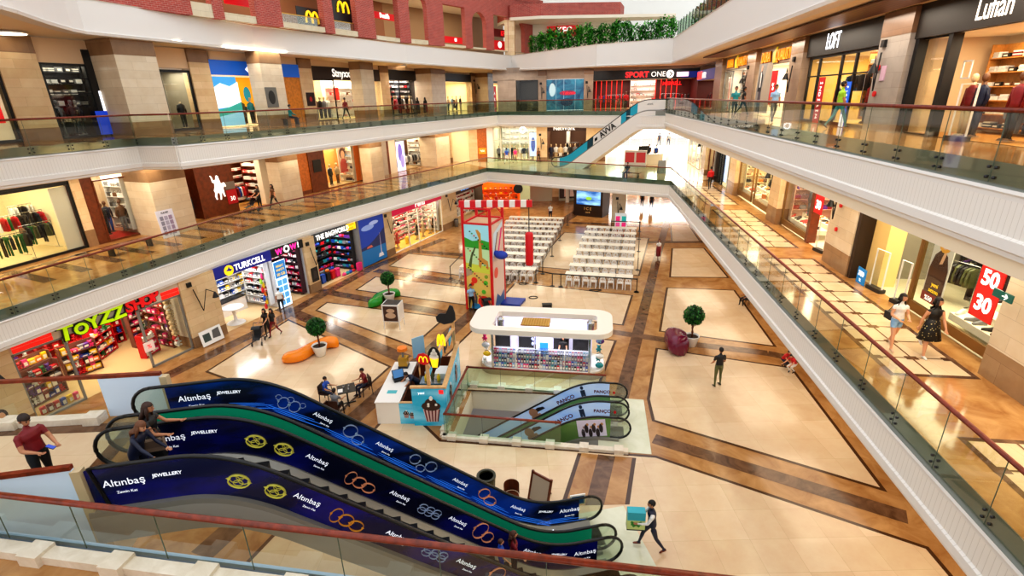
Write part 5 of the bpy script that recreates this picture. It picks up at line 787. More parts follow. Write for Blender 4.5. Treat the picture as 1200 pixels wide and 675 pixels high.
ob = [op(BB, 481.5, 502, 45.5, -8, 1), op(BB, 521, 546, 51.5, 7), op(BB, 554, 570, 55, 14, 1), op(BB, 579, 595.5, 58, 18.5), op(BB, 600, 614.5, 60.5, 23, 1)]
brick_front(BA, -2, BA.len, oa, 23.2, 'left'); brick_front(BB, 0, BB.sx(636, 40), ob, 23.0, 'far')
FCI = mat('food court interior', '#8a5a3c', .6)
m = MB(); m.box(-3, BA.len + 8, 6, 6.2, 17, 23); struct(m.build('wall_food_court_back', FCI, M=BA.m())); m = MB(); m.box(-4, 24, 7, 7.2, 17, 23); struct(m.build('wall_food_court_far', mat('food court pale wall', '#9c7f5e', .6), M=BB.m())); m = MB(); m.box(-3, BA.len + 2, .5, 6, 21.6, 21.7); struct(m.build('ceiling_food_court', OFFW, M=BA.m())); m = MB(); m.box(0, 20, .5, 7, 21.6, 21.7); struct(m.build('ceiling_food_court_far', OFFW, M=BB.m()))
for k, s in enumerate((6, 16)): area('food_court_lamp', BA.m(s, 3, 21.5), 6, 3, 260, (1, .85, .62))
for k, s in enumerate((4, 12)): area('food_court_lamp', BB.m(s, 3, 21.5), 6, 3, 260, (1, .9, .72))
def fsign(fr, xl, xr, yt, yb, d, bm, label, letters, name='restaurant_sign'):
    s0, z1 = fr.px(xl, yt, d); s1, z0 = fr.px(xr, yb, d); t = thing(name, label, 'sign', fr.m(s0, d, z0)); b = MB(); b.box(0, s1 - s0, 0, .1, 0, z1 - z0); b.build('sign_board', bm, t)
    for tx, u, v, sz, mt, sx in letters: text(tx, sz * (z1 - z0), mt, t, Matrix.Translation((u * (s1 - s0), -.03, v * (z1 - z0))) @ STAND, sx=sx, bold=.02)
RB = mat('red restaurant board', '#c8101c', .4, emit=.4)
fsign(BA, 425, 473, 10, 27, 2.0, RB, 'red restaurant sign with white rounded letters behind the brick opening', [('Donald\'s', .5, .5, .95, WT, .75)]); fsign(BA, 262, 302, -6, 10, 2.0, RB, 'red restaurant board behind the leftmost brick opening', [])
for k, (x, y, s_) in enumerate(((366, 22, 1.0), (402, 10, .95))):
    s, z = BA.px(x, y, .8); t = thing('golden_arches_emblem', f'yellow arched letter emblem in the brick opening, {["left", "right"][k]} of two', 'emblem', BA.m(s, .8, z)); b = MB()
    for q in (-1, 1): b.tube([(q * .3 + .3 * cos(a), 0, .75 * sin(a) - .3) for a in [pi * i / 10 for i in range(11)]], .08, 6)
    b.build('arches', YT, t); b = MB(); b.box(-1.3, 1.3, .1, .15, -.9, .7); b.build('board', DARK, t)
for k, o in enumerate(oa[2:4]): t = thing('window_rail', f'thin brass rail across the brick opening, {["left", "right"][k]} of two', 'railing', BA.m(o[0], .3, o[2] + .55)); m = MB(); m.box(0, o[1] - o[0], 0, .05, 0, .06); m.build('rail', mat('brass', '#c49a4a', .3, .8), t); m = MB(); m.box(0, o[1] - o[0], .02, .03, -.55, 0); m.build('panel', SHOPGLASS, t)
fsign(BB, 577, 600, 33, 45, 2.5, mat('dark sign back', '#6a1a18', .5, emit=.2), 'dark restaurant sign with red capitals behind a brick opening', [('KFC', .55, .45, .9, RT, .8)]); fsign(BB, 579, 592, 47, 59, 2.0, RB, 'small red square board with a white round picture', [('●', .5, .5, .9, WT, 1)]); fsign(BB, 521, 546, 42, 52, 3.0, RB, 'low red and white counter board behind brick opening', [('■', .5, .5, .6, WT, 1)])
fsign(BB, 617, 632, 29, 56, 1.0, RB, 'tall red panel right of the arched brick opening', [('□', .55, .3, .35, WT, 1)]); UF = Frame((3.0, 66), (26, 62)); fsign(UF, 641, 678, 31, 42, 0, RB, 'red restaurant sign with white capitals above the hedge', [('KFC', .55, .5, .95, WT, .9)])
m = MB(); m.box(-2, 10, .2, .5, 16.7, 22); struct(m.build('wall_upper_far', OFFW, M=UF.m())); s0 = UF.sx(631, 20, -3)
m = MB(); m.prism([tuple(UF.p(-4, 0, 0)[:2]), tuple(UF.p(-1.8, -4.2, 0)[:2]), tuple(UF.p(1.6, -4.4, 0)[:2]), tuple(UF.p(10, -2.4, 0)[:2]), tuple(UF.p(10.5, 1, 0)[:2])], 20.6, 21.8); struct(m.build('wall_brick_band', BRICK)); m = MB(); m.prism([tuple(UF.p(-4, 0, 0)[:2]), tuple(UF.p(-1.8, -4.2, 0)[:2]), tuple(UF.p(1.6, -4.4, 0)[:2]), tuple(UF.p(16, -1.2, 0)[:2]), tuple(UF.p(16, 1, 0)[:2])], 20.3, 20.6); struct(m.build('trim_brick_band', OFFW))
m = MB(); m.box(-2.5, -1.4, -4, -3.2, 16.7, 20.4); struct(m.build('column_upper', STONE, M=UF.m()))
# hedge on the third floor
LEAF = [mat('hedge leaf ' + str(i), c, .5, var=.3, scale=3) for i, c in enumerate(('#1f6a1c', '#3c9a26', '#63b83a', '#154d16'))]
def shrub_mesh(w, h, n, name='leaves', seed=0):
    r = random.Random(seed); m = MB()
    for i in range(n):
        a, b = r.uniform(0, 2 * pi), r.uniform(-1, 1); q = r.uniform(.55, 1); x, y, z = q * w / 2 * cos(a) * sqrt(1 - b * b * .6), q * w / 2 * sin(a) * sqrt(1 - b * b * .6), h / 2 + q * h / 2 * b
        s = r.uniform(.09, .17); R = Matrix.Translation((x, y, z)) @ Matrix.Rotation(r.uniform(0, 6.3), 4, 'Z') @ Matrix.Rotation(r.uniform(-1, 1), 4, 'X'); m.use(r.choice((0, 1, 1, 2, 3))); m.quad(*[R @ Vector(v) for v in ((-s * .5, 0, 0), (0, -s, 0), (s * .5, 0, 0), (0, s, 0))])
    return m.mesh(name, LEAF)
SHM = [shrub_mesh(1.7, 1.9, 900, seed=i) for i in range(3)]
def shrub(x, y, z, k, label, group, sc=1):
    t = thing('shrub', label, 'shrub', TR(x, y, z, k * 1.3) @ Matrix.Scale(sc, 4), group); link('foliage', SHM[k % 3], t); m = MB(); m.tube([(0, 0, 0), (.05, 0, .9)], .03, 5); m.build('stem', WOODB, t)
hp = [(-.1, 63.2), (4.6, 58.6), (9.0, 53.9), (15.4, 51.8)]; k = 0
for a, b in zip(hp[:-1], hp[1:]):
    n = int(hypot(b[0] - a[0], b[1] - a[1]) / 1.15)
    for j in range(n): f_ = (j + .5) / n; (k > 2) and shrub(a[0] + (b[0] - a[0]) * f_, a[1] + (b[1] - a[1]) * f_, 16.75 + .1 * (k % 3), k, f'leafy green shrub in the hedge over the far white fascia, {ORD[min(19, k - 3)]} from the left', 'hedge over the far white fascia', 1.0 + .08 * (k % 3)); k += 1
for j in range(11): x, y = rr(9.0 - .0 * j, 47 - 2.0 * j); shrub(x, y, 16.75, j, f'leafy green shrub behind the slim rails at upper right, {ORD[j]} from the far end', 'hedge behind the slim rails', 1.15)
fr = Frame((15.2, 50.4), (rr(7.9, 6))); t = thing('slim_railing', 'slim dark railing posts before the upper right hedge', 'railing', fr.m()); m = MB(); k = 0.0
while k < 40: m.box(k - .03, k + .03, .1, .16, 16.9, 18.5); k += 1.3
m.build('posts', mat('rail green grey', '#3e463c', .4), t); m = MB(); m.quad((0, .13, 17), (40, .13, 17), (40, .13, 18.4), (0, .13, 18.4)); m.build('glass_panel', GLASSG, t)
# pale roof over the far end, open skylight above the atrium
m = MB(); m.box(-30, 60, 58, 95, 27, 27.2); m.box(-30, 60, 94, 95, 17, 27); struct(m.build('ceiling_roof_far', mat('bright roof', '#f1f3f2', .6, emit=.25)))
# ------------------------------------------------------------------ escalators
RUB = mat('black rubber', '#101011', .35); SKIRT = mat('brushed skirt', '#8d8a82', .35, .4); STEPM = mat_stripes('grooved step', '#141416', '#2b2b2e', .03, 1, .4, .5); ALTN = mat('truss grey', '#9d9c97', .4)
GREENG = mat('green lit glass', '#128a66', .2, emit=.22); ENDG = mat_glass('pale end glass', '#dfead8', .1, diff=.12)
PAN = {}
def escalator(name, label, M, L, rise, xa, xb, ys, pan, truss=.6, steps=True, pa=.75, solid=None, zoff=0, cut=None):
    """x runs from the upper end down to the lower end; ys = (y0, y1) balustrade planes; pan = materials of the two panels"""
    t = thing(name, label, 'escalator', M)
    def raw(x): return rise if x < xa else 0 if x > xb else rise * (xb - x) / (xb - xa)
    def zl(x): return sum(raw(x + d * .2) for d in range(-4, 5)) / 9 + zoff
    N = 56; X = [.42 + (L - .84) * i / N for i in range(N + 1)]; y0, y1 = ys
    for y, pm_ in zip(ys, pan):
        c0 = cut if (cut and y == y0) else pa; xs = [c0 + (L - pa - c0) * i / N for i in range(N + 1)]; m = MB()
        i0 = m.add([(x, y + s, zl(x) + h) for x in xs for s in (-.012, .012) for h in (.1, .96)])
        for i in range(N):
            a = i0 + 4 * i; b = a + 4; m.face(a, b, b + 1, a + 1); m.face(a + 3, b + 3, b + 2, a + 2)
        PAN[(t.name, round(y, 2))] = m.build('balustrade_panel', pm_, t)
        for cx, s, z in ((.45, -1, rise + zoff), (L - .45, 1, zoff))[1 if c0 != pa else 0:]:
            m = MB()
            pts = [(cx + s * .43 * sin(a), z + .55 + .43 * cos(a)) for a in [pi * i / 12 for i in range(13)]] + [(pa if s < 0 else L - pa, z + .1), (pa if s < 0 else L - pa, z + .96)]
            if s > 0: pts = pts[::-1]
            i = m.add([(p, y, q) for p, q in pts]); m.face(*range(i, i + len(pts))); m.build('end_glass', ENDG, t)
        pts = [(.45 - .45 * sin(a), y, rise + zoff + .55 - .45 * cos(a)) for a in [pi * i / 12 for i in range(13)]] + [(x, y, zl(x) + 1.0) for x in X] + [(L - .45 + .45 * sin(a), y, zoff + .55 + .45 * cos(a)) for a in [pi * i / 12 for i in range(13)]]
        pts = [(pa, y, rise + zoff + .1)] + pts + [(L - pa, y, zoff + .1)]
        if c0 != pa: pts = [p for p in pts if p[0] > c0]
        m = MB(); m.smooth = True; m.tube(pts, .045, 8, .04); m.build('handrail', RUB, t)
        s = 1 if y == y0 else -1; m = MB(); i0 = m.add([(x, y + s * o, zl(x) + h) for x in X for o, h in ((-.13, .0), (-.11, .1), (.05, .12), (.2, .02), (.2, -.12))])
        for i in range(N):
            for j in range(4): a = i0 + 5 * i + j; m.face(a, a + 1, a + 6, a + 5)
        m.build('skirt', SKIRT, t)
    if steps:
        n = int((xb - xa) / .36)
        for k in range(n): x = xa + (k + .5) * (xb - xa) / n; h = rise * (xb - x) / (xb - xa) + zoff; m = MB(); m.box(x - .2, x + .2, y0 + .2, y1 - .2, h - .3, h); m.build('step', STEPM, t)
    for x_, w, h in ((.2, xa - .3, rise), (xb + .1, L - xb - .3, 0)): m = MB(); m.box(x_, x_ + w, y0 + .18, y1 - .18, h + zoff - .06, h + zoff + .012); m.build('comb_plate', mat('comb plate', '#3a3a3c', .35, .5), t)
    m = MB(); i0 = m.add([(x, y, zl(x) + h) for x in X for y, h in ((y0 - .13, .0), (y0 - .13, -truss), (y1 + .13, -truss), (y1 + .13, .0))])
    for i in range(N):
        for j in range(3): a = i0 + 4 * i + j; m.face(a, a + 4, a + 5, a + 1)
    m.build('truss', solid or ALTN, t)
    return t, zl
def panel_art(t, zl, y, side, items):
    """flat prints on a balustrade panel: side -1 faces local -y, +1 faces +y"""
    t = PAN.get((t.name, round(y, 2)), t)
    for it in items:
        x = it[1]; sl = atan2(zl(x - .3) - zl(x + .3), .6); z = zl(x) + it[2]
        B = Matrix.Translation((x, y + side * .018, z)) @ (Matrix.Rotation(pi, 4, 'Z') if side > 0 else Matrix()) @ Matrix.Rotation(sl * (1 if side < 0 else -1), 4, 'Y') 
        if it[0] == 't': text(it[3], it[4], it[5], t, B @ STAND, 'printed_lettering', .002, sx=it[6] if len(it) > 6 else 1, bold=it[7] if len(it) > 7 else 0)
        elif it[0] == 'ring':
            m = MB()
            for dx, dz, r, k in it[3]: m.tube([(dx + r * cos(a), 0, dz + r * k * sin(a)) for a in [2 * pi * i / 18 for i in range(18)]], r * .22, 6, r * .05, closed=True)
            m.build('printed_jewellery', it[4], t, B)
        elif it[0] == 'band':
            m = MB()
            for dx, dz, w, h in it[3]: m.plate(blob(dx, dz, w, h, 16)[::-1], -.004, 0)
            m.build('printed_shape', it[4], t, B)
        elif it[0] == 'poly':
            m = MB(); [m.plate(p[::-1], -.003 - .003 * k, 0) for k, p in enumerate(it[3])]; m.build('printed_shape', it[4], t, B)
def glow_panel(name, base, mid, seed=0, strength=1.0):
    m, n, b, o = nt(name); t = n.nodes.new('ShaderNodeTexCoord'); w = n.nodes.new('ShaderNodeTexNoise'); w.inputs['Scale'].default_value = .55; w.inputs['Detail'].default_value = 6; mp = n.nodes.new('ShaderNodeMapping'); mp.inputs['Location'].default_value = (seed, 0, 0); mp.inputs['Scale'].default_value = (.8, 1, 2.2)
    r = n.nodes.new('ShaderNodeValToRGB'); r.color_ramp.elements[0].color = rgb(base); r.color_ramp.elements[1].color = rgb(mid); r.color_ramp.elements[0].position = .42; r.color_ramp.elements[1].position = .78
    n.links.new(t.outputs['Object'], mp.inputs[0]); n.links.new(mp.outputs[0], w.inputs['Vector']); n.links.new(w.outputs[0], r.inputs[0]); n.links.new(r.outputs[0], b.inputs['Base Color']); n.links.new(r.outputs[0], b.inputs['Emission Color']); b.inputs['Emission Strength'].default_value = .35 * strength; b.inputs['Roughness'].default_value = .25; return m
NV1 = glow_panel('navy advert far', '#04091f', '#0a3a9c', 2.3); NV2 = glow_panel('navy advert middle', '#04061c', '#0a1173', 5.1); NV3 = glow_panel('navy advert near', '#05082a', '#14107c', 9.4, 1.3)
EM = TR(-8.3, 7.3, 0, rad(11)); ang = rad(11)
PW = mat('print white', '#e8ecf5', .4, emit=.6); GOLD = mat('print gold', '#d9952f', .35, .6, emit=.15); SILV = mat('print silver', '#9fb0cc', .3, .6, emit=.15); PYEL = mat('print yellow gold', '#c9c255', .35, .5, emit=.2); ROSE = mat('print rose gold', '#d8926a', .35, .5, emit=.2)
R3 = [(-.2, 0, .12, 1.5), (.04, -.02, .16, .9), (.3, -.06, .16, .8)]; CUFF = [(0, 0, .2, .72), (-.08, .02, .09, .8), (.08, .02, .09, .8), (0, -.05, .09, .7), (0, .08, .07, .8)]; BR = [(-.2 + .2 * i, .06 - .1 * (j % 2), .11, .8) for i in range(3) for j in range(2)]
def altin(x, z=.6, s=.26): return [('t', x, z, 'Altınbaş', s, PW, 1, 0), ('t', x, z - .21, 'Zemin Kat', s * .38, PW)]
e2, zl = escalator('escalator', 'near escalator with dark blue jewellery adverts, two women stepping on at its head', EM, 11.7, Z1, 2.85, 9.5, (.1, 1.35), (NV3, NV2), cut=.52)
def A(x, s=.16, z=.62): return altin(x, z, s)
def J(x, s, z=.66): return [('t', x, z, 'JEWELLERY', s, PW, 1, .002)]
def RG(x, pts, mt, z=.52): return [('ring', x, z, pts, mt)]
panel_art(e2, zl, .1, -1, A(1.1, .21) + J(1.83, .1) + RG(3.0, CUFF, PYEL) + RG(3.6, CUFF, PYEL) + A(4.15, .17) + RG(4.8, R3, GOLD) + A(5.8) + RG(6.55, BR, SILV) + A(7.25) + RG(7.95, [(-.1, .1, .18, 1.4), (.2, 0, .16, 1)], ROSE) + A(9.0) + J(9.8, .09) + A(10.5, .19))
panel_art(e2, zl, 1.35, -1, A(1.35, .2) + J(2.06, .1) + RG(3.0, CUFF, PYEL) + RG(3.52, CUFF, PYEL) + A(4.16) + RG(4.96, R3, ROSE) + A(5.85) + RG(6.5, BR, SILV) + A(7.18) + RG(7.75, [(-.1, .1, .18, 1.4), (.2, 0, .16, 1)], ROSE) + A(9.1) + J(9.85, .09) + A(10.6, .19))
e1, zl1 = escalator('escalator', 'far escalator with glowing blue jewellery adverts and a green lit inner side', EM @ Matrix.Translation((0, 1.8, 0)), 11.7, Z1, 2.85, 9.5, (0, 1.13), (GREENG, NV1))
GLB = mat('print blue glow', '#2766c4', .4, emit=.7)
panel_art(e1, zl1, 1.13, -1, [('band', x, .25, [(0, .05, .7, .014), (.2, -.04, .7, .012), (-.2, 0, .5, .01), (.1, .1, .4, .008)], GLB) for x in (1.3, 2.3, 3.4, 4.6, 5.8, 7.0, 8.2, 9.4, 10.3)] + A(1.32, .21) + J(2.08, .105) + RG(3.35, [(-.14, 0, .13, 1.2), (.14, 0, .13, 1.2), (-.02, .14, .08, 1), (.3, .1, .07, 1), (-.3, .1, .07, 1)], SILV, .56) + A(4.08, .155) + RG(4.75, [(-.12, .04, .18, 1), (.18, -.1, .16, .9)], SILV, .56) + A(5.48, .155) + RG(6.35, [(-.24, .1, .15, 1), (.05, -.08, .13, .8), (.28, .1, .16, 1)], SILV, .56) + A(7.4, .15) + RG(8.12, [(-.12, .05, .17, 1), (.18, -.08, .2, .7)], ROSE, .56) + A(9.05, .15) + J(9.9, .09) + A(10.65, .19))
m = MB(); m.box(9.7, 10.1, 2.72, 2.75, .05, .13, EM); tag(m.build('comb_light', GLOWC), 'small bright comb light at the foot of the far escalator', 'light')
# white ground plate at the foot of the escalators
m = MB(); m.box(9.6, 12.6, -.3, 3.3, .0, .012, EM); struct(m.build('floor_escalator_plate', PALE))
# basement pair
PA = TR(4.8, 18.72, 0, rad(170.4)); SKY = glow_panel('pale blue advert', '#b9cdf0', '#8fb4f2', 1, .8); GRN = mat_glass('green balustrade', '#7fae6a', .1, diff=.45, dcol='#8dbb6c')
p1, zp = escalator('escalator', 'basement escalator with pale blue clothes adverts, the one nearer the accessories kiosk', PA, 12.2, 5.2, 1.9, 9.5, (0, 1.05), (SKY, GRN), zoff=-5.2); p2, zq = escalator('escalator', 'basement escalator with pale blue clothes adverts, the one nearer the stone kerb', PA @ Matrix.Translation((0, 1.45, 0)), 12.2, 5.2, 1.9, 9.5, (0, 1.05), (SKY, GRN), zoff=-5.2)
INK = mat('print dark red', '#6a1622', .5)
for q, zz in ((p1, zp), (p2, zq)):
    panel_art(q, zz, 0, 1, [('t', 1.05, .55, 'PANÇO', .2, INK, 1, .006), ('t', 2.6, .52, 'PANÇO', .25, INK, 1, .006), ('poly', 1.75, .15, [[(-.1, 0), (-.02, 0), (0, .35), (.02, 0), (.1, 0), (.1, .55), (-.1, .55)], blob(0, .66, .07, .09)], mat('print figure', '#34405e', .5)), ('poly', 3.75, .1, [[(-.3, 0), (.35, 0), (.25, .35), (-.2, .35)], blob(0, .5, .2, .22)], mat('print face', '#c99278', .5)), ('poly', 3.75, .62, [[(-.3, 0), (.3, 0), (.26, .12), (.0, .2), (-.26, .14)]], mat('print cap', '#2b2330', .5))])
panel_art(p2, zq, 1.05, 1, [('poly', 1.4, .12, [[(-.55, 0), (.55, 0), (.55, .75), (-.55, .75)]], mat('print pale', '#d9d3ea', .5)), ('poly', 1.4, .16, [blob(-.35 + .14 * k, .12 + .2 * (k % 2), .075, .2) for k in range(6)], mat('print dark clothes', '#2c2228', .5)), ('poly', 1.4, .5, [blob(-.35 + .14 * k, .05 + .12 * (k % 2), .05, .06) for k in range(6)], mat('print skin', '#b98a5a', .5))])
for k, (x, y) in enumerate(((.55, .0), (.55, 1.45))): m = MB(); m.plate(blob(0, 0, .05, .07, 12), 0, .01); tag(m.build('round_sticker', REDP, M=PA @ Matrix.Translation((x, y + .02, .55))), f'small red sticker on the end glass of the basement escalator, {["far", "near"][k]} one', 'sticker')
# pit railing
for a, b, l, w in (((-.05, .02), (4.5, .02), 'front of the escalator pit above the stone kerb', 1), ((-.05, 3.7), (6.2, 3.7), 'back of the escalator pit by the accessories kiosk', 0), ((-.05, .02), (-.05, 3.7), 'left end of the escalator pit by the ice cream kiosk', 0)):
    A, B_ = PIT.p(a[0], a[1], 0)[:2], PIT.p(b[0], b[1], 0)[:2]; t = balustrade(A, B_, 0, 'ground floor glass railing, ' + l, low=.04, step=1.45, gm=GLASSG)
    fr = Frame(A, B_); k = MB(); s = -1 if w else 1; L_ = fr.len + (2.5 if w else 0); k.box(-.1, L_, -.2 if w else -.05, .05 if w else .2, 0, .12); x = .3
    while x < L_: k.box(x - .17, x + .17, -.26 if w else -.1, .08 if w else .26, 0, .2); x += 1.28
    k.build('stone_kerb', KERB, t)
# far white escalator between middle and top floors
AV = Matrix.Translation((14.9, 47.9, Z1)) @ Matrix.Rotation(atan2(56.4 - 49.6, 5.6 - 14.9), 4, 'Z'); TEAL = mat('teal advert', '#178fa6', .4, emit=.25)
AV = Matrix.Translation((15.2, 49.4, Z1)) @ Matrix.Rotation(atan2(56.6 - 49.4, 5.2 - 15.2), 4, 'Z')
ev, zv = escalator('escalator', 'white clad escalator with teal advert rising from middle to top floor at the far end', AV, 12.2, 5.6, 2.6, 10.6, (0, 1.3), (WHITE, WHITE), truss=1.5, steps=True, solid=FPL)
panel_art(ev, zv, 1.36, 1, [('t', 1.7, .6, 'AVVA', .22, BLACK), ('t', 5.85, .5, 'AVVA', .74, BLACK, 1, .02)])
m = MB(); xs = [2.9 + .25 * i for i in range(32)]
def strip(x0, x1, mt, nm='advert_band', lo=.05, hi=.95, dy=1.33):
    m = MB(); n = 8; i0 = m.add([(x0 + (x1 - x0) * i / n, dy, zv(x0 + (x1 - x0) * i / n) + h) for i in range(n + 1) for h in (lo, hi)])
    for i in range(n): a = i0 + 2 * i; m.face(a, a + 1, a + 3, a + 2)
    m.build(nm, mt, ev)
for x0, x1, mt in ((2.9, 3.6, TEAL), (3.6, 4.0, mat('dark teal advert', '#0f3e4c', .4)), (4.0, 4.5, TEAL), (7.35, 8.0, mat('dark teal advert', None)), (8.0, 11.2, TEAL)): strip(x0, x1, mt)
strip(4.5, 7.35, WHITE); strip(.3, 2.9, FPL, 'white_cladding')
strip(6.9, 7.2, BLACK, 'advert_square', .35, .65, 1.345)
# ------------------------------------------------------------------ ground floor furniture
def topiary(x, y, label, h=1.25, r=.42):
    t = thing('potted_topiary', label, 'plant', TR(x, y)); m = MB(); m.smooth = True; m.lathe([(.22, 0), (.25, .02), (.38, .55), (.4, .6), (.36, .6), (.34, .5)], 20); m.build('pot', mat('white glazed pot', '#f0ede6', .25), t); m = MB(); m.cyl(0, 0, .45, .53, .34, 16); m.build('soil', mat('soil', '#3a2a1c', .9, var=.3), t)
    m = MB(); m.smooth = True; m.tube([(0, 0, .5), (.03, 0, .8), (-.02, .02, 1.05), (0, 0, h)], [.045, .04, .04, .035], 7); m.tube([(.04, 0, .5), (-.03, .01, .8), (.04, .0, 1.1), (0, 0, h)], .025, 6); m.build('trunk', WOODB, t); rnd = random.Random(int(x * 10)); m = MB()
    for i in range(1500):
        a, b = rnd.uniform(0, 6.283), rnd.uniform(-1, 1); q = rnd.uniform(.78, 1.03) * r; c = sqrt(1 - b * b); p = (q * c * cos(a), q * c * sin(a), h + r * .75 + q * b); s = rnd.uniform(.04, .075); R = Matrix.Translation(p) @ Matrix.Rotation(rnd.uniform(0, 6.3), 4, 'Z') @ Matrix.Rotation(rnd.uniform(-1.4, 1.4), 4, 'X'); m.use(rnd.choice((0, 0, 1, 3))); m.quad(*[R @ Vector(v) for v in ((-s * .6, 0, 0), (0, -s, 0), (s * .6, 0, 0), (0, s, 0))])
    m.use(3); m.ball((0, 0, h + r * .75), r * .8, 14, 10); m.build('crown', [mat('topiary leaf ' + str(i), c, .5, var=.25) for i, c in enumerate(('#1f5a20', '#3f8a30', '#2d7026', '#123c14'))], t)
def bean(label, pts, w, c, h=.55):
    t = thing('bean_bench', label, 'bench', TR(pts[0][0], pts[0][1])); o = Vector((pts[0][0], pts[0][1], 0)); P = [Vector((x, y, 0)) - o for x, y in pts]; rs = []; n = 18; m = MB(); m.smooth = True; N = 18
    def cr(a, b, c_, d, u): return .5 * ((2 * b) + (c_ - a) * u + (2 * a - 5 * b + 4 * c_ - d) * u * u + (3 * b - a - 3 * c_ + d) * u ** 3)
    path = []; Q = [P[0] * 2 - P[1]] + P + [P[-1] * 2 - P[-2]]
    for s in range(len(P) - 1):
        for u in range(8): path.append(cr(Q[s], Q[s + 1], Q[s + 2], Q[s + 3], u / 8))
    path.append(P[-1]); K = len(path)
    for i, p in enumerate(path):
        f = i / (K - 1); e = sqrt(max(.02, 1 - (2 * f - 1) ** 6)); tan = (path[min(K - 1, i + 1)] - path[max(0, i - 1)]).normalized(); nr_ = Vector((-tan.y, tan.x, 0)); ww = w * e * (1 - .22 * sin(pi * f) ** 4); hh = h * (.35 + .65 * e)
        rs.append([p + nr_ * (ww * (abs(cos(a)) ** .75) * (1 if cos(a) > 0 else -1)) + Vector((0, 0, hh * (.5 + .5 * (abs(sin(a)) ** .7) * (1 if sin(a) > 0 else -1)))) for a in [2 * pi * j / n for j in range(n)]])
    m.rings(rs); m.build('seat', mat('glossy ' + c, c, .18), t); return t
topiary(-10.15, 23.95, 'round topiary in white pot beside the orange bench', 1.3, .47); topiary(-8.1, 31.3, 'round topiary in white pot beside the green bench', 1.3, .45); topiary(9.35, 24.0, 'round topiary in white pot beside the purple bench', 1.35, .52)
bean('glossy orange bean-shaped bench wrapped behind a potted topiary', [(-11.9, 23.3), (-11.1, 23.45), (-10.7, 24.2), (-10.1, 24.9), (-9.5, 24.9)], .42, '#f58a07'); bean('glossy green bean-shaped bench behind a potted topiary', [(-9.3, 30.4), (-8.85, 30.7), (-8.8, 31.5), (-8.2, 32.2), (-7.6, 32.4)], .42, '#148a1c'); bean('glossy purple bean-shaped bench beside a potted topiary', [(8.65, 22.9), (8.4, 23.35), (8.45, 23.95), (8.85, 24.45)], .62, '#6b1536', .98)
def menu_stand():
    x, y = -6.95, 27.3; t = thing('menu_stand', 'white four-legged box sign with dark food pictures on its sides', 'sign', TR(x, y, 0, rad(-8)))
    for a in (-.45, .45):
        for b in (-.38, .38): m = MB(); m.tube([(a * 1.05, b * 1.05, 0), (a, b, .55)], .03, 6); m.build('leg', WHITE, t)
    m = MB(); m.box(-.5, .5, -.42, .42, .5, 1.55); m.build('box_frame', WHITE, t)
    for M_, nm in ((Matrix.Translation((0, -.42, .55)), 'front'), (Matrix.Translation((-.5, 0, .55)) @ Matrix.Rotation(-pi / 2, 4, 'Z'), 'side')):
        m = MB(); w = .42 if nm == 'front' else .36; m.plate([(-w, 0), (-w, .92), (w, .92), (w, 0)], -.015, 0); m.build('picture', mat('brown food print', '#4a3026', .5) if nm == 'front' else mat('pale food print', '#b8a8a0', .5), t, M_); m = MB(); m.plate(blob(0, .35, w * .75, .18)[::-1], -.025, 0); m.plate(blob(.02, .65, w * .6, .13)[::-1], -.025, 0); m.build('food_shape', mat('food cream', '#c9a98c', .5), t, M_)
    m = MB(); m.box(-.44, .44, -.37, .37, 1.55, 1.57); m.build('top_picture', mat('charcoal board', '#232326', .5), t)
menu_stand()
# ice cream kiosk
KM = TR(-5.66, 17.75, 0, rad(-2.5)); AQ = glow_panel('aqua print', '#1f9fc0', '#a6dcec', 3, .5)
t = thing('ice_cream_kiosk', 'ice cream kiosk with white counter, aqua sundae prints and wooden posts', 'kiosk', KM)
m = MB(); m.box(0, .95, 0, 3.3, 0, 1.0); ct = m.build('counter', mat('counter white', '#efeae0', .35), t); m = MB(); m.box(-.03, 1.0, -.03, 3.35, 1.0, 1.05); m.build('counter_top', WHITE, ct); m = MB(); m.box(.95, 1.6, 0, .06, 0, .98); m.build('low_front_panel', AQ, t); m = MB(); m.box(1.55, 2.9, -.12, -.05, 0, 1.75); m.build('front_panel', AQ, t); m = MB(); m.box(2.84, 2.92, -.05, 3.9, 0, 1.72); m.build('side_panel', AQ, t)
m = MB(); m.box(1.5, 2.95, -.13, .02, 1.75, 1.82); m.box(2.78, 2.96, -.1, 3.95, 1.72, 1.8); m.box(.95, 1.6, .0, .1, .98, 1.02); m.build('wood_trim', mat('pale wood trim', '#d3a873', .4, var=.15), t); m = MB(); m.box(.95, 2.84, .06, 3.9, .0, .02); m.build('kiosk_floor', mat('dark kiosk floor', '#3a2a22', .5), t); m = MB(); m.box(1.0, 1.06, .1, 3.3, .02, .95); m.box(1.0, 2.84, 3.84, 3.9, 0, 1.05); m.build('inner_boards', WOODB, t)
for x, y, h in ((2.25, .05, 3.0), (2.75, 3.7, 3.1)): m = MB(); m.box(x - .06, x + .06, y - .06, y + .06, 0, h); m.build('post', mat('pale wood trim', None), t)
m = MB(); m.box(-.06, .06, 0, 3.72, 0, .1, Matrix.Translation((2.28, .05, 2.55)) @ Matrix.Rotation(-.13, 4, 'Z')); m.build('beam', mat('pale wood trim', None), t)
for k in range(5):
    m = MB(); m.box(2.2 + .1 * k, 2.24 + .1 * k, .35 + .68 * k, .95 + .68 * k, 2.0, 2.62); m.build('hanging_board', [AQ, mat('charcoal board', None)][k % 2], t)
ICE = [mat('cup pink', '#d9b9b4', .4), mat('choc', '#3a1c14', .4), mat('cream swirl', '#f3eee4', .4)]
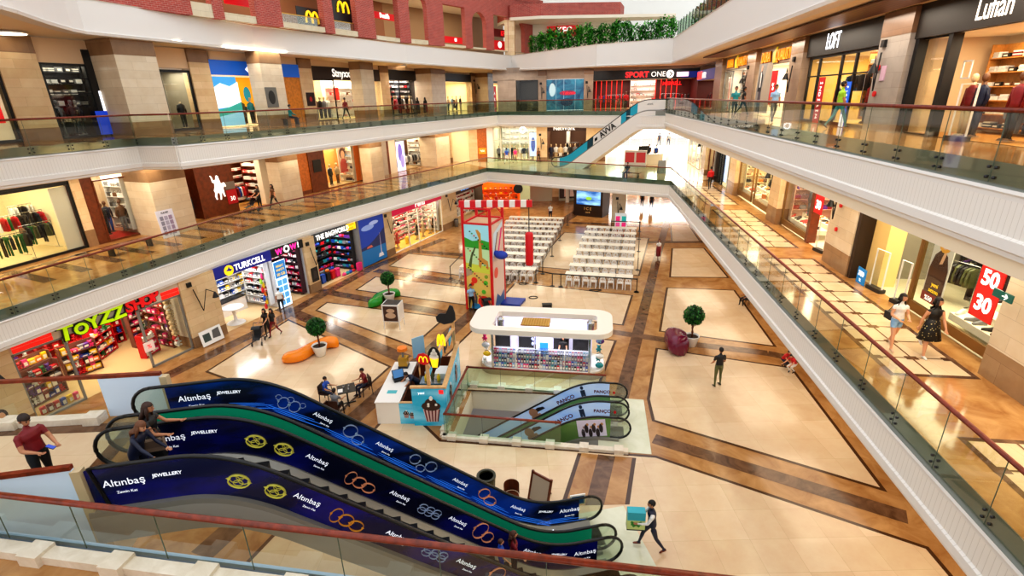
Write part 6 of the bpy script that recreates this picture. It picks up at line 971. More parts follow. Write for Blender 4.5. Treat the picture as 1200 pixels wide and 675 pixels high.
def cup(M_, s):
    m = MB(); m.plate([(-.32 * s, .12 * s), (-.22 * s, -.45 * s), (.22 * s, -.45 * s), (.32 * s, .12 * s)], -.012, 0); m.build('printed_cup', ICE[0], t, M_); m = MB(); [m.plate([((-.28 + .14 * k) * s, .1 * s), ((-.2 + .1 * k) * s, -.44 * s), ((-.16 + .1 * k) * s, -.44 * s), ((-.22 + .14 * k) * s, .1 * s)], -.016, 0) for k in range(5)]; m.build('cup_stripe', INK, t, M_); m = MB(); m.plate(blob(0, .25 * s, .37 * s, .2 * s)[::-1], -.02, 0); m.plate(blob(0, .42 * s, .22 * s, .16 * s)[::-1], -.02, 0); m.build('chocolate', ICE[1], t, M_); m = MB(); m.plate(blob(.02, .6 * s, .07 * s, .1 * s)[::-1], -.024, 0); [m.plate(blob(.2 * cos(k * 2.1) * s, (.3 + .1 * sin(k * 3)) * s, .05 * s, .035 * s, 8)[::-1], -.024, 0) for k in range(6)]; m.build('cream', ICE[2], t, M_)
cup(Matrix.Translation((2.3, -.13, .68)), 1.05); cup(Matrix.Translation((1.22, -.01, .45)), .32); cup(Matrix.Translation((1.45, -.01, .4)), .28); cup(Matrix.Translation((2.925, 1.0, .8)) @ Matrix.Rotation(pi / 2, 4, 'Z'), .8); cup(Matrix.Translation((2.925, 2.6, .85)) @ Matrix.Rotation(pi / 2, 4, 'Z'), .8)
m = MB(); m.plate([(-.09, -.09), (-.09, .09), (.09, .09), (.09, -.09)], -.012, 0); m.build('red_square', RT, t, Matrix.Translation((2.75, -.13, 1.6))); text('yeni', .16, WT, t, Matrix.Translation((1.95, -.14, 1.55)) @ STAND, ext=.004)
bq = Matrix.Translation((2.42, -.02, 3.0)) @ Matrix.Rotation(-.15, 4, 'Z') @ Matrix.Scale(.78, 4)
m = MB(); m.plate([(-.75, 0), (-.62, .26), (-.35, .34), (-.1, .22), (.0, .0), (-.1, -.24), (-.35, -.32), (-.62, -.24)], -.05, .0); m.build('red_sign', mat('deep red sign', '#b4121a', .4, emit=.3), t, bq); m = MB(); [m.tube([(-.37 + q * .11 + .11 * cos(a), -.07, .3 * sin(a) - .14) for a in [pi * i / 10 for i in range(11)]], .028, 6) for q in (-1, 1)]; m.build('arched_emblem', YT, t, bq)
m = MB(); m.plate([(-.02, .1), (.08, -.42), (.34, -.42), (.44, .1)][::-1], -.05, .0); m.build('cone_cup', YT, t, bq); m = MB(); m.plate(blob(.21, .18, .24, .16)[::-1], -.05, 0); m.plate(blob(.21, .34, .17, .14)[::-1], -.05, 0); m.plate(blob(.22, .5, .08, .12)[::-1], -.05, 0); m.build('cone_swirl', ICE[2], t, bq); m = MB(); m.plate(blob(.21, .1, .34, .62)[::-1], -.02, .03); m.build('cone_backing', BLACK, t, bq)
m = MB(); [m.tube([(2.5 + q * .075 + .07 * cos(a), 1.9, 2.62 + .5 * sin(a)) for a in [pi * i / 10 for i in range(11)]], .05, 6) for q in (-1, 1)]; m.build('yellow_arches', YT, t)
hv = Matrix.Translation((2.62, 3.6, 3.2)) @ Matrix.Rotation(-.35, 4, 'Y') @ Matrix.Scale(.72, 4); m = MB(); m.plate([(-.85, .0), (-.8, .3), (-.5, .45), (-.1, .3), (.15, .55), (.35, .75), (.5, .6), (.45, .1), (.3, -.3), (.0, -.42), (-.5, -.35)], -.04, .04); m.build('dark_swirl_sign', mat('charcoal board', None), t, hv)
m = MB(); m.box(1.5, 2.6, 1.5, 2.1, 0, 1.0); m.build('work_bench', STEEL, t); m = MB(); m.box(2.1, 2.7, 1.9, 2.6, 1.0, 1.25); m.build('white_tray', WHITE, t)
def gadget(name, label, cat, M_, parts):
    t_ = thing(name, label, cat, M_)
    for nm, mt, fn in parts: m = MB(); fn(m); m.build(nm, mt, t_)
    return t_
gadget('till', 'black point of sale till with blue screen on the white counter', 'till', KM @ Matrix.Translation((.55, 1.75, 1.05)) @ Matrix.Rotation(.5, 4, 'Z'), [('base', BLACK, lambda m: m.box(-.25, .25, -.2, .2, 0, .12)), ('screen', mat('screen blue', '#3f6f9c', .3, emit=.5), lambda m: m.box(-.22, .22, -.02, .01, 0, .34, Matrix.Translation((0, -.06, .14)) @ Matrix.Rotation(-.6, 4, 'X'))), ('screen_back', BLACK, lambda m: m.box(-.25, .25, .012, .05, -.02, .37, Matrix.Translation((0, -.06, .14)) @ Matrix.Rotation(-.6, 4, 'X')))])
gadget('drinks_dispenser', 'orange and yellow drinks dispenser on the counter end', 'dispenser', KM @ Matrix.Translation((.5, 2.9, 1.05)), [('base', BLACK, lambda m: m.box(-.22, .22, -.2, .2, 0, .1)), ('tank', mat('amber tank', '#b98a1c', .2), lambda m: m.box(-.2, .2, -.18, .18, .1, .5)), ('stem', GREY, lambda m: m.cyl(0, 0, .5, .85, .05, 8)), ('cap', mat('orange cap', '#ee7d12', .4), lambda m: m.lathe([(.24, .85), (.22, .98), (.05, 1.03)], 14))])
gadget('counter_sign', 'pale blue price board standing on the counter end', 'sign', KM @ Matrix.Translation((1.15, 3.3, 1.05)) @ Matrix.Rotation(.7, 4, 'Z'), [('board', mat('pale price board', '#9cc0d6', .4), lambda m: m.box(-.3, .3, -.02, .02, .3, 1.3)), ('post', WOODL, lambda m: m.box(-.03, .03, -.02, .02, 0, .3))])
gadget('leaflet', 'teal leaflet lying on the white counter', 'leaflet', KM @ Matrix.Translation((.5, .75, 1.05)), [('sheet', mat('teal leaflet paper', '#4fb3bb', .5), lambda m: m.box(-.2, .2, -.12, .12, 0, .01))])
for k, (x, y, c) in enumerate(((1.75, 1.6, 'yellow'), (2.0, 1.75, 'olive'), (1.7, 1.95, 'silver'), (2.3, 1.6, 'yellow'))): product('bottle', c, KM @ Matrix.Translation((x, y, 1.0)) @ Matrix.Scale(1.4, 4), f'{c} topping pot on the work bench inside the ice cream kiosk, {ORD[k]} of four', 'topping pots in the ice cream kiosk')
# accessories kiosk
AK = TR(-1.75, 21.65, 0, rad(-9.6)); t = thing('accessory_kiosk', 'phone accessory kiosk with white rounded ring roof and glass showcases', 'kiosk', AK)
def rrect(x0, x1, y0, y1, r, n=6): return [(cx + r * cos(a0 + pi / 2 * i / n), cy + r * sin(a0 + pi / 2 * i / n)) for cx, cy, a0 in ((x1 - r, y1 - r, 0), (x0 + r, y1 - r, pi / 2), (x0 + r, y0 + r, pi), (x1 - r, y0 + r, 3 * pi / 2)) for i in range(n + 1)]
o_ = rrect(-.25, 6.3, -.72, 2.1, .75); i_ = rrect(.85, 5.6, -.28, 1.4, .2); n = len(o_); m = MB()
for z0, z1, k in ((2.48, 2.72, 0),):
    a = m.add([(p[0], p[1], z0) for p in o_] + [(p[0], p[1], z1) for p in o_] + [(p[0], p[1], z1) for p in i_] + [(p[0], p[1], z0) for p in i_])
    for j in range(n):
        q = (j + 1) % n
        for b in range(4): c = (b + 1) % 4; m.face(a + b * n + j, a + b * n + q, a + c * n + q, a + c * n + j)
m.build('ring_roof', mat('kiosk white', '#ebe1d4', .4), t); m = MB(); m.prism(rrect(0, 6.05, 0, 2.1, .8), 0, .32); m.build('plinth', mat('kiosk tan plinth', '#b59878', .4), t); m = MB(); m.prism(rrect(.05, 6.0, .05, 2.05, .8), .32, .38); m.build('showcase_floor', WHITE, t)
for x in (.75, 5.3):
    for y in (.1, 1.95): m = MB(); m.box(x - .05, x + .05, y - .05, y + .05, .32, 2.45); m.build('post', STEEL, t)
m = MB(); m.box(.6, 5.4, .5, .62, .38, 1.2); m.box(.6, 5.4, 1.75, 1.85, .38, 2.3); m.build('display_wall', mat('kiosk lilac', '#d3d0e6', .4, emit=.1), t); m = MB(); m.box(.6, 5.4, .1, .62, 1.2, 1.24); m.build('glass_counter', SHOPGLASS, t); 
for x in (.7, 1.85, 3.0, 4.15, 5.3): m = MB(); m.box(x - .02, x + .02, .09, .5, .38, 1.22); m.build('divider', WHITE, t)
for k, x in enumerate((.95, 2.15, 3.9, 4.85)):
    gadget('screen', f'dark flat screen on the kiosk back wall, {ORD[k]} from the left', 'screen', AK @ Matrix.Translation((x, 1.66, .68)), [('panel', BLACK, lambda m: m.box(-.38, .38, 0, .05, 0, .6)), ('bezel', GREY, lambda m: [m.box(-.41, .41, .0, .06, -.03, 0), m.box(-.41, .41, 0, .06, .6, .63)])])
gadget('laptop', 'laptop with a bright blue screen on the kiosk counter', 'laptop', AK @ Matrix.Translation((3.15, .45, 1.24)), [('base', STEEL, lambda m: m.box(-.2, .2, -.14, .14, 0, .02)), ('screen', mat('laptop blue', '#2f8df0', .3, emit=1.2), lambda m: m.box(-.2, .2, .13, .15, .02, .3))])
pc = ['red', 'purple', 'blue', 'pink', 'white', 'black', 'teal', 'grey', 'dark red', 'pale blue', 'navy', 'silver']
for r in range(4):
    for k in range(34):
        c = random.choice(pc); product('phone_pack', c, AK @ Matrix.Translation((.8 + 4.4 * k / 33, .4 - .1 * r, 1.0 - .2 * r)) @ Matrix.Scale(1.3, 4), f'{c} phone pack, {ORD[k % 17]} in {["left", "right"][k // 17]} half, {ORD[r]} row down, front showcase of the kiosk', 'phone packs in the kiosk showcase')
for k in range(14):
    s = 0 if k < 7 else 1; c = ['white', 'yellow', 'white', 'silver', 'pink', 'purple', 'pale blue'][k % 7] if not s else ['teal', 'teal', 'white', 'teal', 'purple', 'pale blue', 'pink'][k % 7]
    product('plush_toy' if k % 2 == 0 else 'luggage_bag', c, AK @ Matrix.Translation(((.3 if not s else 5.72) + .06 * (k % 2), .25 + .2 * (k % 3), .4 + .29 * (k % 7))), f'{c} trinket on the rounded {["left", "right"][s]} end shelves of the accessories kiosk, {ORD[k % 7]} up', 'trinkets on the kiosk ends')
m = MB(); 
gadget('trinket_tower', 'sparkling silver and blue trinket tower in middle of kiosk', 'display', AK @ Matrix.Translation((2.75, .5, 1.24)), [('spindle', STEEL, lambda m: m.cyl(0, 0, 0, 1.0, .03, 8)), ('trinkets', mat('lit trinkets', '#b8c4ff', .3, emit=.7), lambda m: [m.ball((.16 * cos(k * 1.3), .16 * sin(k * 1.3), .15 + .05 * k), .06, 6, 4) for k in range(16)])])
gadget('patterned_board', 'gold lattice board lying inside the kiosk roof opening', 'board', AK @ Matrix.Translation((2.75, .75, 2.5)) @ Matrix.Scale(.8, 4), [('panel', mat('gold lattice', '#a97b34', .4), lambda m: m.box(-.85, .85, -.55, .55, 0, .05)), ('lattice', mat('gold bars', '#d9ad58', .4), lambda m: [m.box(-.75 + .15 * k, -.7 + .15 * k, -.5, .5, .05, .08) for k in range(11)] + [m.box(-.75, .75, -.45 + .15 * k, -.41 + .15 * k, .05, .08) for k in range(7)])])
for k, x in enumerate((.75, 5.35)): gadget('flood_lamp', f'chrome lamp inside the kiosk roof ring, {["left", "right"][k]} end', 'lamp', AK @ Matrix.Translation((x + (.35 if k == 0 else -.05), .6, 2.2)), [('body', STEEL, lambda m: m.lathe([(.05, 0), (.16, .1), (.18, .5), (.1, .6)], 12))])
area('kiosk_lamp', AK @ Matrix.Translation((3.0, 1.0, 2.45)), 4.5, 1.0, 110, (.95, .93, 1)); area('showcase_fill', AK @ Matrix.Translation((3.0, -.3, 1.5)) @ Matrix.Rotation(-1.0, 4, 'X') @ Matrix.Rotation(pi, 4, 'X') @ Matrix.Rotation(pi, 4, 'X'), 4.6, .1, 30, (.95, .9, 1))  # second light is an added fill before the showcase, brightens the phone packs
# climbing tower
TW = TR(-2.84, 29.75, 0, rad(-21)); t = thing('climbing_tower', 'tall red-framed climbing tower with animal pictures and striped arm', 'climbing tower', TW); H = 5.55; W_, D_ = 1.75, 2.0
for x, y in ((0, 0), (W_, 0), (W_, D_), (0, D_)): m = MB(); m.box(x - .07, x + .07, y - .07, y + .07, 0, H + .95); m.build('post', REDP, t)
m = MB(); m.box(.05, W_ - .05, -.04, .04, .1, H); m.build('front_panel', mat('sand picture', '#e8c768', .5), t); m = MB(); m.box(W_ - .04, W_ + .04, .05, D_ - .05, .1, H); m.build('side_panel', mat('pale picture', '#dfc9bf', .5), t); m = MB(); m.box(-.04, .04, .05, D_, .1, H); m.box(0, W_, D_ - .04, D_ + .04, .1, H); m.build('rear_panel', mat('pale picture', None), t)
def pic(poly, c, k=0, side=0):
    m = MB(); m.plate(poly[::-1], -.004 * (k + 1), 0); M_ = Matrix.Translation((0, -.045, 0)) if not side else Matrix.Translation((W_ + .045, 0, 0)) @ Matrix.Rotation(pi / 2, 4, 'Z'); m.build('printed_picture', flatm(c, .1), t, M_)
pic([(.08, 4.2), (1.67, 4.2), (1.67, 5.5), (.08, 5.5)], '#9fdbe8'); pic([(.08, 4.1), (1.67, 4.0), (1.67, 4.5), (1.2, 4.6), (.6, 4.5), (.08, 4.7)], '#2f9a2c', 1); pic([(.08, 2.9), (1.67, 2.7), (1.67, 4.1), (.08, 4.2)], '#b9dca8'); pic([(.08, 2.6), (1.67, 2.5), (1.67, 2.95), (.08, 3.1)], '#c8d048', 1)
pic([(.95, 2.95), (1.02, 4.7), (.82, 5.2), (.98, 5.2), (1.15, 5.0), (1.2, 3.5), (1.55, 3.3), (1.6, 2.8), (1.48, 2.8), (1.42, 3.1), (1.15, 3.1), (1.08, 2.8)], '#c08a3c', 2); pic([(.25, 2.9), (.45, 3.6), (.75, 4.2), (.8, 4.1), (.55, 3.5), (.45, 2.8)], '#4a5a2c', 2); pic([(.08, 2.2), (.5, 2.4), (.45, 2.7), (.08, 2.75)], '#a89478', 2)
for x, z, r, c in ((.6, 2.0, .2, '#d8321c'), (.45, 1.75, .12, '#d8321c'), (1.35, 1.9, .15, '#4fae2c'), (1.2, 1.3, .14, '#4fae2c'), (.3, .8, .12, '#4fae2c'), (1.2, .62, .42, '#d82a1c'), (1.2, .58, .2, '#8a2a1c'), (1.4, 2.3, .12, '#7a9a2c')): pic(blob(x, z, r, r), c, 3 if r < .3 else 2)
pic([(.45, .3), (.7, .3), (.75, .9), (.6, 1.25), (.5, 1.2), (.48, .9)], '#4c5254', 3); pic([(.3, .12), (1.0, .12), (.9, .45), (.4, .5)], '#2c86b8', 3); pic([(.2, 3.3), (.35, 4.9), (.6, 5.0), (1.2, 5.2), (1.85, 5.4), (1.8, 5.1), (.9, 4.8)], '#c9dce8', 0, 1); pic([(.9, 3.4), (1.1, 3.5), (1.75, 5.0), (1.55, 5.0)], '#d81e78', 2, 1); pic(blob(.6, 2.4, .3, .35), '#d85a4a', 1, 1); pic([(.2, .12), (1.8, .12), (1.8, .9), (1.2, .6), (.7, 1.0)], '#3a5a8c', 1, 1)
for k in range(40): x, z = .2 + 1.35 * ((k * 37) % 41) / 41, .4 + 4.8 * k / 40; m = MB(); m.smooth = True; m.ball((x, -.08, z), (.05, .05, .04), 8, 5); m.build('climbing_hold', [BLACK, REDP, mat('hold green', '#2f8a2c', .5), BLACK][k % 4], t)
for z in (H, H + .9): m = MB(); [m.box(*q, z - .05, z + .05) for q in ((0, W_, -.06, .06), (0, W_, D_ - .06, D_ + .06), (-.06, .06, 0, D_), (W_ - .06, W_ + .06, 0, D_))]; m.build('top_rail', REDP, t)
m = MB(); m.box(.05, W_ - .05, .05, D_ - .05, H - .1, H - .04); m.build('platform', mat('plywood', '#d8b48c', .5), t); m = MB(); m.tube([(.05, .1, H), (W_, .1, H + .9)], .04, 6); m.tube([(W_ * .4, D_, H), (W_ * .4, D_, H + 1.4), (W_, D_, H + .2)], .035, 6); m.build('brace', REDP, t)
for k in range(13): m = MB(); m.box(-.15 + .33 * k, .18 + .33 * k, -.14, .16, H + .95, H + 1.33, Matrix.Rotation(rad(16), 4, 'Z')); m.build('striped_arm', REDP if k % 2 == 0 else WHITE, t)
m = MB(); m.smooth = True; m.lathe([(.02, .35), (.2, .3), (.24, .2), (.24, -1.6 + .0), (.2, -1.72), (.05, -1.75)][::-1], 14); pb = TW @ Matrix.Rotation(rad(16), 4, 'Z') @ Matrix.Translation((3.95, 0, 4.65)); t2 = thing('punch_bag', 'long red punch bag hanging from the striped arm', 'punch bag', pb); m.build('bag', REDP, t2); m = MB(); m.tube([(0, 0, .33), (0, 0, 2.3)], .03, 5); m.build('rope', BLACK, t2)
t2 = thing('pulley_cover', 'blue cloth cover hanging at the right side of climbing tower', 'cover', TW @ Matrix.Translation((W_ + .45, .5, 3.6))); m = MB(); m.smooth = True; m.ball((0, 0, 0), (.42, .3, .26), 12, 8); m.ball((-.3, 0, .1), (.2, .2, .16), 10, 6); m.build('cloth', mat('royal blue cloth', '#1c3fa8', .6), t2); m = MB(); m.tube([(-.4, 0, .15), (-.2, 0, 1.4)], .02, 5); m.build('rope', BLACK, t2)
t2 = thing('wall_clock', 'black round dial on the orange shop front behind the tower', 'clock', FG.m(5.2, -.2, 2.4)); m = MB(); m.plate(blob(0, 0, .55, .55, 20)[::-1], -.06, 0); m.build('dial', BLACK, t2)
m = MB(); p_ = [at2(578, 357), at2(585, 350), at2(616, 352), at2(609, 360)]; m.prism(ccw(p_), 0.012, .16); tag(m.build('landing_mat', mat('blue vinyl', '#1c3c9c', .4)), 'flat blue landing mat behind the accessories kiosk', 'mat')
# tables and chairs
PLAS = mat('white plastic', '#eceae6', .35); TOPM = mat('cream table top', '#efe6d4', .4)
def chair_parts(full):
    bs = {}
    m = MB(); m.box(-.21, .21, -.2, .21, .42, .46); bs['seat'] = m
    m = MB(); a0 = [(-.2, .44), (-.2, .68), (-.13, .8), (0, .84), (.13, .8), (.2, .68), (.2, .44)]; a1 = [(-.14, .5), (-.14, .66), (-.08, .74), (0, .76), (.08, .74), (.14, .66), (.14, .5)]
    for j in range(6): m.box(0, 1, 0, 1, 0, 1) if False else None; p, q, u, v = a0[j], a0[j + 1], a1[j + 1], a1[j]; i = m.add([(x, y, z) for y in (-.24, -.2) for x, z in (p, q, u, v)]); m.face(i, i + 1, i + 2, i + 3); m.face(i + 7, i + 6, i + 5, i + 4); m.face(i, i + 4, i + 5, i + 1); m.face(i + 3, i + 2, i + 6, i + 7)
    for x in (-.06, .06): m.box(x - .025, x + .025, -.235, -.205, .46, .76)
    bs['backrest'] = m
    legs = []
    for x, y in ((-.19, -.19), (.19, -.19), (.19, .19), (-.19, .19)): m = MB(); m.box(x - .03, x + .03, y - .025, y + .025, 0, .43); legs.append(m)
    return bs, legs
def chair_proto(full, label, group, M):
    bs, legs = chair_parts(full)
    if full:
        t = thing('plastic_chair', label, 'chair', M, group); bs['seat'].build('seat', PLAS, t); bs['backrest'].build('backrest', PLAS, t); [l.build('leg', PLAS, t) for l in legs]; return t
    m = MB()
    for b in list(bs.values()) + legs:
        i = m.add(b.v)
        for f_ in b.f: m.face(*[i + j for j in f_])
    return tag(m.build('plastic_chair', PLAS, M=M), label, 'chair', group)
def table_proto(w, label, group, M, full):
    t = thing('folding_table', label, 'table', M, group); m = MB(); m.box(0, w - .02, 0, .72, .71, .75); m.build('table_top', TOPM, t)
    for x in (.08, w - .12): m = MB(); m.box(x, x + .04, .06, .1, 0, .71); m.box(x, x + .04, .62, .66, 0, .71); m.box(x, x + .04, .06, .66, .3, .33); m.build('leg_frame', GREY, t)
    return t
PROT = {}
def block(M, rows, pitch, nt_, w, side, lastcols=None):
    for r in range(rows):
        full = r == 0
        for k in range(nt_):
            T_ = M @ Matrix.Translation((k * w, r * pitch, 0)); lab = f'cream-topped table, {ORD[k]} from the left in {ORD[r]} row of {side} table block'; grp = f'long white tables, {side} block'; key = ('t', round(w, 3))
            if key not in PROT: PROT[key] = table_proto(w, lab, grp, T_, 1)
            else: dup(PROT[key], T_, lab, grp)
            for c in range(2):
                C_m = T_ @ Matrix.Translation((w * (.27 + .46 * c), -.22 + random.uniform(-.05, .04), 0)) @ Matrix.Rotation(random.uniform(-.08, .08), 4, 'Z'); lab = f'white plastic chair, {ORD[2 * k + c]} from the left in {ORD[r]} row of {side} table block'; grp = f'white plastic chairs, {side} block'
                key = ('c', full)
                if key not in PROT: PROT[key] = chair_proto(full, lab, grp, C_m)
                else: dup(PROT[key], C_m, lab, grp)
block(TR(3.75, 33.85, 0, rad(-14.4)), 8, 1.98, 4, 1.17, 'right'); block(TR(-3.9, 36.1, 0, rad(-13)), 10, 1.85, 5, 1.15, 'left')
def barrier(pts, label):
    t = thing('belt_barrier', label, 'barrier', TR(pts[0][0], pts[0][1])); o = Vector((pts[0][0], pts[0][1], 0))
    for x, y in pts: m = MB(); m.cyl(x - o.x, y - o.y, 0, .03, .17, 12); m.cyl(x - o.x, y - o.y, .03, .98, .03, 8); m.build('post', BLACK, t)
    for a, b in zip(pts[:-1], pts[1:]): m = MB(); m.tube([(a[0] - o.x, a[1] - o.y, .93), (b[0] - o.x, b[1] - o.y, .93)], .012, 4, .04); m.build('belt', BLACK, t)
bl = lambda x, y, M=TR(3.75, 33.85, 0, rad(-14.4)): tuple((M @ Vector((x, y, 0)))[:2]); b2 = lambda x, y: bl(x, y, TR(-3.9, 36.1, 0, rad(-13)))
barrier([bl(4.95, -.7), bl(4.95, 4), bl(4.95, 9), bl(4.95, 13.0), bl(4.95, 15.95)], 'black belt barrier along the right side of right table block'); barrier([b2(5.9, -.55), bl(-.8, -.6), bl(-.2, -.6), bl(4.95, -.7)], 'black belt barrier before the front table rows'); barrier([bl(4.9, 15.95), bl(2.2, 15.95)], 'black belt barrier behind the right table block'); barrier([b2(-.5, -.6), b2(-.6, 4), b2(-.5, 9), b2(-.4, 14)], 'black belt barrier along the left side of left table block'); barrier([b2(6.05, 1.5), b2(6.1, 6), b2(6.1, 11), b2(6.1, 17)], 'black belt barrier along the right side of left table block')
for k, (x, y) in enumerate(((613, 333), (698, 341), (625, 349))): p = at2(x, y); t2 = thing('cable_coil', f'black coil of cable on the beige floor, {["left", "right", "nearest"][k]} of three', 'cable', TR(*p)); m = MB(); m.tube([(.28 * cos(a) + .2 * (k == 1) * sin(2 * a), .2 * sin(a), .03) for a in [2 * pi * i / 20 for i in range(20)]], .03, 5, closed=True); m.build('cable', BLACK, t2)
p = at2(641, 360); gadget('floor_box', 'small black box on the beige floor behind the kiosk', 'box', TR(*p), [('case', DARK, lambda m: m.box(-.3, .3, -.15, .15, 0, .2)), ('lid', BLACK, lambda m: m.box(-.32, .32, -.17, .17, .2, .23))])
# black booth with a screen, far end
SB = Frame((7.06, 56.0), (9.95, 54.3)); t = thing('screen_booth', 'black booth with a bright blue screen and gold letters at the far end', 'booth', SB.m()); m = MB(); m.box(0, SB.len, 0, 2.2, 0, 3.0); m.build('booth_body', mat('dark brown booth', '#2a1a14', .4), t); m = MB(); m.box(.35, SB.len - .25, -.06, 0, 1.3, 2.75); m.build('screen', glow_panel('booth screen', '#1a4a8c', '#9fd4f2', 4, 4), t); text('I C E', .42, mat('brass letters', '#c9a060', .4, emit=.3), t, Matrix.Translation((SB.len / 2, -.03, .85)) @ STAND); text('CLUB', .22, mat('brass letters', None), t, Matrix.Translation((SB.len / 2, -.03, .45)) @ STAND)
for k in range(8): m = MB(); m.box(.1 + k * .42, .25 + k * .42, .0, 2.2, 3.0, 3.25); m.build('roof_slat', mat('slate roof slats', '#5a5a68', .4), t)
m = MB(); m.plate(blob(.1 + SB.len / 2, 2.0, .35, .18), -.09, -.06); m.build('screen_shape', mat('green screen shape', '#7fb43c', .4, emit=1), t)
# cafe set
RAT = mat('dark rattan', '#3a1c12', .5); BLK = mat('cafe black', '#1b1a19', .4)
def cafe_chair(x, y, rz, label):
    t = thing('cafe_chair', label, 'chair', TR(x, y, 0, rz), 'dark brown cafe chairs'); m = MB(); m.box(-.22, .22, -.22, .22, .42, .46); m.build('seat', RAT, t); m = MB(); m.box(-.22, .22, -.24, -.2, .46, .86); m.build('backrest', RAT, t)
    for a in (-.2, .2):
        for b in (-.21, .2): m = MB(); m.tube([(a * 1.1, b * 1.1, 0), (a, b, .45)], .02, 6); m.build('leg', BLK, t)
        m = MB(); m.tube([(a * 1.15, -.22, .66), (a * 1.15, .15, .66), (a * 1.1, .18, .44)], .018, 6); m.build('armrest', BLK, t)
    return t
def cafe_table(x, y, rz, label): t = thing('cafe_table', label, 'table', TR(x, y, 0, rz)); m = MB(); m.box(-.38, .38, -.38, .38, .72, .75); m.build('table_top', BLK, t); m = MB(); m.cyl(0, 0, .03, .72, .035, 8); m.build('column', BLK, t); m = MB(); [m.box(-.32, .32, -.03, .03, 0, .04), m.box(-.03, .03, -.32, .32, 0, .04)]; m.build('foot', BLK, t)
CT = Vector((-7.35, 19.35)); 
cafe_table(CT.x, CT.y, .4, 'black square cafe table with three people around it'); cafe_table(-8.75, 17.95, .2, 'empty black square cafe table near the escalator')
CH = [(-8.35, 19.55, -1.75, 'dark cafe chair of the person in blue'), (-6.75, 20.1, 2.2, 'dark cafe chair of the person in red'), (-7.55, 18.4, -.15, 'dark cafe chair of the person in grey'), (-8.1, 18.1, 1.3, 'empty dark cafe chair at the empty table')]
for c in CH: cafe_chair(*c)
for k, (dx, dy) in enumerate(((-.15, .1), (.12, -.08), (.05, .18))): gadget('paper_cup', f'white paper cup on the occupied cafe table, {ORD[k]} of three', 'cup', TR(CT.x + dx, CT.y + dy, .75), [('cup', WHITE, lambda m: m.lathe([(.03, 0), (.04, .1)], 10)), ('lid', DARK, lambda m: m.cyl(0, 0, .1, .115, .042, 10))])
gadget('paper_menu', 'white paper menu lying on the occupied cafe table', 'menu', TR(CT.x - .2, CT.y - .2, .752, .3), [('sheet', WHITE, lambda m: m.box(-.1, .1, -.14, .14, 0, .006))])
# easel, bins and stool seen over the escalator
t = thing('easel_sign', 'brown wooden easel board standing behind the escalator', 'easel', TR(*at2(630, 594), 0, rad(-40))); m = MB(); m.box(-.35, .35, -.02, .02, 0, .95, Matrix.Translation((0, 0, .1)) @ Matrix.Rotation(-.25, 4, 'X')); m.build('board', mat('grey board', '#b8a890', .5), t); m = MB(); Q = Matrix.Translation((0, 0, .1)) @ Matrix.Rotation(-.25, 4, 'X'); [m.box(*q, -.03, .03, *z, Q) for q, z in (((-.4, -.33), (-.1, 1.05)), ((.33, .4), (-.1, 1.05)), ((-.4, .4), (.95, 1.02)), ((-.4, .4), (0, .07)))]; m.build('frame', WOODB, t); m = MB(); m.tube([(0, .25, 1.0), (0, .75, 0)], .03, 6); m.build('rear_leg', WOODB, t)
gadget('litter_bin', 'round olive green litter bin behind the escalator', 'bin', TR(*at2(571, 583)), [('body', mat('olive bin', '#4c4a2e', .5), lambda m: m.lathe([(.26, 0), (.3, .85)], 18)), ('rim', mat('dark olive', '#34331f', .5), lambda m: m.lathe([(.3, .85), (.32, .86), (.32, .92), (.24, .92), (.22, .7)], 18)), ('liner', BLACK, lambda m: m.cyl(0, 0, .7, .72, .22, 12))])
gadget('wooden_stool', 'brown curved wooden seat behind the escalator by the easel', 'stool', TR(*at2(600, 594), 0, .4), [('seat', WOODB, lambda m: m.cyl(0, 0, .42, .47, .24, 16)), ('backrest', WOODB, lambda m: m.rings([[(.25 * cos(a), .25 * sin(a), z) for a in [-.3 + 3.7 * i / 12 for i in range(13)]] for z in (.47, .92)], closed=False, cap=False)), ('pedestal', DARK, lambda m: m.lathe([(.2, 0), (.04, .06), (.04, .42)], 12))])
gadget('info_stand', 'small framed dark blue sign behind the foot of far escalator', 'sign', TR(*at2(676, 613), 0, rad(10)), [('frame', WHITE, lambda m: m.box(-.24, .24, -.02, .02, .75, 1.12)), ('face', mat('navy face', '#0c3a5c', .4, emit=.2), lambda m: m.box(-.19, .19, -.03, -.02, .8, 1.07)), ('post', STEEL, lambda m: m.cyl(0, 0, 0, .75, .03, 8)), ('base', STEEL, lambda m: m.cyl(0, 0, 0, .03, .18, 12))])
# benches and small furniture on the galleries
gadget('gallery_bench', 'brown slatted bench on the left gallery floor', 'bench', L1.m(.3, -3.1, Z1, .05), [('seat', WOODB, lambda m: m.box(-1.3, 1.3, -.25, .25, .4, .46)), ('leg', DARK, lambda m: [m.box(x - .04, x + .04, -.2, .2, 0, .4) for x in (-1, 1)])])
q = at(735, 208, Z1); gadget('gallery_bench', 'dark bench on far bright gallery where a person sits', 'bench', TR(q.x + .3, q.y, Z1, rad(-35)), [('seat', WOODB, lambda m: m.box(-.9, .9, -.22, .22, .4, .46)), ('leg', DARK, lambda m: [m.box(x - .04, x + .04, -.18, .18, 0, .4) for x in (-.7, .7)])])
q = at(744, 196, Z1); gadget('lit_sign_box', 'red and white sign box standing at far bright gallery', 'sign', TR(q.x, q.y, Z1, rad(-20)), [('frame', WHITE, lambda m: m.box(-1.1, 1.1, -.15, .15, 0, 1.7)), ('red_face', mat('red face', '#c43a3a', .4, emit=.2), lambda m: [m.box(-1.0, -.1, -.17, -.15, .5, 1.5), m.box(.1, 1.0, -.17, -.15, .5, 1.5)])])
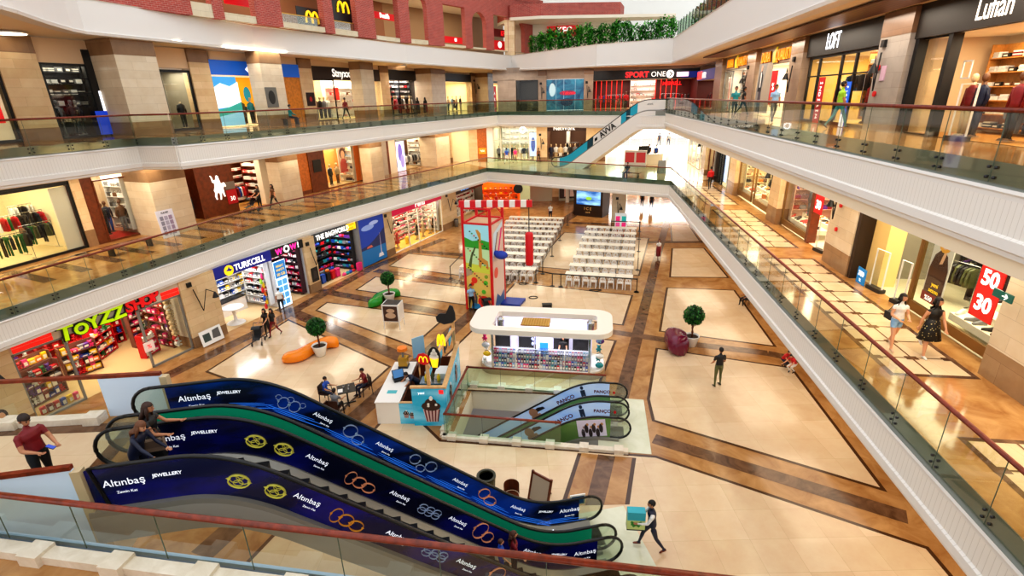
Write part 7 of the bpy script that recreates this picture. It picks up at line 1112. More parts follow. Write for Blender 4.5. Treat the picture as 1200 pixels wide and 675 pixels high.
q = at(762, 192, Z1); gadget('serving_counter', 'pale counter with dark screen at far bright gallery', 'counter', TR(q.x, q.y, Z1), [('body', OFFW, lambda m: m.box(-1.6, 1.2, -.4, .4, 0, 1.0)), ('screen', DARK, lambda m: m.box(-1.4, -.3, -.2, -.1, 1.0, 1.9)), ('top', WHITE, lambda m: m.box(-1.65, 1.25, -.45, .45, 1.0, 1.05))])
q = at(775, 203, Z1); gadget('a_frame_sign', 'grey folding floor sign on the far bright gallery', 'sign', TR(q.x, q.y, Z1), [('front_board', GREY, lambda m: m.box(-.35, .35, -.02, .02, 0, 1.2, Matrix.Translation((0, -.25, 0)) @ Matrix.Rotation(-.2, 4, 'X'))), ('rear_board', GREY, lambda m: m.box(-.35, .35, -.02, .02, 0, 1.2, Matrix.Translation((0, .25, 0)) @ Matrix.Rotation(.2, 4, 'X')))])
q = at(812, 112, Z2); t = thing('top_planter_board', 'white board with dark ring logo on the top floor railing end', 'sign', Frame(E2[8], E2[9]).m(.2, .12, Z2)); m = MB(); m.box(0, 1.4, 0, .05, 0, 1.05); m.build('board', mat('pale green board', '#b9cdbf', .4), t); m = MB(); m.tube([(.7 + .4 * cos(a), -.01, .52 + .4 * sin(a)) for a in [2 * pi * i / 20 for i in range(20)]], .04, 5, .01, closed=True); m.build('ring', BLACK, t)
# trees outside the entrance
for k, (x, y, h) in enumerate(()):
    t = thing('outdoor_tree', f'bright green tree outside the glass entrance, {ORD[k]} from the left', 'tree', TR(x, y), 'trees outside the entrance'); m = MB(); m.tube([(0, 0, 0), (.1, 0, h * .5), (0, .1, h * .8)], [.2, .15, .08], 7); m.build('trunk', WOODB, t); link('crown', SHM[k % 3], t, Matrix.Translation((0, 0, h * .3)) @ Matrix.Scale(h * .36, 4))
# ------------------------------------------------------------------ people
SKIN = {'light': '#d9a07c', 'tan': '#b9805c', 'dark': '#8a5a3c'}
def D(p, a, s): return Vector((s * sin(a), cos(a) * sin(p), -cos(a) * cos(p)))
def person(label, M, top='black', bottom='navy', skin='light', hair='#1c120c', shoes='black', H=1.72, lean=0, arms=((.05, .12, .25), (.05, .12, .25)), legs=((.03, 0), (-.03, 0)), sleeve=.6, trouser=1.0, seat=None, long_hair=False, skirt=None, turn=0, nod=0, bald=False, vox=.026, fingers=True, group=None, spread=.06, collar=None, longsleeve=None, gaze=0, cat='person', fa=(0, 0), curl=.5):
    """arms: (upper pitch, outward, forearm pitch); legs: (thigh pitch, shin pitch), right then left; angles forward from straight down"""
    k = H / 1.72; bones = []
    hip = Vector((0, 0, 0)); R = Matrix.Rotation(-lean, 3, 'X'); chest = hip + R @ Vector((0, 0, .42)); neck = hip + R @ Vector((0, .0, .54)); head = hip + R @ Vector((0, .015 + .06 * sin(nod), .70 - .02 * abs(nod)))
    m = MB(); m.smooth = True
    sp = [hip + R @ Vector((0, y, z)) for y, z in ((0, -.08), (0, .0), (0, .12), (.0, .24), (.005, .36), (0, .44), (0, .49))]
    fem = skirt is not None or long_hair
    m.tube(sp, [.13, .17, .155, .13 if fem else .145, .165 if fem else .185, .15 if fem else .175, .07], 16, [.10, .125, .115, .105, .125, .1, .06]); bones += [(sp[0], sp[2], .12, 'hips'), (sp[2], sp[6], .14, 'torso')]
    m.tube([chest + R @ Vector((0, 0, .04)), neck, head + Vector((0, -.01, -.03))], [.06, .05, .05], 10); bones.append((neck - R @ Vector((0, 0, .015)), head, .06, 'skin'))
    HM = Matrix.Translation(head) @ Matrix.Rotation(turn, 4, 'Z') @ Matrix.Rotation(-nod - lean * .35, 4, 'X')
    m.ball((0, -.01, .015), (.076, .097, .1), 14, 10, HM); m.ball((0, .03, -.05), (.055, .062, .062), 12, 8, HM); m.ball((0, .1, -.012), (.014, .022, .024), 8, 6, HM); bones.append((HM @ Vector((0, 0, -.06)), HM @ Vector((0, 0, .07)), .09, 'skin'))
    hands = []
    for s, (p, a, f), fo in ((1, arms[0], fa[0]), (-1, arms[1], fa[1])):
        sh = chest + R @ Vector((s * (.165 if fem else .19), 0, .02)); el = sh + D(p, a, s) * .285; wr = el + D(f, fo if fo else a * .3, s) * .25; h = wr + (wr - el).normalized() * .075
        m.tube([sh - Vector((s * .04, 0, 0)), sh + (el - sh) * .15, sh + (el - sh) * .5, el], [.055, .058, .05, .042] if not fem else [.048, .05, .042, .036], 10); m.tube([el, el + (wr - el) * .35, wr], [.041, .04, .027], 10); m.ball(wr, .03, 8, 6); m.tube([wr, wr + (h - wr) * .5, h], [.028, .04, .036], 8, [.02, .02, .018])
        bones += [(sh, el, .05, 'upper'), (el, wr, .04, 'fore'), (wr, h + (h - wr), .03, 'skin')]; hands.append((wr, h, (wr - el).normalized(), s))
    low = 9
    for s, (tp, spt) in ((1, legs[0]), (-1, legs[1])):
        hp_ = hip + Vector((s * .09, 0, -.04)); kn = hp_ + D(tp, spread, s) * .42; an = kn + D(spt, spread * .4, s) * .41; to = an + Vector((0, .17, -.045)) if True else an
        m.tube([hp_ + Vector((0, 0, .06)), hp_ + (kn - hp_) * .25, hp_ + (kn - hp_) * .65, kn], [.085, .088, .07, .056], 12); m.tube([kn, kn + (an - kn) * .3, kn + (an - kn) * .7, an], [.055, .056, .042, .036], 10)
        pit = min(.6, max(0, -spt)) ; ft = Matrix.Translation(an) @ Matrix.Rotation(-pit, 4, 'X'); m.tube([ft @ Vector(v) for v in ((0, -.05, -.045), (0, .03, -.04), (0, .12, -.055), (0, .18, -.06))], [.034, .04, .042, .026], 10, [.04, .04, .026, .018]); bones += [(hp_, kn, .075, 'thigh'), (kn, an, .05, 'shin'), (ft @ Vector((0, -.04, -.05)), ft @ Vector((0, .18, -.06)), .04, 'shoe')]
        low = min(low, (ft @ Vector((0, .05, -.09))).z, (ft @ Vector((0, -.05, -.085))).z, (ft @ Vector((0, .18, -.08))).z)
    base = -low if seat is None else seat / k + .1
    o = m.build('person', [cm(top), cm(bottom), mat('skin ' + skin, SKIN[skin], .55), mat('shoe ' + shoes, CN.get(shoes, shoes), .5), cm(longsleeve) if longsleeve else cm(top)])
    md = o.modifiers.new('join', 'REMESH'); md.mode = 'VOXEL'; md.voxel_size = vox; sm = o.modifiers.new('soft', 'SMOOTH'); sm.iterations = 3; sm.factor = .5
    dg = bpy.context.evaluated_depsgraph_get(); me = bpy.data.meshes.new_from_object(o.evaluated_get(dg)); old = o.data; o.modifiers.clear(); o.data = me; bpy.data.meshes.remove(old); me.name = 'person'
    me.materials.clear()
    for mt in (cm(top), cm(bottom), MATS['skin ' + skin], MATS['shoe ' + shoes], cm(longsleeve) if longsleeve else cm(top)): me.materials.append(mt)
    V = [v.co.copy() for v in me.vertices]; idx = []
    for f in me.polygons:
        c = Vector((0, 0, 0))
        for v in f.vertices: c += V[v]
        c /= len(f.vertices); best = 9; lab = None; tt = 0
        for a, b, r, l in bones:
            ab = b - a; t_ = max(0, min(1, (c - a).dot(ab) / max(1e-6, ab.length_squared))); d = (c - a - ab * t_).length - r
            if d < best: best, lab, tt = d, l, t_
        i = {'hips': 1 if skirt is None else 0, 'torso': 0, 'skin': 2, 'shoe': 3}.get(lab)
        if lab == 'upper': i = (4 if longsleeve else 0) if tt < sleeve or sleeve >= 1.2 else 2
        elif lab == 'fore': i = (4 if longsleeve else 0) if sleeve >= 1.5 else 2
        elif lab == 'thigh': i = 1 if tt < trouser or trouser >= 1 else 2
        elif lab == 'shin': i = 1 if trouser >= 1 else 2
        idx.append(i)
    bm = bmesh.new(); bm.from_mesh(me); bm.faces.ensure_lookup_table()
    for f, i in zip(bm.faces, idx): f.material_index = i; f.smooth = True
    if fingers:
        g = MB(); g.smooth = True; g.use(2)
        for wr, h, d, s in hands:
            side = d.cross(Vector((0, 1, 0)) if abs(d.y) < .8 else Vector((0, 0, 1))).normalized(); dn = side.cross(d).normalized()
            for j in range(4):
                L = (.062, .072, .068, .052)[j]; b0 = h + side * (.027 - .018 * j) - d * .006; b1 = b0 + d * L * .5 + dn * .004; b2_ = b1 + (d * cos(curl) + dn * sin(curl)) * L * .5; g.tube([b0, b1, b2_], [.009, .0085, .007], 6)
            t0 = wr + (h - wr) * .4 + side * .03; g.tube([t0, t0 + side * .022 + d * .026, t0 + side * .026 + d * .056], [.011, .0095, .008], 6)
        fm_ = g.mesh('fingers', [cm(top)]); n0 = len(bm.faces); bm.from_mesh(fm_); bpy.data.meshes.remove(fm_); bm.faces.ensure_lookup_table()
        for f in bm.faces[n0:]: f.material_index = 2
    bm.to_mesh(me); bm.free()
    OFF = Matrix.Scale(k, 4) @ Matrix.Translation((0, 0, base)); me.transform(OFF); o.matrix_world = M; tag(o, label, cat, group)
    # face details, hair, skirt
    g = MB(); g.smooth = True
    for x in (-1, 1): g.ball((x * .03, .083, .012), (.011, .008, .008), 8, 5, HM); g.ball((x * .03, .086, .035), (.018, .006, .004), 8, 4, HM)
    g.use(1); g.ball((0, .088, -.062), (.024, .008, .007), 8, 5, HM); g.use(2)
    for x in (-1, 1): g.ball((x * .077, -.005, -.005), (.012, .022, .03), 8, 6, HM)
    fc = g.mesh('face', [mat('eye dark', '#1a1210', .3), mat('lips', '#9c4a40', .5), MATS['skin ' + skin]]); fc.transform(OFF); link('face', fc, o)
    if not bald:
        g = MB(); g.smooth = True; rs = []; nu, nv = 16, 12
        b_ = MB(); b_.ball((0, -.014, .022), (.086, .106, .108), nu, nv)
        g.v = [tuple(HM @ Vector(v)) for v in b_.v]
        for f in b_.f:
            c = sum((Vector(b_.v[i]) for i in f), Vector()) / len(f)
            if c.z > .06 - .0 or c.y < .015 - (0 if c.z > -.06 else .05): g.face(*f)
        if long_hair:
            p0 = head + Vector((0, -.07, .02)); g.tube([p0, p0 + Vector((0, -.03, -.12)), chest + R @ Vector((0, -.12, .06)), chest + R @ Vector((0, -.12, -.12))], [.08, .1, .1, .04], 12, [.05, .055, .05, .025])
            for x in (-1, 1): g.tube([HM @ Vector((x * .072, -.01, .03)), HM @ Vector((x * .085, .0, -.08)), chest + R @ Vector((x * .1, .03, .03))], [.03, .035, .018], 8)
        hm = g.mesh('hair', [mat('hair ' + hair, hair, .6, var=.3, scale=30)]); hm.transform(OFF); link('hair', hm, o)
    if skirt:
        c_, L, w = skirt; g = MB(); g.smooth = True; g.tube([hip + R @ Vector((0, 0, .18)), hip + R @ Vector((0, 0, .05)), hip + Vector((0, 0, -.1)), hip + Vector((0, .02, -L))], [.15, .19, .22, w], 18, [.12, .15, .175, w * .8]); sk = g.mesh('skirt', [mat('floral black', '#17171a', .5) if c_ == 'floral' else cm(c_)]); 
        if c_ == 'floral':
            sk.materials.clear(); fm2, n_, b2_, o2_ = nt('floral print') if 'floral print' not in MATS else (MATS['floral print'], 0, 0, 0); MATS['floral print'] = fm2
            if n_: tx = n_.nodes.new('ShaderNodeTexVoronoi'); tx.inputs['Scale'].default_value = 16; rp = n_.nodes.new('ShaderNodeValToRGB'); rp.color_ramp.elements[0].color = rgb('#d9c98a'); rp.color_ramp.elements[1].color = rgb('#121214'); rp.color_ramp.elements[0].position = .18; rp.color_ramp.elements[1].position = .26; tcx = n_.nodes.new('ShaderNodeTexCoord'); n_.links.new(tcx.outputs['Object'], tx.inputs['Vector']); n_.links.new(tx.outputs['Distance'], rp.inputs[0]); n_.links.new(rp.outputs[0], b2_.inputs['Base Color'])
            sk.materials.append(fm2)
        sk.transform(OFF); link('skirt', sk, o)
    return o, [OFF @ ((wr + h) / 2) for wr, h, d, s in hands]
def head_to(x, y, z, hx, hy): return TR(x, y, z, atan2(hy, hx) - pi / 2)
WALK = ((.42, .28), (-.3, -.62)); WALK2 = ((-.32, -.7), (.4, .25)); HANG = ((.1, .12, .3), (-.1, .12, .2)); REST = ((-.02, .14, .15), (.05, .14, .25))
SITL = ((1.45, .05), (1.4, -.1))
FINE = .017
# middle floor platform and the escalator head
p = at(42, 528, 6.4); mo, hm = person('man in a maroon T-shirt looking at his phone on the platform', head_to(p.x, p.y, Z1, .95, -.25), 'dark red', 'black', 'tan', '#2a1a12', H=1.76, arms=((.35, .18, 1.35), (.45, .12, 1.3)), fa=(-.35, -.3), nod=.45, sleeve=.62, vox=FINE, legs=((.12, 0), (-.1, -.15)))
w = mo.matrix_world @ ((hm[0] + hm[1]) / 2); gadget('mobile_phone', 'dark blue phone held by the man in maroon', 'phone', Matrix.Translation(w + Vector((.06, -.01, .05))) @ Matrix.Rotation(.4, 4, 'Y'), [('body', BLACK, lambda m: m.box(-.075, .075, -.04, .04, -.006, .006)), ('screen', mat('phone blue', '#1f3a9c', .3, emit=.6), lambda m: m.box(-.07, .07, -.036, .036, .006, .008))])
wo, hw = person('woman in a black top reaching forward at the escalator head', EM @ TR(1.28, .98, Z1 + .01, -pi / 2), 'black', 'black', 'tan', '#3a2216', H=1.66, arms=((.5, .3, 1.5), (.75, .1, 1.45)), long_hair=True, sleeve=.4, vox=FINE, lean=.1, nod=.15, skirt=('black', .5, .2), trouser=.3)
person('woman in navy bending over the near handrail at the escalator head', EM @ TR(1.15, .6, Z1 + .01, -pi / 2 - .35), 'navy', 'navy', 'light', '#6a4228', H=1.62, lean=.42, arms=((.75, .1, 1.0), (.5, .1, .9)), long_hair=True, sleeve=2, nod=.3, vox=FINE)
t = gadget('handbag', 'tan shoulder bag carried between the two women at the escalator head', 'bag', EM @ TR(1.42, .74, Z1 + .78, .1) @ Matrix.Scale(.78, 4), [('body', mat('taupe leather', '#8c7660', .4), lambda m: m.box(-.22, .22, -.07, .07, 0, .3)), ('flap', mat('taupe leather dark', '#75614e', .4), lambda m: m.box(-.22, .22, -.08, -.07, .12, .31)), ('strap', mat('brown strap', '#5a3420', .4), lambda m: m.tube([(-.2, 0, .28), (-.1, 0, .62), (.1, 0, .62), (.2, 0, .28)], .014, 6))])
for k, (x, c, h, lb) in enumerate(((8.15, 'blue', 1.2, 'child in blue riding down the near escalator'), (8.5, 'dark red', 1.5, 'person with brown hair riding down before the child in blue'))): person(lb, EM @ TR(x, .7 + .15 * k, zl(x) - .0, -pi / 2), c, 'blue' if k == 0 else 'navy', 'light', '#4a2818', H=h, arms=((.2, .2, .7), (.1, .1, .3)), long_hair=bool(k))
# ground floor
bo, hb = person('man in navy gilet and white sleeves carrying a colourful box', head_to(3.85, 11.25, 0, -1, .1), 'navy', 'navy', 'tan', '#120c0a', shoes='#7a3a22', H=1.76, arms=((.55, .12, 1.3), (.5, .12, 1.35)), fa=(-.2, -.2), legs=((.48, .25), (-.3, -.6)), longsleeve='white', sleeve=2, lean=.08, vox=FINE)
BX = bo.matrix_world @ Matrix.Translation((0, .47, 1.12)); gadget('gift_box', 'teal and green printed box held by the striding man', 'box', BX, [('carton', mat('teal carton', '#2aa6b8', .4), lambda m: m.box(-.12, .12, -.25, .25, -.32, .32)), ('lower_print', mat('lime print', '#c9d98a', .5), lambda m: m.box(-.122, .122, -.252, .252, -.29, .04)), ('green_shape', mat('leaf print', '#2c8a2c', .5), lambda m: [m.box(-.126, .126, -.15, .15, -.13 + .0 * j, -.06, Matrix.Translation((0, 0, -.05)) @ Matrix.Rotation(.6 * j, 4, 'X') @ Matrix.Translation((0, 0, .05))) for j in (-1, 0, 1)]), ('dark_base', mat('dark base print', '#2a3a34', .5), lambda m: m.box(-.123, .123, -.253, .253, -.32, -.28))])
person('man in a dark T-shirt and khaki trousers standing alone, seen from behind', head_to(9.2, 20.05, 0, -.15, 1), 'black', 'olive', 'tan', '#120c0a', H=1.86, arms=((.1, .2, .95), (.15, .2, .9)), fa=(-.2, -.2), sleeve=.7, legs=((.1, -.08), (-.08, -.12)), vox=.02, spread=.1)
a = at(309, 399); b = at(319, 394); person('person in dark clothes pushing a black stroller', head_to(a.x + .1, a.y + .45, 0, -.3, -1), 'black', 'black', 'light', '#20130c', H=1.7, arms=((.5, .1, 1.1), (.5, .1, 1.1)), long_hair=True); person('woman in black beside the stroller pusher', head_to(b.x + .2, b.y, 0, -.3, -1), 'black', 'dark red', 'light', '#2a170c', H=1.68, arms=HANG, legs=WALK, long_hair=True)
def stroller(label, M):
    t = thing('stroller', label, 'stroller', M)
    for x in (-.25, .25):
        for y in (-.35, .35): m = MB(); m.lathe([(.11, -.02), (.12, 0), (.11, .02)], 14, M=Matrix.Translation((x, y, .12)) @ Matrix.Rotation(pi / 2, 4, 'Y')); m.build('wheel', BLACK, t)
    m = MB(); [m.tube([(x, -.35, .12), (x, .05, .55), (x, .55, 1.02)], .016, 6) for x in (-.24, .24)]; [m.tube([(x, .35, .12), (x, -.1, .6)], .016, 6) for x in (-.24, .24)]; m.tube([(-.24, .55, 1.02), (.24, .55, 1.02)], .02, 6); m.build('frame', DARK, t); m = MB(); m.rings([[(x, y, z) for x in (-.2, .2)] for y, z in ((-.45, .38), (-.2, .42), (.1, .5), (.25, .85))], closed=False, cap=False); m.build('seat', mat('stroller cloth', '#1d1e22', .7), t); m = MB(); m.rings([[(x, .05 + .33 * cos(a), .72 + .28 * sin(a)) for x in (-.23, .23)] for a in [.2 + 2.2 * i / 8 for i in range(9)]], closed=False, cap=False); m.build('hood', MATS['stroller cloth'], t)
stroller('black stroller before the phone shop', TR(a.x - .1, a.y - .35, 0, .2))
p = at(331, 366); person('person in a white top standing outside the phone shop', head_to(p.x, p.y, 0, -.5, 1), 'white', 'black', 'tan', '#1a0f0a', H=1.62, arms=REST)
for (x, y, rz, _), (c, b_, lb, hh) in zip(CH[:3], (('blue', 'navy', 'boy in a bright blue shirt sitting at the cafe table', 1.5), ('dark red', 'navy', 'person in dark red sitting at the cafe table', 1.65), ('grey', 'black', 'person in patterned grey sitting with back to the escalator', 1.6))): person(lb, TR(x, y, 0, rz) @ Matrix.Translation((0, -.02, 0)), c, b_, 'tan', '#1a0e08', H=hh, seat=.46, legs=SITL, arms=((.5, .15, 1.45), (.6, .1, 1.6)), sleeve=.7, nod=.2, lean=.1)
person('worker in navy bending inside the ice cream kiosk', KM @ TR(1.35, 1.75, .02, 2.2), 'navy', 'black', 'tan', '#1c1210', H=1.72, lean=.75, arms=((.9, .1, 1.0), (.9, .1, 1.0)), nod=.3)
person('dark-haired person behind the counter of accessories kiosk', AK @ TR(4.0, 1.5, .38, pi), 'black', 'black', 'light', '#0e0a0a', H=1.62, long_hair=True, arms=((.3, .1, 1.2), (.3, .1, 1.2)), seat=.28, legs=SITL)
p = at(553, 364); person('man in a light blue shirt standing at the climbing tower foot', head_to(p.x, p.y, 0, .3, -1), 'pale blue', 'black', 'tan', '#15100c', H=1.72, arms=((.2, .15, .9), (.1, .1, .4))); p = at(569, 364); person('person in dark clothes beside the grey pushchair', head_to(p.x, p.y + .3, 0, 0, -1), 'black', 'navy', 'tan', '#15100c', H=1.66, arms=((.4, .1, 1.0), (.4, .1, 1.0))); stroller('grey pushchair by the climbing tower', TR(p.x + .15, p.y - .45, 0, .4))
p = at(875, 357); person('seated person in dark clothes half hidden by the right fascia', head_to(p.x, p.y, 0, -1, -.2), 'dark red', 'black', 'tan', '#1a1210', H=1.68, seat=.42, legs=SITL, arms=((.4, .1, 1.2), (.4, .1, 1.2))); gadget('stool', 'dark stool under the right fascia', 'stool', TR(p.x, p.y, 0), [('seat', DARK, lambda m: m.cyl(0, 0, .36, .42, .22, 14)), ('legs', DARK, lambda m: [m.tube([(.17 * cos(a), .17 * sin(a), 0), (.1 * cos(a), .1 * sin(a), .37)], .015, 5) for a in (0, 1.57, 3.14, 4.71)])])
p = at(916, 430); person('child in a red top crouching near the right fascia', head_to(p.x, p.y, 0, .4, -1), 'red', 'navy', 'light', '#1a0f0a', H=1.3, legs=((1.5, -.9), (1.3, -.8)), lean=.5, arms=((.8, .1, 1.2), (.7, .1, 1.1))); p = at(929, 437); person('person in red and white bending near the right fascia', head_to(p.x, p.y, 0, -.9, -.4), 'red', 'white', 'light', '#1a0f0a', H=1.4, legs=((1.3, -.7), (1.4, -.8)), lean=.6, arms=((.7, .1, 1.2), (.8, .1, 1.3)))
p = at(771, 303); person('girl in a pale pink top walking on the glossy floor', head_to(p.x, p.y, 0, .1, -1), 'white', 'dark red', 'tan', '#5a2a18', H=1.6, long_hair=True, legs=WALK, arms=((.3, .3, 1.9), (0, .1, .2)), skirt=('dark red', .7, .2)); p = at(645, 258); person('man in a white shirt and dark trousers behind the left tables', head_to(p.x, p.y, 0, .2, -1), 'white', 'navy', 'tan', '#120c0a', H=1.75, arms=REST)
for k, (x, y) in enumerate(((752, 243), (763, 245))): p = at(x, y); person(f'dark figure walking toward the glass entrance, {["left", "right"][k]} of two', head_to(p.x, p.y, 0, .2, 1), 'black', 'navy', 'tan', '#120c0a', H=1.74, legs=(WALK, WALK2)[k], arms=HANG)
# middle floor
u = RW.u
p = at(1043, 408, Z1); person('woman in a white top and pale blue shorts walking past shoe window', head_to(p.x, p.y, Z1, u.x, u.y), 'white', 'pale blue', 'light', '#1e120c', shoes='#c9a890', H=1.66, long_hair=True, legs=((.4, .2), (-.28, -.55)), arms=((.1, .18, 1.2), (.25, .15, 1.35)), fa=(-.5, -.3), sleeve=.35, trouser=.5, turn=.5, vox=FINE)
q = p; gadget('shoulder_bag', 'dark shoulder bag of the woman in pale blue shorts', 'bag', TR(q.x, q.y, Z1 + .86) @ Matrix.Translation(Vector((-u.x * .2 - .12, -u.y * .2, 0))), [('body', DARK, lambda m: m.box(-.08, .08, -.13, .13, 0, .22)), ('strap', DARK, lambda m: m.tube([(0, -.1, .2), (.1, 0, .5), (0, .1, .2)], .012, 5))])
p = at(1082, 416, Z1); person('woman in a black floral dress and white shoes striding by the shoe window', head_to(p.x, p.y, Z1, u.x, u.y), 'black', 'black', 'light', '#140c0a', shoes='white', H=1.72, long_hair=True, legs=((.3, .15), (-.35, -1.0)), arms=((-.25, .2, -.1), (.35, .15, .6)), sleeve=.1, skirt=('floral', .42, .3), trouser=.2, turn=.8, vox=FINE)
p = at(831, 222, Z1); person('person in a red jacket with a dark bag walking away on the right gallery', head_to(p.x, p.y, Z1, -u.x, -u.y), 'red', 'black', 'tan', '#120c0a', H=1.72, legs=WALK, arms=HANG, sleeve=2); gadget('shoulder_bag', 'dark bag of the person in the red jacket', 'bag', TR(p.x + .33, p.y, Z1 + .75), [('body', BLACK, lambda m: m.box(-.1, .1, -.16, .16, 0, .3)), ('strap', BLACK, lambda m: m.tube([(0, -.12, .28), (-.1, 0, .65), (0, .12, .28)], .012, 5))])
a = at(306, 246, Z1); person('person in black pushing a stroller on the left gallery', head_to(a.x, a.y, Z1, -.45, -.9), 'black', 'black', 'light', '#1a100c', H=1.7, arms=((.5, .1, 1.1), (.5, .1, 1.1))); stroller('black stroller on the left gallery by the wooden shop', TR(a.x - .3, a.y - .75, Z1, -.45)); person('person in brown beside the stroller on the left gallery', head_to(a.x + .75, a.y + .6, Z1, -.45, -.9), 'brown', 'black', 'light', '#1a100c', H=1.66, arms=HANG, legs=WALK, long_hair=True)
for x, y, tp_, bt, lb, h in ((594, 192, 'blue', 'white', 'person in a blue top before the gridded far window', 1.72), (604, 191, 'pink', 'beige', 'person in pink before the gridded far window', 1.66), (631, 190, 'brown', 'black', 'small dark figure by the foot of the white escalator', 1.55)): p = at(x, y, Z1); person(lb, head_to(p.x, p.y, Z1, .4, 1), tp_, bt, 'tan', '#1a100c', H=h, arms=HANG, legs=WALK)
p = at(735, 208, Z1); person('person in dark blue sitting on the bench at the bright far gallery', TR(p.x + .0, p.y, Z1, rad(145)), 'navy', 'navy', 'tan', '#1a100c', H=1.72, seat=.46, legs=SITL, arms=((.5, .1, 1.1), (.5, .1, 1.1)), nod=.3)
for x, y, tp_, lb in ((760, 188, 'navy', 'dark figure standing at the pale counter on far gallery'), (768, 189, 'blue', 'seated-looking figure in blue by the pale counter'), (772, 171, 'navy', 'dark figure before bright glass, left of two'), (783, 171, 'grey', 'grey figure before bright glass, right of two')): p = at(x, y, Z1); person(lb, head_to(p.x, p.y, Z1, -.5, -1), tp_, 'navy', 'tan', '#1a100c', H=1.74, arms=REST, legs=WALK)
p = EV = AV @ Vector((6.0, .65, zv(6.0))); person('small dark figure riding the far white escalator', TR(p.x, p.y, p.z, AV.to_euler().z + pi / 2), 'black', 'black', 'tan', '#1a100c', H=1.7)
# top floor
d = -2.6; s = L1.sx(341, 140, d); q = L1.p(s, d, Z2); gadget('gallery_bench', 'low bench on the top left gallery where a person in blue sits', 'bench', L1.m(s, d, Z2), [('seat', WOODB, lambda m: m.box(-.7, .7, -.22, .22, .4, .46)), ('leg', DARK, lambda m: [m.box(x - .04, x + .04, -.18, .18, 0, .4) for x in (-.55, .55)])]); person('person in a blue jacket sitting on the top left gallery', TR(q.x, q.y, Z2, L1.yaw - pi / 2 - .6), 'teal', 'navy', 'tan', '#20140e', H=1.72, seat=.46, legs=SITL, arms=((.5, .1, 1.1), (.5, .1, 1.1)), nod=.3, sleeve=2)
for k, x in enumerate((490, 499)): s = L1.sx(x, 130, -1.6); q = L1.p(s, -1.6, Z2); person(f'woman in a long black coat on the top left gallery, {["left", "right"][k]} of two', TR(q.x, q.y, Z2, .4), 'black', 'black', 'light', '#0c0a0a', H=1.64, skirt=('black', .8, .26), sleeve=2, long_hair=True, arms=HANG)
for x, y, d, tp_, bt, lb, rz in ((908, 118, -1.8, 'pale blue', 'grey', 'man in a pale shirt walking past the near amber-lit boutique', 0), (985, 120, -1.1, 'lime', 'teal', 'person in lime and teal before the ochre shop window', pi / 2), (872, 112, -.8, 'black', 'black', 'person in black before the far amber-lit boutique', pi / 2), (861, 122, -2.6, 'teal', 'black', 'person in dark green leaning near the top right railing', 0), (403, 112, 0, 'dark red', 'black', 'person in dark red at the rounded-letter shop', 0)):
    F_ = RW if x > 700 else L1; s = F_.sx(x, y, d if x > 700 else -1.2); q = F_.p(s, d if x > 700 else -1.2, Z2); person(lb, TR(q.x, q.y, Z2, F_.yaw - pi / 2 + rz), tp_, bt, 'tan', '#140d0a', H=1.74, arms=HANG, legs=WALK, sleeve=.7)
# goods that nothing in view can show are left out
from mathutils.bvhtree import BVHTree
bpy.context.view_layer.update(); vs = []; fs = []
for o in bpy.data.objects:
    if o.type != 'MESH': continue
    top = o.parent or o
    if o.get('kind') != 'structure' and not top.name.startswith(('shelf_unit', 'poster', 'shop_sign', 'display_plinth')): continue
    n = len(vs); W_o = o.matrix_world; vs += [W_o @ v.co for v in o.data.vertices]; fs += [[n + i for i in f.vertices] for f in o.data.polygons]
solid = BVHTree.FromPolygons(vs, fs); eyes = [EYE, EYE + _x * 1.5, EYE - _x * 1.5, EYE + Vector((0, 0, .8))]
def in_sight(o):
    B = [Vector(c) for c in o.bound_box]; mid = sum(B, Vector()) / 8; pts = [o.matrix_world @ mid] + [o.matrix_world @ (mid + (b - mid) * .9) for b in B]; c = _R @ (pts[0] - EYE)
    if c.z < 0 or abs(FPX * c.x / c.z) > 690 or abs(FPX * c.y / c.z) > 400: return False
    for e in eyes:
        for p in pts:
            d = p - e; L = d.length
            if solid.ray_cast(e, d / L, L - .01)[0] is None: return True
    return False
for o in [o for o in GOODS if not in_sight(o)]: bpy.data.objects.remove(o)
# lettering becomes plain mesh so that every word is one object of its own
_dg = bpy.context.evaluated_depsgraph_get()
for o in [o for o in bpy.data.objects if o.type == 'FONT']:
    nm = o.name; me = bpy.data.meshes.new_from_object(o.evaluated_get(_dg)); ml = o.matrix_local.copy(); par = o.parent; cu = o.data
    if not me.materials: me.materials.append(cu.materials[0])
    bpy.data.objects.remove(o); q = bpy.data.objects.new(nm, me); COL.objects.link(q); q.parent = par
    if par is None: q.matrix_world = ml
    else: q.matrix_local = ml
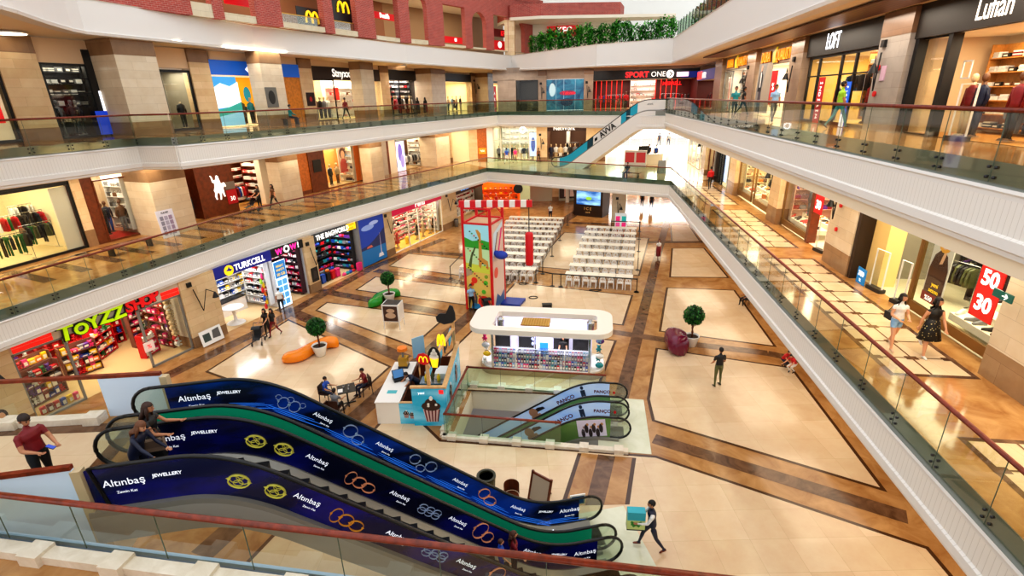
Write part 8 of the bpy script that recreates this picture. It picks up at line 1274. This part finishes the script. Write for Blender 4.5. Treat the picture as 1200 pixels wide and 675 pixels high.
# ------------------------------------------------------------------ light
W = bpy.data.worlds.new('daylight'); SC.world = W; W.use_nodes = True; W.node_tree.nodes['Background'].inputs[0].default_value = (.93, .96, 1, 1); W.node_tree.nodes['Background'].inputs[1].default_value = 1.35
for k in range(6): area('soffit_lamp_left', L1.m(1 + 7 * k, -2.4, zb + .0), 5, 1.6, 165, (1, .86, .66))
for k in range(2): area('soffit_lamp_left', LN.m(1 + 5 * k, -2.2, zb), 4, 1.6, 95, (1, .86, .66))
for k in range(7): area('soffit_lamp_right', RW.m(14 + 5.4 * k, -1.8, zb), 4, 1.8, 105, (1, .85, .64))
for k in range(3): area('soffit_lamp_far', FW.m(3 + 6 * k, -2.5, zb), 5, 2, 150, (1, .9, .74))
for k in range(7): area('top_lamp_left', L1.m(-4 + 8 * k, -1.6, 15.9), 5, 1.4, 560, (1, .9, .74))
for k in range(6): area('top_lamp_right', RW.m(12 + 5.4 * k, -1.4, 14.85), 4, 1.4, 130, (1, .86, .7))
for k in range(3): area('top_lamp_far', FW.m(7 + 8 * k, -2.2, 15.0), 6, 2, 150, (1, .92, .84))
for k in range(6): q = rr(9.8, 4 + 7.5 * k); area('ground_soffit_lamp', TR(q[0], q[1], 3.85), 3, 5, 110, (1, .84, .62))
for k in range(3): area('ground_far_lamp', TR(2 + 6 * k, 57 - 2 * k, 3.85), 5, 5, 190, (1, .85, .6))
area('entrance_fill', TR(20, 73, 3.8, 0), 12, 8, 3200, (.95, .98, 1)); area('entrance_fill_upper', TR(20, 70, 9.3, 0), 12, 10, 4200, (.95, .98, 1))  # added fill lights facing down, brighten the entrance lobby in place of daylight
SC.view_settings.view_transform = 'Standard'; SC.view_settings.look = 'Medium High Contrast'; SC.view_settings.exposure = 0.0; SC.view_settings.gamma = 1.0
SC.cycles.max_bounces = 6; SC.cycles.diffuse_bounces = 3; SC.cycles.glossy_bounces = 3; SC.cycles.transparent_max_bounces = 24; SC.cycles.sample_clamp_indirect = 6; SC.cycles.caustics_reflective = False; SC.cycles.caustics_refractive = False
